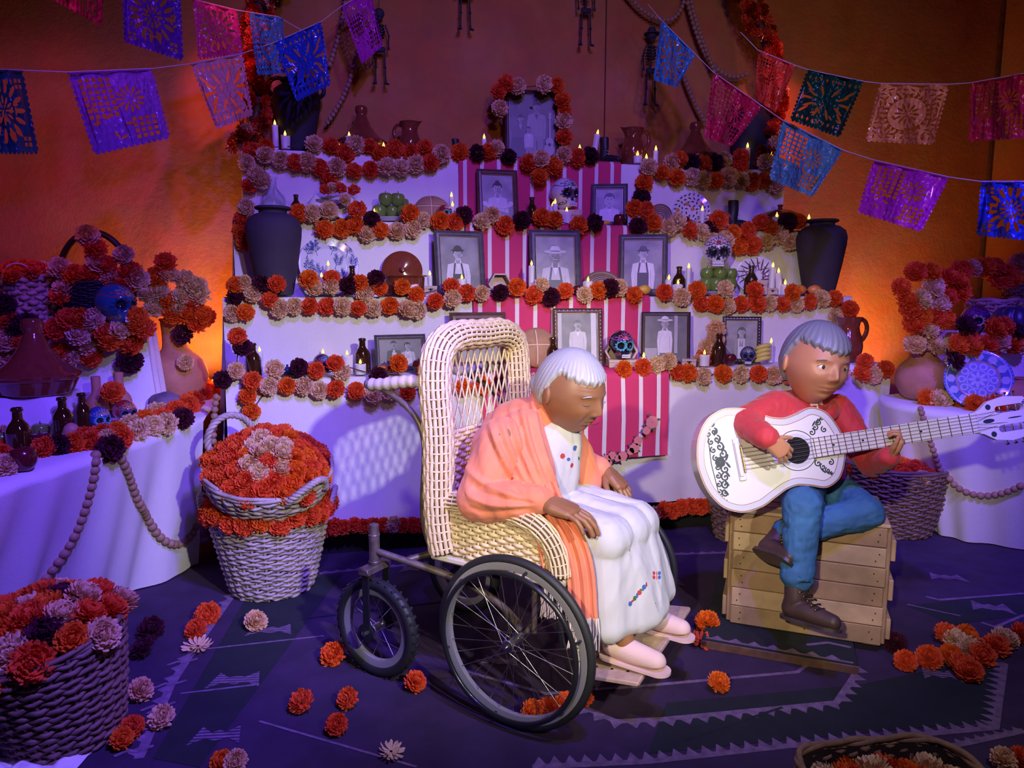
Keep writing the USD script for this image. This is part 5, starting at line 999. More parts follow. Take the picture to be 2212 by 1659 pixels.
# ---------------------------------------------------------------- plain display mannequins
M('skin_brown', (.30, .135, .06), .42, var=.12, vscale=10, sss=.15); M('skin_tan', (.52, .235, .12), .42, var=.1, vscale=10, sss=.15); M('hair_white', (.43, .44, .45), .4); M('hair_grey', (.20, .21, .25), .4)
M('shawl_peach', (.80, .24, .125), .75, var=.12, vscale=8, bump=.15, bscale=120, sheen=.2); M('dress_white', (.56, .555, .56), .8, bump=.12, bscale=150); M('jacket_red', (.52, .030, .035), .7, bump=.12, bscale=160, sheen=.2); M('denim', (.045, .17, .34), .8, var=.3, vscale=9, bump=.3, bscale=200)
M('boot_brown', (.075, .042, .032), .5, var=.3, vscale=12); M('slipper_pink', (.72, .50, .47), .7); M('fringe', (.75, .66, .55), .8); M('eye_white', (.75, .75, .74), .15); M('iris', (.08, .035, .015), .1); M('thread_red', (.45, .04, .05), .7); M('thread_blue', (.04, .12, .40), .7); M('tee_white', (.75, .74, .72), .8)
def head_shape(h, old=False):
    v = ball(1, sub=5)[0].copy(); f = _ICO[5][1]; x, y, z = v.T.copy()
    X, Y, Z = x * .365, y * .45, z * .5
    lo = np.clip(-z, 0, 1); X *= 1 - .30 * lo ** 1.4; Y = np.where(y > 0, Y * (1 - .40 * np.clip(lo * 1.3, 0, 1)), Y * (1 - .12 * lo ** 2)); X *= 1 - .06 * np.clip(z, 0, 1)
    fr = (y < 0) * np.clip(-y * 1.6, 0, 1)
    g = lambda cx, cz, rx, rz: np.exp(-((X - cx) / rx) ** 2 - ((Z - cz) / rz) ** 2)
    rid = np.interp(Z, [-.20, -.165, -.125, .02, .07], [0, .25, 1, .28, 0]); D = -.085 * rid * np.exp(-(X / .042) ** 2)
    for s in (-1, 1):
        D += .040 * g(s * .145, .005, .085, .06) - .022 * g(s * .145, .0, .055, .035) - .014 * g(s * .14, .085, .10, .025) - .022 * g(s * .20, -.13, .09, .08) - .032 * g(s * .048, -.145, .026, .022)
        if old: D += .012 * (g(s * .12, -.20, .02, .06) - g(s * .17, -.22, .03, .06)) + .006 * np.sin(Z * 190) * g(s * .08, .2, .16, .06)
    D += -.024 * g(0, -.235, .085, .014) + .016 * g(0, -.255, .10, .008) - .024 * g(0, -.277, .07, .016) - .03 * g(0, -.385, .09, .06) + .014 * g(0, -.325, .08, .02)
    Y = Y + D * fr
    return np.stack([X, Y, Z], 1) * h, f
def hair_cap(h, line, thick, seed, strands=46, part_x=.06):
    v = ball(1, sub=5)[0].copy(); f = _ICO[5][1]; x, y, z = v.T
    X, Y, Z = x * .365, y * .45, z * .5; lo = np.clip(-z, 0, 1); X = X * (1 - .25 * lo ** 1.4); Y = np.where(y > 0, Y * (1 - .3 * np.clip(lo * 1.3, 0, 1)), Y)
    az = np.arctan2(x - part_x, -y - .0 * z)
    edge = line(x, y, z) + .03 * np.sin(az * 23 + seed) + .02 * np.sin(az * 51)
    k = np.clip(edge / .10, 0, 1); k = k * k * (3 - 2 * k)
    flow = np.sin(strands * az + 5 * np.sin(z * 3 + seed)) * .012 * np.sqrt(np.clip(1 - z * z, 0, 1)) + .014 * (meshkit.fbm(np.stack([az * 3, z * 2, 0 * z], 1), 3, seed) - .5)
    sc = .88 + (.12 + thick) * k + flow * k
    return np.stack([X, Y, Z], 1) * sc[:, None] * h, f
def man(g): return m3.Manifold(m3.Mesh(np.asarray(g[0], np.float32), np.asarray(g[1], np.uint32)))
def unman(m): q = m.to_mesh(); return (np.array(q.vert_properties[:, :3], float), np.array(q.tri_verts))
def hand_geo(Mx, L=.17, thumb=1, curl_=(25, 35, 25), spread=6, tcurl=20, per=None):
    """+x along the fingers, +z out of the back, thumb on the +y*thumb side"""
    k = L / .18; ch = []
    pal = [(.0, .0, .0, .024), (.045, .022, .002, .020), (.085, .030, .0, .0145), (.09, .010, .003, .0145), (.088, -.012, .002, .014), (.080, -.031, -.002, .0125), (.03, -.022, -.002, .019)]
    base = [sphere_man((a * k, b * thumb * k, c * k), r * k) for a, b, c, r in pal]; parts = [m3.Manifold.batch_hull(base)]
    for q, (bx_, by_, ln) in enumerate(((.085, .030, (.040, .025, .020)), (.09, .010, (.045, .028, .021)), (.088, -.012, (.041, .026, .020)), (.080, -.031, (.033, .020, .018)))):
        p = np.array([bx_, by_ * thumb, 0]); a = 0; cu = per[q] if per else curl_; dy = math.radians(spread * (1.4 - q)) * thumb; r0 = (.0098, .0102, .0098, .0086)[q]
        for l, c, ra, rb in zip(ln, cu, (1, .93, .84), (.93, .84, .72)):
            a += math.radians(c); e = p + l * np.array([math.cos(a) * math.cos(dy), math.cos(a) * math.sin(dy), -math.sin(a)])
            parts.append(m3.Manifold.batch_hull([sphere_man(p * k, r0 * ra * k, 16), sphere_man(e * k, r0 * rb * k, 16)])); p = e
    p = np.array([.022, .022 * thumb, -.006]); a = math.radians(48)
    for l, ra, rb, t_ in ((.042, .0125, .0115, 0), (.032, .0115, .010, tcurl), (.024, .010, .0085, tcurl)):
        a -= math.radians(t_); e = p + l * np.array([math.cos(a), thumb * math.sin(a) * .9, -.25]); parts.append(m3.Manifold.batch_hull([sphere_man(p * k, ra * k, 16), sphere_man(e * k, rb * k, 16)])); p = e
    m = m3.Manifold.batch_boolean(parts, m3.OpType.Add).refine_to_length(.0045).to_mesh()
    g = trimesh.Trimesh(m.vert_properties[:, :3], m.tri_verts, process=True); trimesh.smoothing.filter_taubin(g, .5, .53, iterations=8)
    return xf(tm(g), Mx)
def clean_union(gs):
    m = man(gs[0])
    for g in gs[1:]: m = m + man(g)
    return unman(m)
def wrinkle(g, amp, freq, seed, direction=(0, 0, 1)):
    t = trimesh.Trimesh(g[0], g[1], process=False); n_ = t.vertex_normals; d = unit(direction)
    q = g[0] - np.outer(g[0] @ d, d) * .75
    w = meshkit.fbm(q * freq, 3, seed); w = np.abs(w - .5) * 2
    return (g[0] + n_ * (amp * (.5 - w))[:, None], g[1])
def pleats(g, amp, perp, freq, along, seed):
    t = trimesh.Trimesh(g[0], g[1], process=False); ph = freq * (g[0] @ unit(perp)) + 5 * meshkit.fbm(g[0] * along, 2, seed)
    return (g[0] + t.vertex_normals * (amp * (.6 * np.sin(ph) + .4 * np.sin(ph * .53 + 1) - .35 * np.exp(-((np.sin(ph * .5) / .25) ** 2))))[:, None], g[1])
def ridges(g, paths, sig, amp, I):
    from scipy.spatial import cKDTree
    t = trimesh.Trimesh(g[0], g[1], process=False); out = np.array(g[0])
    for k, (pts, a) in enumerate(paths):
        q = [hit(g, x, y, I) for x, y in smooth_path([(x, y, 0) for x, y in pts], 60)[:, :2]]; i = [j for j in range(60) if q[j] is not None]
        if len(i) < 8: continue
        d, n_ = cKDTree(np.array([q[j][0] for j in i])).query(g[0]); f = np.array(i)[n_] / 59
        out += t.vertex_normals * (amp * a * np.exp(-(d / sig) ** 2) * np.clip(np.minimum(f, 1 - f) * 5, 0, 1))[:, None]
    return (out, g[1])
def hit(g, px, py, I=None):
    """first point of a mesh met by the sight line of a pixel, with its normal"""
    o, d = EYE, ray(px, py)
    if I is not None: o, d = (I @ np.r_[o, 1])[:3], I[:3, :3] @ d
    a, b, c = (np.asarray(g[0])[np.asarray(g[1])[:, k]] for k in range(3)); e1, e2 = b - a, c - a
    p = np.cross(d, e2); det = (e1 * p).sum(1); ok = np.abs(det) > 1e-14; inv = 1 / np.where(ok, det, 1); s = o - a; u = (s * p).sum(1) * inv; q = np.cross(s, e1); v = (q @ d) * inv; t = (e2 * q).sum(1) * inv
    k = ok & (u >= 0) & (v >= 0) & (u + v <= 1) & (t > 0)
    if not k.any(): return None
    i = np.where(k)[0][t[k].argmin()]; n_ = unit(np.cross(e1[i], e2[i])); n_ = n_ if n_ @ d < 0 else -n_
    return o + d * t[i], n_
def sprigs(parent, g, spots, I, name):
    by = {}
    for px, py, r, m in spots:
        h = hit(g, px, py, I)
        if h is None: continue
        p, n_ = h; rr = r * 2.5 / FPX; shp = rosette(rr, 6) if r > 3.5 else sa.scale(sg.Point(0, 0).buffer(rr, 6), 1.6, .7)
        by.setdefault(m, []).append(xf(ext(shp, .003), aim(p - n_ * .0012, n_, px * 7)))
    for m, gs in by.items(): part(parent, name, join(gs), m, False, kind='stuff')
def face(parent, HM, h, closed, brow):
    for s in (-1, 1):
        if closed: part(parent, 'eyelid_line', xf(tube([(s * (.145 + q) * h, -.405 * h - .012 * h + abs(q) * .55 * h, (-.012 - .10 * (.055 ** 2 - q * q) / .055) * h) for q in np.linspace(-.055, .055, 9)], .0045 * h, 5), HM), 'hair_grey', True)
        else:
            c = np.array([s * .145, -.352, .0]) * h
            part(parent, 'eye', xf(ball(.052 * h, sub=3, c=c), HM), 'eye_white', True); part(parent, 'iris', xf(ball(.024 * h, .010 * h, .024 * h, 2, c + np.array([s * -.004, -.047, .0]) * h), HM), 'iris', True)
            part(parent, 'upper_lid', xf(tube([(s * (.145 + q) * h, -.402 * h + abs(q) * .5 * h, (.036 - 8 * q * q) * h) for q in np.linspace(-.058, .058, 9)], .009 * h, 6), HM), 'skin_tan', True)
        part(parent, 'eyebrow', xf(tube([(s * (.14 + q) * h, -.418 * h + abs(q) * .5 * h + (.03 * h if s * q > .04 else 0), (.088 - 2.6 * q * q) * h) for q in np.linspace(-.085, .09, 10)], np.array([.006, .010, .012, .013, .013, .012, .011, .009, .007, .004]) * h, 6, flat=.7), HM), brow, True)
    part(parent, 'lip_line', xf(tube([(q * h, (-.452 + 1.6 * q * q) * h, (-.254 + .9 * q * q) * h) for q in np.linspace(-.085, .085, 11)], .0045 * h, 5), HM), 'thread_red' if not closed else 'boot_brown', True)

# -- the elderly mannequin in the wheelchair (wheelchair-local joints)
ew = thing('seated_mannequin', 'white-haired mannequin in peach shawl and white dress seated in the wicker wheelchair', 'mannequin', CH)
hc = np.array([.025, .37, 1.135]); h = .31; fd = unit((.93, -.22, -.22)); HM = basis(hc, unit(np.cross(-fd, (0, 0, 1))), -fd, np.cross(unit(np.cross(-fd, (0, 0, 1))), -fd))
hd = head_shape(1.0, True); HMS = HM @ S(h)
ears = [xf(ball(.035, .065, .11, 2), HMS @ T(s * .36, .05, -.02) @ R('z', s * 20) @ R('x', -12)) for s in (-1, 1)]
sh_n, sh_f, el_n, el_f, wr_n, wr_f = (np.array(q) for q in ((-.14, .16, .975), (-.12, .60, .975), (-.20, .10, .76), (-.17, .68, .76), (.06, .11, .785), (.06, .62, .79)))
core = bones([[((-.2, .38, .62), .13), ((-.2, .38, .8), .13), ((-.13, .38, .95), .10), ((-.05, .375, 1.01), .058), ((.0, .37, 1.09), .055)], [((-.13, .3, .95), .08), (sh_n, .055), (el_n, .042), (wr_n, .027)], [((-.13, .46, .95), .08), (sh_f, .055), (el_f, .042), (wr_f, .027)],
              [((-.2, .30, .60), .09), ((.20, .27, .60), .06), ((.30, .27, .27), .036)], [((-.2, .46, .60), .09), ((.22, .50, .60), .06), ((.32, .52, .27), .036)]], .018, 8)
hn = hand_geo(basis(wr_n, *[unit(q) for q in ((.93, .16, -.20), (-.16, .98, .0), (.2, .03, .96))]), .215, 1, (14, 22, 18), 7, 8); hf = hand_geo(basis(wr_f, *[unit(q) for q in ((.80, -.05, -.55), (.06, .99, 0), (.55, -.03, .82))]), .20, -1, (22, 35, 25), 5, 14)
part(ew, 'body', clean_union([core, xf(hd, HMS), hn, hf] + ears), 'skin_brown', True)
part(ew, 'hair', join([xf(hair_cap(1.0, lambda x, y, z: np.where(y < -.15, z - .60 - .25 * y - .1 * x, z - .55 + np.clip(y + .15, 0, .6) * 1.65), .075, 3), HMS), xf(ball(.16, .13, .15, 3), HMS @ T(0, .46, -.05))]), 'hair_white', True)
face(ew, HM, h, True, 'hair_white')
dr = bones([[((-.17, .38, .62), .16), ((-.10, .38, .80), .145), ((-.045, .38, .93), .105), ((-.02, .375, .985), .07)], [((-.12, .30, .63), .135), ((.22, .27, .635), .095)], [((-.12, .46, .63), .135), ((.24, .50, .63), .095)], [((-.1, .38, .64), .13), ((.23, .39, .63), .10)],
            ], .012, 14, hulls=[[((-.05, .30, .62), .12), ((-.05, .46, .62), .12), ((.21, .28, .62), .095), ((.23, .49, .62), .095)], [((.21, .28, .62), .095), ((.23, .49, .62), .095), ((.26, .22, .345), .055), ((.32, .57, .36), .055), ((.35, .38, .345), .05), ((.20, .36, .345), .05)]])
dr = wrinkle(pleats(dr, .007, (.15, 1, 0), 48, 2.2, 5), .010, 16, 9, (.2, 0, 1)); part(ew, 'dress', dr, 'dress_white', True)
sprigs(ew, dr, [(1215, 985, 6, 'thread_red'), (1228, 992, 4, 'thread_blue'), (1242, 968, 6, 'thread_blue'), (1262, 978, 5, 'thread_red'), (1250, 990, 3, 'thread_green'), (1235, 1005, 5, 'thread_red'), (1268, 1010, 7, 'thread_red'), (1262, 1030, 5, 'thread_blue'), (1272, 1040, 4, 'thread_green')] + [(1396 - 5 * k, 1262 + 6 * k, 5 if k % 2 else 3, ('thread_red', 'thread_blue', 'thread_green')[k % 3]) for k in range(8)] + [(1412 + (k % 3) * 6, 1238 + (k // 3) * 9, 4, ('thread_red', 'thread_pink', 'thread_blue')[k % 3]) for k in range(6)], CHI, 'embroidery')
sw = bones([[((-.22, .38, .66), .15), ((-.235, .38, .82), .165), ((-.20, .38, .93), .155), ((-.10, .38, 1.02), .095), ((-.075, .375, 1.06), .08)], [((-.20, .27, .9), .13), ((-.15, .19, .955), .095), (el_n, .085), ((-.05, .095, .775), .070), (wr_n - [.02, 0, -.005], .048)], [((-.20, .49, .9), .13), ((-.13, .57, .955), .095), (el_f, .085), ((-.03, .65, .78), .066), (wr_f - [.02, 0, 0], .046)],
            [((-.11, .26, 1.0), .075), ((-.05, .22, .86), .085), ((-.02, .19, .74), .075)], [((-.11, .50, 1.0), .075), ((-.05, .55, .86), .08), ((-.0, .57, .74), .07)]], .008, 14)
sw = wrinkle(pleats(sw, .0035, (.95, .12, .40), 85, 1.6, 8), .005, 14, 2, (-.2, 0, 1))
fo_ = []
for x0 in range(5): fo_ += [([(1150 - x0 * 24, 838 + x0 * 14), (1160 - x0 * 22, 920 + x0 * 8), (1190 - x0 * 19, 1020 + x0 * 3), (1232 - x0 * 17, 1120 - x0 * 6)], 1), ([(1139 - x0 * 24, 850 + x0 * 14), (1148 - x0 * 22, 930 + x0 * 8), (1178 - x0 * 19, 1030 + x0 * 3), (1218 - x0 * 17, 1120 - x0 * 6)], -.7)]
fo_ += [([(1000, 1000 + 26 * k), (1040, 1040 + 22 * k), (1100, 1068 + 12 * k), (1160, 1082 + 6 * k)], (1, -.7)[k % 2]) for k in range(4)]
sw = ridges(sw, fo_, .011, .011, CHI); part(ew, 'shawl', sw, 'shawl_peach', True)
def strip(path, wv, nw=14, fold=.012, seed=0):
    P_ = smooth_path(path, 40); u = np.linspace(-.5, .5, nw); wv = np.array(wv, float)
    out = unit(np.cross(np.gradient(P_, axis=0).mean(0), wv))
    v = P_[:, None] + u[None, :, None] * wv + (fold * np.sin(u * 19 + seed))[None, :, None] * out
    return (v.reshape(-1, 3), grid_faces(40, nw)), v
for path, wv, sd in (([(.02, .17, .84), (.10, .14, .74), (.17, .125, .64), (.20, .12, .52), (.21, .12, .40)], (.085, .045, 0), 0), ([(-.02, .16, .80), (.02, .12, .72), (.08, .09, .64), (.10, .09, .56), (.105, .09, .50)], (.075, .02, 0), 2)):
    g, v = strip(path, wv, seed=sd); part(ew, 'shawl_end', g, 'shawl_peach', True)
    part(ew, 'fringe', join([tube([v[-1, k], v[-1, k] + [rnd.uniform(-.006, .006), 0, -.05], v[-1, k] + [rnd.uniform(-.012, .012), rnd.uniform(-.006, .006), -.115]], [.0035, .003, .0022], 5) for k in range(14)] + [tube([(v[-1, k] + v[-1, k + 1]) / 2, (v[-1, k] + v[-1, k + 1]) / 2 + [rnd.uniform(-.01, .01), 0, -.11]], .003, 5) for k in range(13)]), 'fringe', True, kind='stuff')
for y, q in ((.27, 0), (.55, 1)):
    g = bones([[((.255, y, .250), .038), ((.33, y - .004, .245), .042), ((.42, y - .012, .238), .036)]], .01, 6); v = g[0]; v[:, 2] = np.maximum(v[:, 2], .208 + (v[:, 0] - .27) * .14); part(ew, 'slipper', xf(g, T(.0, 0, .0)), 'slipper_pink', True)
    part(ew, 'slipper_sole', ext(sa.affine_transform(sg.LineString([(.25, y), (.43, y - .012)]).buffer(.043), [1, 0, 0, 1, 0, 0]), .010, .203), 'slipper_pink')

# -- the young mannequin with the guitar (world joints)
bw = thing('mannequin_with_guitar', 'grey-haired young mannequin in red jacket and jeans sitting on the crate with the guitar', 'mannequin')
hc = atd(1760, 786, 3.0); h = .34; fd = unit(-FW * .95 + RT * .16 - UP * .16); xx = unit(np.cross(-fd, unit(UP + RT * .10))); HM = basis(hc, xx, -fd, np.cross(xx, -fd)); HMS = HM @ S(h)
rs, ls, re, rw, le, lw = atd(1678, 880, 3.02), atd(1808, 888, 3.08), atd(1606, 912, 2.93), atd(1662, 950, 2.745), atd(1885, 1000, 3.02), atd(1922, 985, 2.86)
nk = atd(1748, 862, 3.06); ch = atd(1742, 940, 3.10); hp = atd(1770, 1050, 3.22); hR, hL = atd(1735, 1070, 3.16), atd(1805, 1070, 3.18); kR, aR = atd(1733, 1095, 2.82), atd(1722, 1245, 2.80); kL, aL = atd(1868, 1108, 2.94), atd(1700, 1150, 2.96)
ears = [xf(ball(.035, .065, .105, 2), HMS @ T(s * .37, .05, -.03) @ R('z', s * 25) @ R('x', -8)) for s in (-1, 1)]
core = bones([[(hp, .09), (ch, .095), (atd(1746, 895, 3.06), .06), (nk, .047), (hc + UP * -.07, .05)], [(atd(1742, 900, 3.06), .06), (rs, .045), (re, .034), (rw, .024)], [(atd(1765, 900, 3.08), .06), (ls, .045), (le, .034), (lw, .024)]], .016, 8)
rx_ = unit(atd(1722, 1000, 2.76) - rw); rz_ = unit(-FW + RT * -.25 + UP * .35); ry_ = unit(np.cross(rz_, rx_)); rz_ = np.cross(rx_, ry_)
lx_ = unit(UP * .8 + RT * .42 - FW * .25); lz_ = unit(RT * .75 - UP * .35 - FW * .25); ly_ = unit(np.cross(lz_, lx_)); lz_ = np.cross(lx_, ly_)
part(bw, 'body', clean_union([core, xf(head_shape(1.0), HMS), hand_geo(basis(rw, rx_, ry_, rz_), .155, 1, (25, 30, 20), 7, 6), hand_geo(basis(lw, lx_, ly_, lz_), .15, 1, (45, 70, 45), 5, 20)] + ears), 'skin_tan', True)
part(bw, 'hair', xf(hair_cap(1.0, lambda x, y, z: np.where(y < -.15, z - .42 - .18 * y - .12 * np.abs(x - .1), z - .46 + np.clip(y + .15, 0, .6) * 1.75), .10, 9, 30, .1), HMS), 'hair_grey', True)
face(bw, HM, h, False, 'hair_grey')
part(bw, 'undershirt', bones([[(ch, .098), (atd(1748, 895, 3.05), .066), (nk - UP * .02, .054)]], .014, 8), 'tee_white', True)
jk = bones([[(hp + UP * .03, .115), (ch, .118), (atd(1744, 905, 3.07), .088)], [(atd(1735, 905, 3.08), .08), (rs, .066), (re, .056), (rw + (re - rw) * .12, .040)], [(atd(1775, 905, 3.1), .08), (ls, .066), (le, .054), (lw + (le - lw) * .12, .038)], [(atd(1690, 868, 3.1), .04), (atd(1745, 868, 3.16), .05), (atd(1800, 876, 3.13), .04)]], .011, 10)
part(bw, 'jacket', wrinkle(wrinkle(jk, .018, 20, 4, (.3, 0, 1)), .006, 40, 7), 'jacket_red', True)
for a, b in ((rw, re), (lw, le)): d_ = unit(b - a); part(bw, 'cuff', tube([a + d_ * .012, a + d_ * .022, a + d_ * .045, a + d_ * .055], [.037, .042, .043, .040], 20), 'jacket_red', True)
part(bw, 'collar', tube(smooth_path([atd(1712, 900, 2.97), atd(1700, 872, 3.03), atd(1745, 856, 3.15), atd(1795, 872, 3.06), atd(1772, 905, 2.98)], 30), np.full(30, .021), 8, flat=1.5), 'jacket_red', True)
jn = bones([[(hp, .10), (hR, .092), (kR, .066), (kR + (aR - kR) * .5, .058), (aR, .056)], [(hp, .10), (hL, .092), (kL, .068), (kL + (aL - kL) * .5, .058), (aL, .052)]], .011, 10)
part(bw, 'jeans', wrinkle(wrinkle(jn, .018, 24, 6, (1, .3, .2)), .006, 45, 3), 'denim', True); d_ = unit(aR - kR); part(bw, 'turn_up', tube([aR - d_ * .03, aR - d_ * .025, aR + d_ * .012, aR + d_ * .014, aR + d_ * .004], [.057, .062, .061, .056, .05], 24), 'denim', True)
def boot_at(parent, ank, down, toe):
    d_ = unit(down); f_ = unit(np.array(toe) - d_ * (np.array(toe) @ d_)); B = basis(ank, f_, np.cross(-d_, f_), -d_)
    g = bones([[((.0, 0, .03), .046), ((.0, 0, -.05), .043), ((-.012, 0, -.085), .040), ((.05, 0, -.085), .040), ((.12, 0, -.094), .034), ((.155, 0, -.097), .030)]], .009, 8); v = g[0]; v[:, 2] = np.maximum(v[:, 2], -.118)
    part(parent, 'boot', xf(g, B), 'boot_brown', True); part(parent, 'boot_sole', xf(ext(so.unary_union([sg.Point(-.012, 0).buffer(.043, 12), sg.Point(.13, 0).buffer(.043, 12), sg.Point(.155, 0).buffer(.034, 12)]).convex_hull, .014, -.130), B), 'frame_dark', 40)
    for k in range(5): part(parent, 'lace', xf(tube([(.035 + k * .017, -.03, -.012 - k * .0125), (.045 + k * .017, 0, -.003 - k * .0135), (.035 + k * .017, .03, -.012 - k * .0125)], .0028, 5), B), 'black_board', True)
    part(parent, 'eyelets', xf(join([ring(.0045, .0016, 10, 5) if False else ball(.0042, sub=1, c=(.033 + k * .017, s * .031, -.013 - k * .0125)) for k in range(5) for s in (-1, 1)]), B), 'brass', kind='stuff')
boot_at(bw, aR + d_ * .04, d_, -FW * .6 + RT * .42 - UP * .3); d2 = unit(aL - kL); boot_at(bw, aL + d2 * .02, d2 * .75 - UP * .5 - FW * .25, -UP * .5 + RT * -.5 - FW * .3)
# ---------------------------------------------------------------- woven baskets
def basket(name, label, Mx, prof, rows, stakes, m, r=None, shape=None, split=False, rim=2, floor_m='wicker_dark', seg=4):
    """wavy strands woven over and under stakes, round a lathe profile of (radius, height)"""
    t = thing(name, label, 'basket', Mx); P_ = np.array(prof, float); L = np.r_[0, np.cumsum(np.hypot(*np.diff(P_, axis=0).T))]
    n = stakes * seg; a = np.arange(n) * 2 * np.pi / n; sh = np.ones(n) if shape is None else shape(a)
    r = r or L[-1] / rows * .52; gs = []
    for j in range(rows):
        s = (j + .5) / rows * L[-1]; R_, z = np.interp(s, L, P_[:, 0]), np.interp(s, L, P_[:, 1])
        off = r * .95 * np.cos(stakes / 2 * a + math.pi * j); rad = R_ * sh + off
        z_ = z + r * .35 * np.sin(stakes / 2 * a * 2 + j) + r * .3 * np.sin(a * 3 + j)
        g = tube(np.stack([rad * np.cos(a), rad * np.sin(a), z_], 1), r * (1 + .12 * np.sin(a * 5 + j * 1.7)), 6, True)
        if split: part(t, 'strand', g, m, True)
        else: gs.append(g)
    if gs: part(t, 'weave', join(gs), m, True, kind='stuff')
    a2 = np.arange(stakes) * 2 * np.pi / stakes; s2 = np.ones(stakes) if shape is None else shape(a2)
    part(t, 'stakes', join([tube(np.c_[P_[:, 0] * s2[k] * math.cos(a2[k]), P_[:, 0] * s2[k] * math.sin(a2[k]), P_[:, 1]], r * .9, 5) for k in range(stakes)]), m, True, kind='stuff')
    for q in range(rim):
        R_ = P_[-1, 0] * sh + r * .4 * np.cos(stakes / 4 * a + q * 3.1); part(t, 'rim', tube(np.stack([R_ * np.cos(a), R_ * np.sin(a), P_[-1, 1] + r * (.6 + q * .9) + r * .4 * np.sin(stakes / 4 * a + q * 3.1)], 1), r * 1.1, 6, True), m, True)
    v, f = lathe([(0, P_[0, 1] + .004)] + [(q[0] - r * 1.4, q[1] + (.004 if i == 0 else 0)) for i, q in enumerate(P_)], n); v = v.reshape(-1, n, 3); v[:, :, :2] *= sh[None, :, None]
    part(t, 'lining', (v.reshape(-1, 3), f), floor_m, 40); return t
def rope(pts, r, strands=3, turns=5, n=70):
    P_ = smooth_path(pts, n); t = np.gradient(P_, axis=0); t /= np.linalg.norm(t, axis=1, keepdims=True); u = unit(np.cross(t[0], (0.1, .2, 1))); us = []
    for k in range(n): u = unit(u - t[k] * (u @ t[k])); us.append(u)
    us = np.array(us); w = np.cross(t, us); th = np.linspace(0, 2 * math.pi * turns, n); return join([tube(P_ + r * .55 * (np.cos(th + k * 2 * math.pi / strands)[:, None] * us + np.sin(th + k * 2 * math.pi / strands)[:, None] * w), r * .62, 6) for k in range(strands)])
def heap(Mx, rad, dome, n, colors, label, group, fr, d0=None, seed=1, keep=None, shape=None):
    r_ = random.Random(seed)
    for k in range(n):
        q = math.sqrt((k + .4) / n); th = k * 2.39996; x, y = rad * q * math.cos(th), rad * q * math.sin(th)
        if shape: x, y = x * shape[0], y * shape[1]
        z = dome * (1 - q * q) + r_.uniform(-.01, .01); p = (Mx @ np.r_[x, y, z, 1])[:3]
        if keep and not keep(p): continue
        c = colors(p, k, r_) if callable(colors) else r_.choice(colors); nn = Mx[:3, :3] @ unit((x / rad * .8 * (1 if dome > 0 else .2), y / rad * .8, .75))
        flower(0, 0, c, p, CN[c][0] + ' marigold, ' + ('middle ' if q < .45 else ('left' if x < -abs(y) else 'right' if x > abs(y) else 'front' if y < 0 else 'back') + ' ') + label, CN[c][0] + ' ' + group, fr / mpp(p), nn + np.array([r_.uniform(-.25, .25) for _ in range(3)]))
lc = np.array([-.445, 3.66, 0.004]); low = basket('flower_basket', 'tall pale wicker tub basket carrying a second basket beside the left side table', T(*lc), [(.19, 0), (.205, .03), (.24, .18), (.275, .34), (.295, .42)], 29, 28, 'wicker_grey', split=True)
for s in (-1, 1): part(low, 'handle', rope([(s * .285, -.07, .40), (s * .315, -.06, .47), (s * .325, 0, .50), (s * .315, .06, .47), (s * .285, .07, .40)], .013, 3, 6, 50), 'wicker_grey', True)
for k in range(24):
    a = k * 2 * math.pi / 24; 
    if math.sin(a) > .45: continue
    p = lc + [.288 * math.cos(a), .288 * math.sin(a), .435 + rnd.uniform(-.02, .02)]; flower(0, 0, 'r' if k % 3 else 'o', p, 'orange marigold in the ring between two stacked baskets', 'marigolds between the stacked baskets', .060 / mpp(p), (math.cos(a), math.sin(a), .25))
UT = T(lc[0] + .005, lc[1] - .05, .49) @ R('z', 12) @ R('x', 20)
upb = basket('flower_basket', 'shallow pale wicker basket heaped with marigolds, stacked on the tall tub basket', UT, [(.18, 0), (.235, .02), (.275, .09), (.298, .17)], 13, 30, 'wicker_grey', split=True, rim=3)
part(upb, 'handle', rope([(.05, -.292, .15), (.07, -.315, .20), (.14, -.30, .245), (.21, -.24, .235), (.235, -.20, .15)], .016, 3, 6, 60), 'wicker_grey', True); part(upb, 'handle', rope([(-.24, .19, .16), (-.26, .21, .26), (-.19, .25, .33), (-.10, .29, .30), (-.05, .29, .16)], .016, 3, 6, 60), 'wicker_grey', True)
heap(UT @ T(0, 0, .17), .28, .15, 66, lambda p, k, r: 'c' if (abs((p - UT[:3, 3])[0] - .03) < .10 and -.27 < (p - UT[:3, 3])[1] < -.07 and k % 3 != 0) else r.choice('oorr'), 'of the upper stacked basket heap', 'marigolds heaped in the stacked basket', .056)
fc = np.array([-.985, 2.52, .004]); fgT = T(*fc) @ R('y', -5) @ R('x', 7); basket('flower_basket', 'dark wicker basket of mixed marigolds standing in front of the draped side table', fgT, [(.15, 0), (.165, .02), (.20, .2), (.23, .40)], 26, 26, 'wicker_brown', split=True, rim=2)
heap(fgT @ T(0, 0, .40), .235, .09, 30, lambda p, k, r: ('o', 'c', 'r', 'p', 'o', 'c', 'r')[k % 7], 'of the dark wicker basket heap', 'marigolds in the dark basket', .062, seed=4)
rc = atz(1935, 1150); rc = np.array([rc[0] + .02, rc[1] + .05, .004]); rT = T(*rc); rb = basket('flower_basket', 'big dark wicker basket of orange marigolds behind the plank crate', rT, [(.2, 0), (.215, .03), (.26, .2), (.31, .42)], 25, 30, 'wicker_brown', split=True, rim=3)
part(rb, 'handle', rope([(.285, -.09, .42), (.30, -.09, .50), (.315, -.02, .53), (.31, .05, .50), (.29, .08, .42)], .018, 3, 5, 50), 'wicker_brown', True)
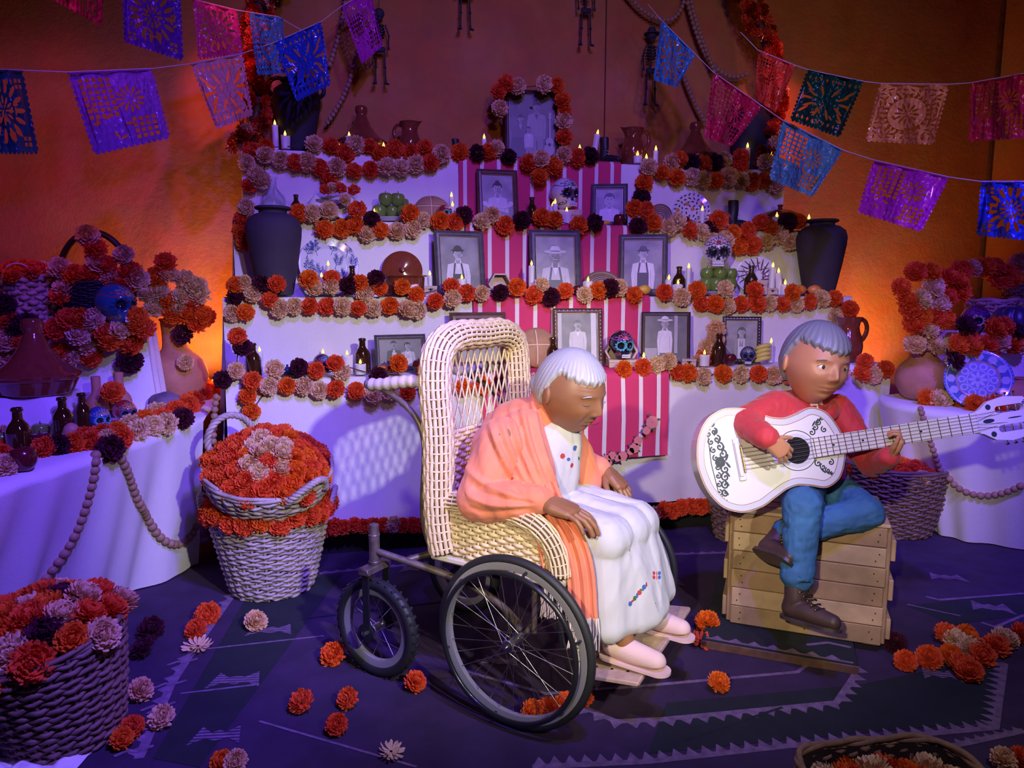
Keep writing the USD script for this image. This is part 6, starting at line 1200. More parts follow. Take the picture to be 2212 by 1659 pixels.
heap(rT @ T(0, 0, .40), .285, .05, 52, lambda p, k, r: 'c' if k % 11 == 5 else r.choice('oor'), 'of the basket heap behind the crate', 'marigolds in the basket behind the crate', .054, seed=5)
q = atz(1605, 1185); basket('wicker_bin', 'dark wicker bin mostly hidden behind the plank crate', T(q[0] + .06, q[1] + .18, .004), [(.12, 0), (.15, .2), (.17, .40)], 18, 24, 'wicker_brown')
# low seagrass basket at the front
sqr = lambda a: 1 / np.maximum(np.abs(np.cos(a)) ** 5 + np.abs(np.sin(a)) ** 5, 1e-6) ** .2
q0, q1, q2 = atz(1712, 1618, .2), atz(1988, 1596, .2), atz(2105, 1652, .2); bxv = unit(q1 - q0); w_ = np.linalg.norm(q1 - q0) * 1.22; byv = np.cross(bxv, (0, 0, 1)); ctr = (q0 + q1) / 2 + bxv * .02 + byv * w_ * .42
sgT = basis((ctr[0], ctr[1], .004), bxv, np.cross((0, 0, 1), bxv), (0, 0, 1)) @ S(1, .84, 1); basket('seagrass_basket', 'square braided seagrass basket of marigolds at the very front of the room', sgT, [(w_ * .46, 0), (w_ * .47, .02), (w_ * .49, .1), (w_ * .5, .195)], 12, 40, 'seagrass', shape=sqr, split=True, rim=2)
heap(sgT @ T(0, 0, .13), w_ * .52, .02, 40, lambda p, k, r: ('o', 'c', 'r', 'o', 'r', 'c')[k % 6], 'of the seagrass basket heap', 'marigolds in the seagrass basket', .055, seed=6)

# ---------------------------------------------------------------- on the draped side table
def ontab(px, py, z=TZ): p = atz(px, py, z); return np.array([p[0], p[1], z + .002])
p = on(72, 0, Y=4.40, z=1.332); basket('seagrass_pail', 'pale seagrass pail basket of marigolds on the tall covered box', T(*p), [(.095, 0), (.10, .01), (.12, .12), (.135, .25)], 10, 22, 'wicker', rim=1)
heap(T(p[0], p[1], p[2] + .25), .15, .06, 16, lambda p, k, r: 'c' if k in (3, 8) else r.choice('or'), 'of the pale seagrass pail', 'marigolds in the seagrass pail', .052, seed=8)
t = stage.GetPrimAtPath('/World/seagrass_pail'); part(t, 'handle', tube([(.07 * math.cos(a), -.135, .25 + .07 * math.sin(a)) for a in np.linspace(0, math.pi, 16)], .004, 6), 'string', True)
p = on(215, 0, Y=4.42, z=1.332); bk = basket('black_handled_basket', 'black wicker basket with a tall arched handle on the covered box', T(*p), [(.17, 0), (.18, .02), (.19, .2), (.195, .22)], 20, 26, 'wicker_dark', rim=1)
part(bk, 'handle', tube([(-.19 * math.cos(a), 0, .2 + .30 * math.sin(a)) for a in np.linspace(.0, math.pi, 30)], .017, 8, flat=1.5), 'wicker_dark', True)
for x, y, c in ((190, 510, 'c'), (205, 535, 'o'), (208, 548, 'r'), (212, 568, 'c'), (268, 552, 'c'), (160, 595, 'o'), (192, 592, 'o'), (240, 598, 'c'), (262, 608, 'r'), (282, 588, 'o'), (276, 612, 'o'), (296, 604, 'c'), (232, 575, 'r'), (248, 618, 'r'), (130, 580, 'c'), (140, 620, 'c'), (133, 638, 'o')): flower(x, y, c, aty(x, y, 4.26), CN[c][0] + ' marigold on the black handled basket', CN[c][0] + ' marigolds on the handled basket', 25)
skull(on(252, 0, Y=4.22, z=1.325), 76, 'large teal skull ornament before the black handled basket', (.02, .12, .18), (.01, .05, .10), (.35, .05, .05), (.4, .3, .12), 30)
for x, y, c in ((12, 690, 'r'), (35, 705, 'p'), (60, 700, 'p'), (15, 735, 'c'), (50, 738, 'o'), (80, 735, 'r'), (120, 712, 'o'), (150, 690, 'r'), (175, 690, 'o'), (170, 722, 'c'), (205, 690, 'c'), (225, 716, 'o'), (240, 735, 'o'), (262, 712, 'c'), (295, 685, 'o'), (300, 702, 'o'), (315, 712, 'r'), (285, 745, 'o'), (130, 765, 'o'), (160, 770, 'c'), (200, 772, 'o'), (190, 745, 'c'), (20, 770, 'c'), (280, 780, 'p'), (8, 660, 'p')):
    flower(x, y, c, aty(x, y, 4.18 if y < 745 else 4.24), CN[c][0] + ' marigold cascading over the tall covered box', CN[c][0] + ' marigolds over the covered box', 26)
tagine(on(82, 0, Y=3.74, z=1.022), 168, 'on the low covered box of the draped side table')
def vase(p, label, s, prof, m='terracotta'): t = thing('terracotta_vase', label, 'vase', T(*p)); part(t, 'body', lathe([(a * s, b * s) for a, b in prof], 48, 2), m, True); part(t, 'lip', xf(ring(prof[-1][0] * s, prof[-1][0] * s * .09, 30, 8), T(0, 0, prof[-1][1] * s)), m, True); return t
BIG = [(0, 0), (.5, .02), (.85, .35), (1.0, .85), (.85, 1.35), (.55, 1.62), (.42, 1.8), (.40, 2.1), (.44, 2.75)]
p = on(386, 0, Y=4.25, z=.50); vase(p, 'big terracotta vase of marigolds behind the end of the draped table', .17, [(a, b * 1.0) for a, b in [(0, 0), (.6, .02), (.8, 1.0)] + [(.95, 2.0), (1.0, 2.4), (.9, 2.95), (.6, 3.4), (.45, 3.7), (.42, 4.1), (.46, 4.75)]]) if False else vase(on(386, 0, Y=4.76, z=TZ + .002), 'big terracotta vase of marigolds at the end of the draped table', .182, BIG)
VB = [(0, 0), (.9, .02), (1.0, .6), (1.0, 1.5), (.75, 2.1), (.45, 2.5), (.40, 3.2), (.42, 4.0), (.36, 4.1)]
vase(ontab(213, 905), 'slender terracotta bottle vase, left of two on the draped table', .055, VB); vase(ontab(262, 899), 'slender terracotta bottle vase, right of two on the draped table', .058, VB)
for x, y, c in ((358, 568, 'r'), (340, 600, 'o'), (365, 595, 'c'), (400, 605, 'c'), (425, 620, 'c'), (345, 630, 'c'), (320, 635, 'c'), (365, 650, 'o'), (395, 640, 'c'), (420, 655, 'o'), (442, 685, 'o'), (335, 665, 'c'), (375, 680, 'o'), (410, 680, 'o'), (432, 640, 'c'), (385, 665, 'c'), (425, 700, 'r')): flower(x, y, c, aty(x, y, 4.62), CN[c][0] + ' marigold bunched in the big terracotta vase', CN[c][0] + ' marigolds in the big vase', 24)
flower(397, 722, 'p', aty(397, 722, 4.64), 'plum marigold hanging on the neck of the big terracotta vase', None, 25); flower(400, 783, 'c', aty(402, 783, 4.56), 'cream marigold stuck on the belly of the big terracotta vase', None, 20); flower(243, 848, 'o', aty(243, 848, 4.0), 'round coral marigold between the two slender terracotta bottles', None, 27)
M('stone_violet', (.20, .14, .20), .7, var=.6, vscale=6, bump=.5, bscale=20); p = ontab(360, 892); t = thing('lava_stone', 'lumpy grey-violet stone mortar below the big terracotta vase', 'stone mortar', T(*p)); part(t, 'stone', (lambda g: (g[0] * (1 + .25 * (meshkit.fbm(g[0] * 12, 3)[:, None] - .5)), g[1]))(ball(.09, .07, .065, 3, (0, 0, .05))), 'stone_violet', True)
bottle(ontab(45, 985), 105, 'between the green and dark apples at the left edge'); bottle(ontab(140, 950), 92, 'behind the orange gourds on the draped table'); bottle(ontab(182, 935), 86, 'left of the slender terracotta bottles')
skull(ontab(215, 932), 46, 'small blue skull ornament on the draped side table', (.02, .06, .28), (.10, .35, .40), (.3, .3, .35), (.4, .3, .1), 18, sub=4); skull(ontab(272, 918), 46, 'small red skull ornament beside the blue one on the draped table', (.32, .02, .03), (.03, .10, .20), (.05, .2, .25), (.5, .3, .1), 14, sub=4)
for x, y, w in ((8, 935, 50), (65, 930, 46), (5, 975, 46), (50, 958, 40), (88, 948, 36)): apple(ontab(x, y) + [0, 0, .0 if y > 940 else .04], w, 'green_apple', {8: 'under the big orange squash', 65: 'behind the leftmost bottle', 5: 'at the picture edge on the draped table', 50: 'beside the leftmost bottle foot', 88: 'smallest, right of the leftmost bottle'}[x])
apple(ontab(92, 978), 46, 'red_apple', 'right of the bottle on the draped table'); apple(ontab(52, 1018), 56, 'red_apple', 'largest, at the front edge of the draped table'); oval_fruit(ontab(20, 905) + [0, 0, .05], 80, 34, 'mango', 'big orange squash on the green apples', 'orange_squash', 'squash', -10)
for k, (x, y, a) in enumerate(((118, 950, 62), (140, 955, 48), (160, 958, 28))): p = ontab(x, y); t = thing('neck_gourd', f'{("upright", "middle", "lowest")[k]} of three fanned orange neck gourds on the draped table', 'gourd', T(p[0], p[1], p[2] + .02) @ R('z', 0) @ R('y', 90 - a) @ S(mpp(p))); part(t, 'skin', lathe([(0, -22), (5, -20), (7, -8), (10, 6), (15, 20), (13, 30), (6, 35), (0, 36)], 24, 3), 'gourd', True)
for x, y, c in ((10, 960, 'c'), (25, 985, 'o'), (5, 1000, 'o'), (15, 1025, 'c'), (95, 985, 'o'), (128, 980, 'p'), (160, 975, 'o'), (185, 960, 'r'), (195, 970, 'o'), (222, 955, 'r'), (235, 965, 'c'), (255, 950, 'o'), (262, 962, 'r'), (285, 935, 'c'), (300, 945, 'c'), (315, 925, 'o'), (330, 935, 'c'), (350, 920, 'o'), (362, 930, 'c'), (380, 905, 'o'), (395, 918, 'p'), (405, 890, 'o'), (420, 880, 'o'), (415, 850, 'o'), (440, 840, 'c'), (432, 862, 'r'), (455, 855, 'r'), (340, 905, 'c')): flower(x, y, c, ontab(x, y) + [0, 0, .03], CN[c][0] + ' marigold along the front edge of the draped side table', CN[c][0] + ' marigolds on the draped table edge', 27)
flower(233, 962, 'p', ontab(233, 966) + [.02, -.04, .0], 'dark plum marigold hanging over the table edge between the bead strings', None, 34, (.3, -.8, .1))

# ---------------------------------------------------------------- on the right side table
vase(on(1990, 0, Y=3.74, z=TZ + .002), 'big round terracotta vase of marigolds behind the guitar neck', .158, BIG)
for x, y, c in ((1978, 588, 'r'), (2010, 588, 'o'), (1945, 622, 'r'), (1958, 650, 'o'), (2015, 620, 'c'), (1988, 648, 'c'), (2030, 655, 'c'), (2050, 600, 'r'), (2068, 610, 'o'), (2072, 632, 'o'), (1990, 685, 'o'), (2020, 685, 'r'), (1972, 700, 'r'), (2005, 712, 'c'), (1975, 745, 'c'), (2020, 748, 'c'), (2040, 690, 'o'), (1965, 670, 'r'), (2048, 640, 'r')): flower(x, y, c, aty(x, y, 3.62), CN[c][0] + ' marigold bunched on the round vase', CN[c][0] + ' marigolds on the round vase', 24)
p = on(2140, 0, Y=3.9, z=1.242); basket('marigold_pail', 'pale seagrass basket of marigolds by the dark pumpkin', T(*p), [(.10, 0), (.13, .1), (.15, .2)], 9, 22, 'wicker', rim=1)
for x, y, c in ((2075, 585, 'r'), (2100, 580, 'c'), (2125, 578, 'o'), (2150, 578, 'o'), (2170, 590, 'r'), (2185, 600, 'o'), (2160, 605, 'r')): flower(x, y, c, aty(x, y, 3.82), CN[c][0] + ' marigold in the basket by the dark pumpkin', CN[c][0] + ' marigolds by the pumpkin', 23)
p = on(2212, 0, Y=4.0, z=1.242); basket('handled_basket', 'brown basket cut by the picture edge beyond the pumpkin', T(*p), [(.11, 0), (.13, .15), (.14, .3)], 14, 22, 'wicker_brown', rim=1); flower(2200, 570, 'c', aty(2203, 570, 3.95), 'cream marigold on the basket at the picture edge', None, 26)
p = on(2190, 0, Y=3.66, z=1.242); t = thing('pumpkin', 'dark blue-black ribbed pumpkin on the side table box', 'pumpkin', T(*p) @ S(.125)); a = np.linspace(0, 2 * np.pi, 90, endpoint=False)
v, f = lathe([(0, .05), (.5, 0), (.85, .25), (1, .7), (.85, 1.15), (.5, 1.35), (0, 1.22)], 90, 4); k = v.reshape(-1, 90, 3); k[:, :, :2] *= (1 - .10 * np.abs(np.cos(a * 5)) ** 6)[None, :, None]; part(t, 'skin', (k.reshape(-1, 3), f), 'pumpkin', True)
for j in range(10): aa = (j + .0) * math.pi / 5; part(t, 'pale_rib', tube([(q * .90 * math.cos(aa), q * .90 * math.sin(aa), z) for q, z in ((.2, 1.30), (.5, 1.36), (.85, 1.16), (1.0, .72), (.86, .26))], .03, 5), 'pumpkin_rib', True)
part(t, 'stem', tube([(0, 0, 1.2), (.03, 0, 1.45), (.12, 0, 1.6)], [.1, .07, .06], 8), 'stem_brown', True)
skull(on(2104, 0, Y=3.60, z=1.242), 56, 'large dark purple skull ornament beside the pumpkin', (.06, .015, .06), (.42, .34, .22), (.08, .05, .25), (.2, .05, .1), -18, dark=(.004, .006, .02))
for x, y, c in ((2085, 705, 'p'), (2068, 745, 'o'), (2090, 730, 'r'), (2100, 752, 'o'), (2130, 745, 'r'), (2150, 710, 'o'), (2170, 705, 'r'), (2155, 738, 'c'), (2180, 740, 'o'), (2190, 720, 'p'), (2140, 780, 'r'), (2200, 745, 'c'), (2060, 775, 'p')): flower(x, y, c, aty(x, y, 3.46), CN[c][0] + ' marigold cascading over the box above the blue plate', CN[c][0] + ' marigolds above the blue plate', 26)
plate(on(2110, 0, Y=3.36, z=TZ + .002), 130, 'blue plate with a ringed mandala pattern propped on the side table', ((.10, .14, .38), [(sg.Point(0, 0).buffer(.62), (.20, .20, .48)), (ornate, (.42, .42, .62)), (annulus(.58, .64), (.40, .26, .28))]), 'mandala_plate', 18)
vase(on(2206, 0, Y=3.30, z=TZ + .002), 'low round terracotta pot at the edge beside the blue plate', .12, [(0, 0), (.6, .02), (.95, .4), (1.0, .8), (.8, 1.25), (.4, 1.4), (.42, 1.5)])
for x, y, c in ((1975, 850, 'c'), (2003, 868, 'o'), (2030, 870, 'c'), (2052, 868, 'p'), (2085, 872, 'o'), (2105, 880, 'o'), (2045, 845, 'r'), (2062, 828, 'o'), (2130, 875, 'c'), (2150, 880, 'r')): flower(x, y, c, ontab(x, y + 6) + [0, 0, .03], CN[c][0] + ' marigold on the table edge by the blue plate', CN[c][0] + ' marigolds by the blue plate', 25)

# ---------------------------------------------------------------- marigolds fallen on the rug
FL = [(720, 1418, 'o', 'under the near caster wheel'), (652, 1522, 'o', 'alone in front of the casters'), (752, 1515, 'o', 'leaning, upper of a pair before the big wheel'), (728, 1572, 'r', 'lower of a pair before the big wheel'), (897, 1478, 'r', 'red-brown, between caster and big wheel', ), (845, 1622, 'c', 'flat and star-like before the big wheel', 5), (1150, 1545, 'o', 'seen through the big wheel, leftmost'), (1185, 1540, 'o', 'seen through the big wheel, second'), (1222, 1530, 'o', 'seen through the big wheel, third'), (1258, 1508, 'o', 'seen through the big wheel, rightmost'),
      (1527, 1348, 'o', 'upper of a pair left of the crate board'), (1513, 1380, 'r', 'lower of a pair left of the crate board', 5), (1552, 1480, 'o', 'alone before the crate board'), (450, 1330, 'r', 'farthest by the tub basket foot'), (425, 1362, 'r', 'second from the tub basket foot'), (428, 1392, 'c', 'flat, near the tub basket foot', 5), (553, 1345, 'c', 'right below the tub basket'), (328, 1362, 'p', 'upper plum one on the table cloth hem'), (310, 1405, 'p', 'lower plum one on the table cloth hem'), (305, 1497, 'c', 'just right of the dark wicker basket'), (352, 1556, 'c', 'farther right of the dark wicker basket'), (287, 1578, 'r', 'touching the dark wicker basket foot'), (265, 1603, 'o', 'nearest the dark wicker basket foot'),
      (1932, 1392, 'p', 'left of the heap right of the crate'), (1955, 1432, 'r', 'front left of the heap by the crate'), (2005, 1425, 'o', 'front middle of the heap by the crate'), (2045, 1375, 'r', 'at the back of the heap by the crate'), (2062, 1385, 'c', 'in the middle of the heap by the crate'), (2085, 1378, 'o', 'behind the white bloom of the heap'), (2092, 1405, 'c', 'whitest, in the heap by the crate'), (2120, 1420, 'r', 'right side of the heap by the crate'), (2150, 1400, 'o', 'far right of the heap by the crate'), (2168, 1385, 'c', 'right end of the heap by the crate'), (2052, 1420, 'o', 'turned over in the heap by the crate'), (2092, 1455, 'r', 'front of the heap by the crate'), (2078, 1442, 'o', 'second from the front of the heap'), (2206, 1375, 'r', 'at the picture edge right of the heap'), (2165, 1648, 'c', 'right of the seagrass basket'), (2205, 1648, 'r', 'at the corner right of the seagrass basket'), (480, 1655, 'o', 'cut by the lower picture edge'), (510, 1655, 'c', 'cut by the lower picture edge beside an orange one')]
for q in FL:
    x, y, c, w_ = q[:4]; p = atz(x, y + 14, 0); p[2] = .036; st = q[4] if len(q) > 4 else rnd.choice([0, 1, 2, 3, 4])
    if st == 5: p[2] = .02
    flower(x, y, c, p, {'o': 'orange', 'r': 'coral', 'c': 'cream', 'p': 'plum'}[c] + ' marigold on the rug, ' + w_, None, 27 if st != 5 else 30, (rnd.uniform(-.5, .5), rnd.uniform(-.9, -.2), rnd.uniform(.5, 1)) if st != 5 else (.1, -.2, 1), st)

# ---------------------------------------------------------------- cloth and paper scraps by the baskets
u, w_ = np.meshgrid(np.linspace(-1, 1, 60), np.linspace(-1, 1, 44), indexing='ij'); q = atz(95, 1640)
zz = .012 + .05 * np.clip(meshkit.fbm(np.stack([u * 2.2, w_ * 2.2, 0 * u], -1), 4, 5) - .32, 0, 1) * 2 + .02 * np.abs(np.sin(u * 5 + w_ * 3))
solo('floor_cloth', 'crumpled white cloth end lying on the floor under the dark wicker basket', 'cloth', (np.stack([q[0] - .05 + u * .17 + .03 * w_, q[1] - .09 + w_ * .11, zz * .8 * (1 - .8 * np.maximum(np.abs(u), np.abs(w_)) ** 4)], -1).reshape(-1, 3), grid_faces(60, 44)), 'cloth', True)
q = atz(662, 1250); a = np.linspace(-2.2, 2.0, 26); g = np.stack([np.r_[[.055 * np.cos(x) for x in a]], 0 * a, np.r_[[.016 + .014 * np.sin(x) for x in a]]], 1)
solo('paper_loop', 'loop of white paper ribbon lying right of the tub basket foot', 'ribbon', (np.vstack([g + [q[0], q[1], .004], g + [q[0], q[1] + .05, .004]]), grid_faces(2, 26)), 'cloth', True)
# ---------------------------------------------------------------- cut-paper banners on strings
def papermat(name, c):
    usdkit.material(stage, '/World/Looks/' + name, {'p': ('principled_bsdf', {'base_color': c, 'roughness': .22, 'coat_weight': .4}), 't': ('translucent_bsdf', {'color': c}), 'm': ('mix_closure', {'fac': .35}),
        'tc': ('geometry', {}), 'v': ('voronoi_texture', {'scale': 38}), 'n': ('noise_texture', {'scale': 26, 'detail': 3}), 'b': ('bump', {'strength': .9, 'distance': .012}), 'b2': ('bump', {'strength': .6, 'distance': .01})},
        [('tc.position', 'v.vector'), ('tc.position', 'n.vector'), ('v.distance', 'b.height'), ('n.fac', 'b2.height'), ('b.normal', 'b2.normal'), ('b2.normal', 'p.normal'), ('p.BSDF', 'm.closure1'), ('t.BSDF', 'm.closure2')], surface='m.closure')
for n_, c in dict(paper_red=(.62, .02, .06), paper_purple=(.12, .03, .40), paper_pink=(.75, .05, .22), paper_sky=(.06, .32, .55), paper_violet=(.34, .12, .62), paper_teal=(.02, .12, .14), paper_rose=(.72, .34, .34), paper_blue=(.02, .06, .50), paper_aqua=(.10, .36, .36), paper_magenta=(.60, .04, .50), paper_orange=(.88, .09, .03), paper_green=(.005, .075, .03), paper_amber=(.9, .42, .10)).items(): papermat(n_, c)
def papel(seed, kind):
    r = random.Random(seed); o = sg.box(.03, .04, .97, 1.0); n = 13
    o = so.unary_union([o] + [sg.Point(x, .04).buffer(.032, 5) for x in np.linspace(.06, .94, n)] + [sg.Point(x, y).buffer(.03, 5) for x in (.03, .97) for y in np.linspace(.08, .9, 12)])
    H = []
    if kind == 'grid': H += [sg.box(x, y, x + .052, y + .048) for x in np.arange(.10, .42, .078) for y in np.arange(.42, .88, .074)] + [sg.box(x, y, x + .05, y + .05) for x in np.arange(.6, .9, .078) for y in np.arange(.10, .36, .075)]; cx, cy = .64, .62
    elif kind == 'sun': H += [sa.rotate(sg.Polygon([(.5 + .27, .5 - .035), (.5 + .27, .5 + .035), (.5 + .35, .5)]), a, origin=(.5, .5)) for a in np.arange(0, 360, 15)] + [lv(x, y, r.uniform(0, 180), .045, .013) for x in np.linspace(.1, .9, 9) for y in (.10, .18, .82, .9)] + [lv(x, y, r.uniform(0, 180), .045, .013) for y in np.linspace(.25, .75, 7) for x in (.09, .16, .84, .91)]; cx, cy = .5, .5
    elif kind == 'diamond': H += [sg.Polygon([(x - .024, y), (x, y - .04), (x + .024, y), (x, y + .04)]) for x in np.linspace(.1, .9, 9) for y in (.88, .14)] + [lv(.5 + s * x, y, s * a, .10, .022) for s in (-1, 1) for x, y, a in ((.28, .62, 30), (.33, .52, 0), (.28, .40, -30), (.12, .70, 60), (.10, .30, -60), (.36, .72, 45), (.34, .30, -45))] + [sg.Polygon([(.06, .45), (.13, .5), (.06, .58)]), sg.Polygon([(.94, .45), (.87, .5), (.94, .58)])]; cx, cy = .5, .52
    else: H += [lv(.5 + .3 * math.cos(a), .52 + .3 * math.sin(a), math.degrees(a), .09, .03) for a in np.arange(0, 6.28, .42)] + [sg.box(x, y, x + .05, y + .045) for x in (.09, .165, .78, .855) for y in (.1, .17, .78, .85)] + [lv(x, .86, 90, .03, .012) for x in np.linspace(.28, .72, 7)]; cx, cy = .5, .52
    if kind != 'diamond': H += [lv(cx + .13 * math.cos(a), cy + .13 * math.sin(a), math.degrees(a), .05, .016) for a in np.arange(0, 6.28, .52)] + [lv(cx + .06 * math.cos(a), cy + .06 * math.sin(a), math.degrees(a), .025, .01) for a in np.arange(0, 6.28, 1.05)]
    H += [lv(r.uniform(.12, .88), r.uniform(.12, .6), r.uniform(0, 180), .05, .016) for _ in range(16 if kind == 'flower' else 8)]
    return o.difference(so.unary_union(H).intersection(sg.box(.06, .08, .94, .92)))
DL = lambda x: 2.75 + x / 800 * 1.9
DR = lambda x: 4.7 - (x - 1425) / 800 * 1.5
def banner(cs, col, kind, Df, label, seed):
    poly = papel(seed, kind); gs = []
    for k in range(10):
        q = poly.intersection(sg.box(k / 10, -.1, (k + 1) / 10, 1.1))
        for g in getattr(q, 'geoms', [q]):
            if g.geom_type == 'Polygon' and g.area > 1e-5: m = trimesh.creation.triangulate_polygon(g, engine='earcut'); gs.append((np.c_[m[0], np.zeros(len(m[0]))], m[1]))
    v, f = join(gs); u, w = v[:, 0], np.clip(v[:, 1], 0, 1)
    TL, TR, BL, BR = [np.array(c, float) for c in cs]; Dm = np.mean([Df(c[0]) for c in (TL, TR)])
    px = ((1 - u)[:, None] * TL + u[:, None] * TR) * w[:, None] + ((1 - u)[:, None] * BL + u[:, None] * BR) * (1 - w)[:, None]
    a, b = atd(*TL, Df(TL[0])), atd(*TR, Df(TR[0]))
    P0 = a + (b - a) * u[:, None]; dp = np.array([(EYE + ray(x, y)) - EYE for x, y in px])
    D_ = (P0 - EYE) @ FW + .05 * (1 - w) ** 2 + .022 * np.sin(u * 7 + seed) * (1 - w * .8) + .01 * np.sin(u * 17 + w * 6 + seed)
    g = (EYE + dp * D_[:, None], f)
    t = thing('paper_banner', label, 'paper banner'); part(t, 'cut_paper', g, col, True)
    part(t, 'folded_hem', join([tube([a + (b - a) * q + [0, 0, -.006] for q in np.linspace(.02, .98, 8)], .006, 6, flat=.5)]), col, True)
BN = [([(90, -118), (228, -120), (98, -8), (222, 62)], 'paper_red', 'grid', DL, 'red cut-paper banner peeking in at the top edge'), ([(262, -42), (390, -32), (267, 92), (397, 135)], 'paper_purple', 'flower', DL, 'dark purple cut-paper banner on the upper string'), ([(415, -2), (512, 22), (428, 130), (527, 118)], 'paper_pink', 'flower', DL, 'hot pink cut-paper banner before the left side of the arch'),
      ([(537, 26), (612, 40), (556, 165), (618, 160)], 'paper_sky', 'sun', DL, 'sky blue cut-paper banner against the left side of the arch'), ([(737, 14), (800, -22), (782, 142), (828, 100)], 'paper_magenta', 'grid', DL, 'purple-magenta cut-paper banner hanging before a black skeleton'), ([(-60, 148), (50, 152), (-40, 335), (86, 335)], 'paper_teal', 'flower', DL, 'dark teal cut-paper banner cut by the picture edge'),
      ([(143, 156), (330, 148), (203, 338), (370, 300)], 'paper_violet', 'grid', DL, 'largest violet cut-paper banner with a cut lattice corner'), ([(410, 138), (525, 115), (468, 282), (548, 250)], 'paper_rose', 'diamond', DL, 'pale rose cut-paper banner curling below the hot pink one'), ([(592, 92), (695, 46), (640, 222), (715, 185)], 'paper_blue', 'diamond', DL, 'deep blue cut-paper banner hanging before the left black urn'),
      ([(1427, 42), (1503, 118), (1410, 175), (1462, 190)], 'paper_sky', 'flower', DR, 'sky blue cut-paper banner twisted beside a hatted skeleton'), ([(1540, 155), (1648, 230), (1520, 300), (1580, 318)], 'paper_red', 'grid', DR, 'crimson cut-paper banner before the right black urn'), ([(1688, 258), (1823, 325), (1660, 388), (1755, 428)], 'paper_aqua', 'grid', DR, 'glossy teal cut-paper banner over the right end of the altar'),
      ([(1885, 345), (2053, 383), (1850, 460), (1990, 503)], 'paper_magenta', 'grid', DR, 'bright magenta cut-paper banner low on the lower string'), ([(2118, 392), (2260, 392), (2108, 510), (2250, 525)], 'paper_blue', 'flower', DR, 'navy blue cut-paper banner at the corner of the walls'), ([(1637, 108), (1720, 142), (1630, 215), (1676, 245)], 'paper_orange', 'grid', DR, 'orange-red cut-paper banner before the right side of the arch'),
      ([(1743, 150), (1867, 176), (1705, 261), (1814, 299)], 'paper_green', 'diamond', DR, 'dark green cut-paper banner with a row of diamonds'), ([(1899, 180), (2052, 182), (1868, 307), (2017, 315)], 'paper_amber', 'sun', DR, 'amber yellow cut-paper banner with a cut sun'), ([(2096, 179), (2230, 155), (2091, 308), (2223, 300)], 'paper_red', 'grid', DR, 'crimson cut-paper banner at the far end of the upper string')]
for k, q in enumerate(BN): banner(*q, seed=k + 1)
for pts, Df, lab in (([(-60, 148), (50, 152), (143, 156), (330, 148), (410, 138), (525, 115), (592, 92), (695, 46), (737, 14), (800, -22)], DL, 'thin string carrying the violet and rose paper banners'), ([(0, -150), (90, -118), (228, -120), (262, -42), (390, -32), (415, -2), (512, 22), (537, 26), (600, 36), (660, 70)], DL, 'thin string carrying the dark purple and hot pink banners'),
                     ([(1600, 70), (1637, 108), (1720, 142), (1743, 150), (1867, 176), (1899, 180), (2052, 182), (2096, 179), (2230, 155), (2300, 140)], DR, 'thin string carrying the green and amber paper banners'), ([(1400, 10), (1427, 42), (1503, 118), (1540, 155), (1648, 230), (1688, 258), (1823, 325), (1885, 345), (2053, 383), (2118, 392), (2260, 392)], DR, 'thin string carrying the teal and bright magenta banners')):
    solo('banner_string', lab, 'string', tube([atd(x, y, Df(x)) for x, y in pts], .0028, 5), 'string', True)

# ---------------------------------------------------------------- wooden bead strings
def beads(label, pts, r_px, g=None, Y=None, D=None):
    P2 = smooth_path([(x, y, 0) for x, y in pts], 160); q = []
    for x, y, _ in P2:
        h = hit(g, x, y) if g is not None else None
        if h is not None: q.append(h[0] + (EYE - h[0]) / np.linalg.norm(EYE - h[0]) * .014)
        elif Y is not None: q.append(aty(x, y, Y))
        else: q.append(atd(x, y, D(x, y)))
    q = np.array(q)
    for _ in range(3): q[1:-1] = (q[:-2] + 2 * q[1:-1] + q[2:]) / 4
    L = np.r_[0, np.cumsum(np.linalg.norm(np.diff(q, axis=0), axis=1))]; r = r_px * mpp(q[80])
    t = thing('bead_string', label, 'bead string'); part(t, 'cord', tube(q, r * .15, 5), 'string', True)
    for s in np.arange(r, L[-1], r * 1.86): c = np.array([np.interp(s, L, q[:, k]) for k in range(3)]); part(t, 'bead', (BEAD[0] * r * rnd.uniform(.93, 1.05) + c, BEAD[1]), 'wood_bead', True)
BEAD = tm(trimesh.creation.uv_sphere(1.0, count=[7, 10]))
beads('wooden bead string falling from the draped table to the lower left corner', [(207, 978), (205, 1015), (190, 1080), (165, 1150), (130, 1210), (80, 1270), (30, 1320), (-20, 1360)], 10.5, GEO['L'], D=lambda x, y: 2.5)
beads('wooden bead string swagged from the draped table to the tub basket', [(258, 985), (275, 1020), (300, 1085), (325, 1130), (352, 1165), (385, 1176), (410, 1160), (425, 1135)], 9.5, GEO['L'], D=lambda x, y: 3.45)
beads('short wooden bead string hanging behind the tub basket handle', [(468, 850), (464, 885), (462, 920), (460, 960)], 7.5, Y=4.0)
beads('wooden bead string dropping from the side table behind the guitar neck', [(1988, 880), (1998, 915), (2012, 960), (2034, 1022)], 6.5, GEO['R'], D=lambda x, y: 3.95)
beads('wooden bead string swagged across the cloth behind the big dark basket', [(2048, 1028), (2065, 1050), (2095, 1066), (2130, 1071), (2170, 1064), (2215, 1044)], 7.5, GEO['R'], D=lambda x, y: 3.9)
beads('wooden bead string hanging high on the wall beside the magenta banner', [(748, -20), (742, 30), (728, 90), (712, 140)], 5.5, Y=5.16); beads('wooden bead string curving down the wall to the left urn', [(772, 108), (760, 160), (738, 215), (702, 272)], 5.5, Y=5.16)
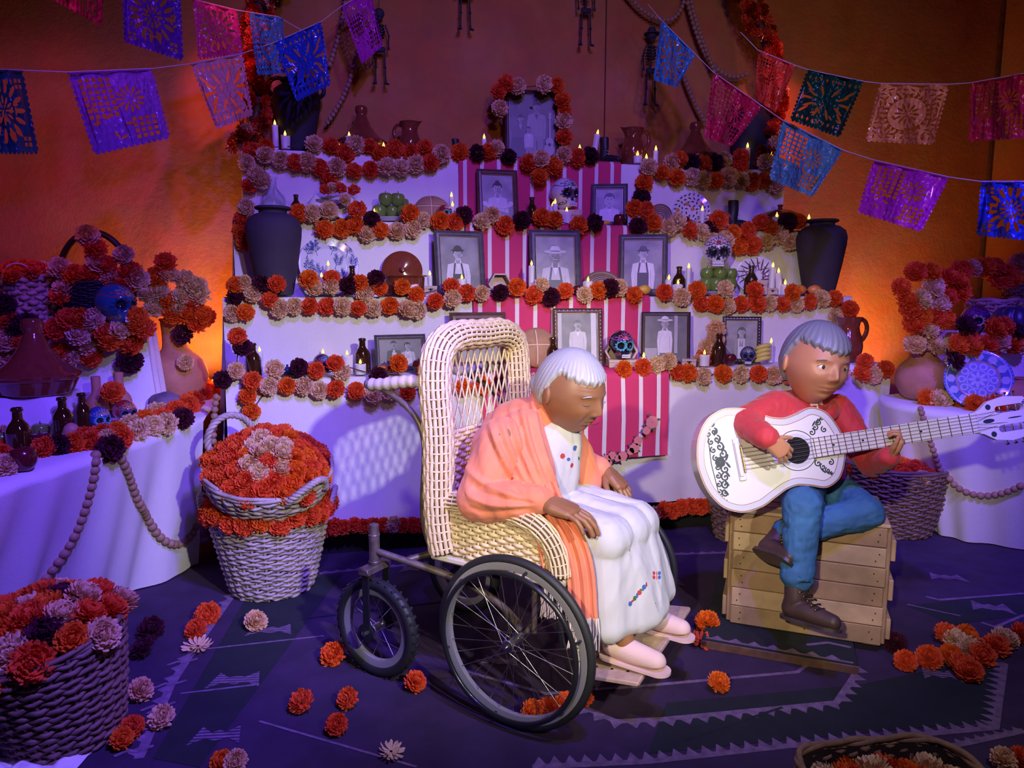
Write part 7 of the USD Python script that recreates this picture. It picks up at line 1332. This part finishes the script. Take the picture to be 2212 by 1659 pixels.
beads('wooden bead string looping on the wall to the right side of the arch', [(1478, -20), (1495, 40), (1518, 105), (1548, 148), (1580, 165), (1612, 160)], 5.5, Y=5.16); beads('inner wooden bead string beside the crimson banner', [(1490, -20), (1502, 40), (1530, 120), (1545, 160)], 5, Y=5.14); beads('wooden bead string falling behind the sky blue twisted banner', [(1470, 140), (1485, 185), (1500, 220), (1522, 262)], 5, Y=5.16); beads('wooden bead string across the wall above the hatted skeleton', [(1350, -20), (1380, 15), (1415, 38), (1450, 42), (1475, 10), (1480, -20)], 5, Y=5.16)

# ---------------------------------------------------------------- small black skeletons on the wall
def skeleton(px, py, label, hat=False, sway=0):
    p = aty(px, py, 5.17); s = mpp(p); t = thing('hanging_skeleton', label, 'skeleton ornament', T(*p) @ R('y', sway) @ S(s)); m = 'black_urn'
    part(t, 'skull', join([ball(11, 10, 11, 2, (0, 0, 76)), rbox(11, 12, 9, 3, (0, -2, 64))]), m); part(t, 'spine', tube([(0, 2, 62), (0, 3, 40), (0, 2, 2)], 2.2, 6), m, True)
    part(t, 'rib_cage', join([xf(ring(11 - abs(k - 2) * 1.2, 1.5, 18, 5, .6), T(0, 0, 52 - k * 6)) for k in range(5)]), m, True, kind='stuff'); part(t, 'pelvis', join([ball(10, 5, 6, 2, (0, 0, 2)), ball(5, 4, 5, 1, (7, 0, 4)), ball(5, 4, 5, 1, (-7, 0, 4))]), m)
    for sx in (-1, 1):
        part(t, 'arm', join([rod((sx * 12, 0, 54), (sx * 19, 0, 32), 1.7, 6), ball(2.6, sub=1, c=(sx * 19, 0, 32)), rod((sx * 19, 0, 32), (sx * 18, -3, 8), 1.5, 6), ball(3, 2, 4, 1, (sx * 18, -3, 5))]), m)
        part(t, 'leg', join([rod((sx * 9, 0, 0), (sx * 10, -1, -34), 1.9, 6), ball(3.2, sub=1, c=(sx * 10, -1, -34)), rod((sx * 10, -1, -34), (sx * 11, 0, -66), 1.7, 6), ball(5.5, 4, 1.8, 1, (sx * 13, -3, -68)), rod((sx * 11, 0, -66), (sx * 11, 0, -60), 2.4, 6)] + [rod((sx * 12 + k * 2, -3, -68), (sx * 14 + k * 3.2, -7, -72), .8, 4) for k in (-1, 0, 1)]), m)
    part(t, 'hanger', rod((0, 0, 86), (0, 2, 110), .7, 5), m)
    if hat: part(t, 'hat', lathe([(0, 92), (7, 91), (9, 86), (10, 80), (17, 79), (17, 77), (0, 77)], 20), m, 40)
skeleton(821, 110, 'small black skeleton on the wall behind the magenta banner'); skeleton(1005, -8, 'small black skeleton of which only the legs show at the top edge'); skeleton(1266, 26, 'small black skeleton cut at the waist by the top edge'); skeleton(1406, 156, 'small black skeleton with a hat beside the sky blue banner', True)

# ---------------------------------------------------------------- lay out the loose marigolds: the 300 largest in view one by one, the rest together
FLS.sort(key=lambda q: -q[6])
ORD_ = 'first second third fourth fifth sixth seventh eighth ninth tenth eleventh twelfth thirteenth fourteenth fifteenth sixteenth'.split(); same = {}
for i, q in enumerate(FLS[:300]): same.setdefault(q[3], []).append(i)
for lab, ix in same.items():
    if 1 < len(ix) <= 16:
        sx = lambda i: (lambda v: (v @ RT) / (v @ FW))(FLS[i][2][:3, 3] - EYE)
        for k, i in enumerate(sorted(ix, key=sx)):
            q = list(FLS[i]); q[3] = f'{lab}, {ORD_[k]} from the left'; FLS[i] = tuple(q)
for k, c, Mx, label, group, name, _ in FLS[:300]:
    if (k, c) not in _FSRC:
        t = thing(name, label, 'marigold', Mx, group); part(t, 'petals', BL[k], CN[c][1], False); part(t, 'calyx', CAL, 'leaf_green'); _FSRC[k, c] = t
    else: dup(_FSRC[k, c], Mx, label, group, name, 'marigold')
rest = FLS[300:]
if rest:
    pi = UsdGeom.PointInstancer.Define(stage, '/World/marigold_mass'); meta(pi.GetPrim(), 'remaining smaller marigolds filling the baskets and vases', 'marigolds', None, 'stuff'); keys = sorted({(q[0], q[1]) for q in rest})
    for k, c in keys: put(f'/World/marigold_mass/bloom_{CN[c][0]}_{k:03d}', BL[k], CN[c][1], False); pi.CreatePrototypesRel().AddTarget(f'/World/marigold_mass/bloom_{CN[c][0]}_{k:03d}')
    pi.CreateProtoIndicesAttr([keys.index((q[0], q[1])) for q in rest]); pos, qt, sc = [], [], []
    for q in rest:
        m = q[2]; s = np.linalg.norm(m[:3, 0]); w = trimesh.transformations.quaternion_from_matrix(np.block([[m[:3, :3] / s, np.zeros((3, 1))], [np.zeros((1, 3)), np.ones((1, 1))]])); pos.append(Gf.Vec3f(*map(float, m[:3, 3]))); qt.append(Gf.Quath(*map(float, w))); sc.append(Gf.Vec3f(s, s, s))
    pi.CreatePositionsAttr(pos); pi.CreateOrientationsAttr(qt); pi.CreateScalesAttr(sc)
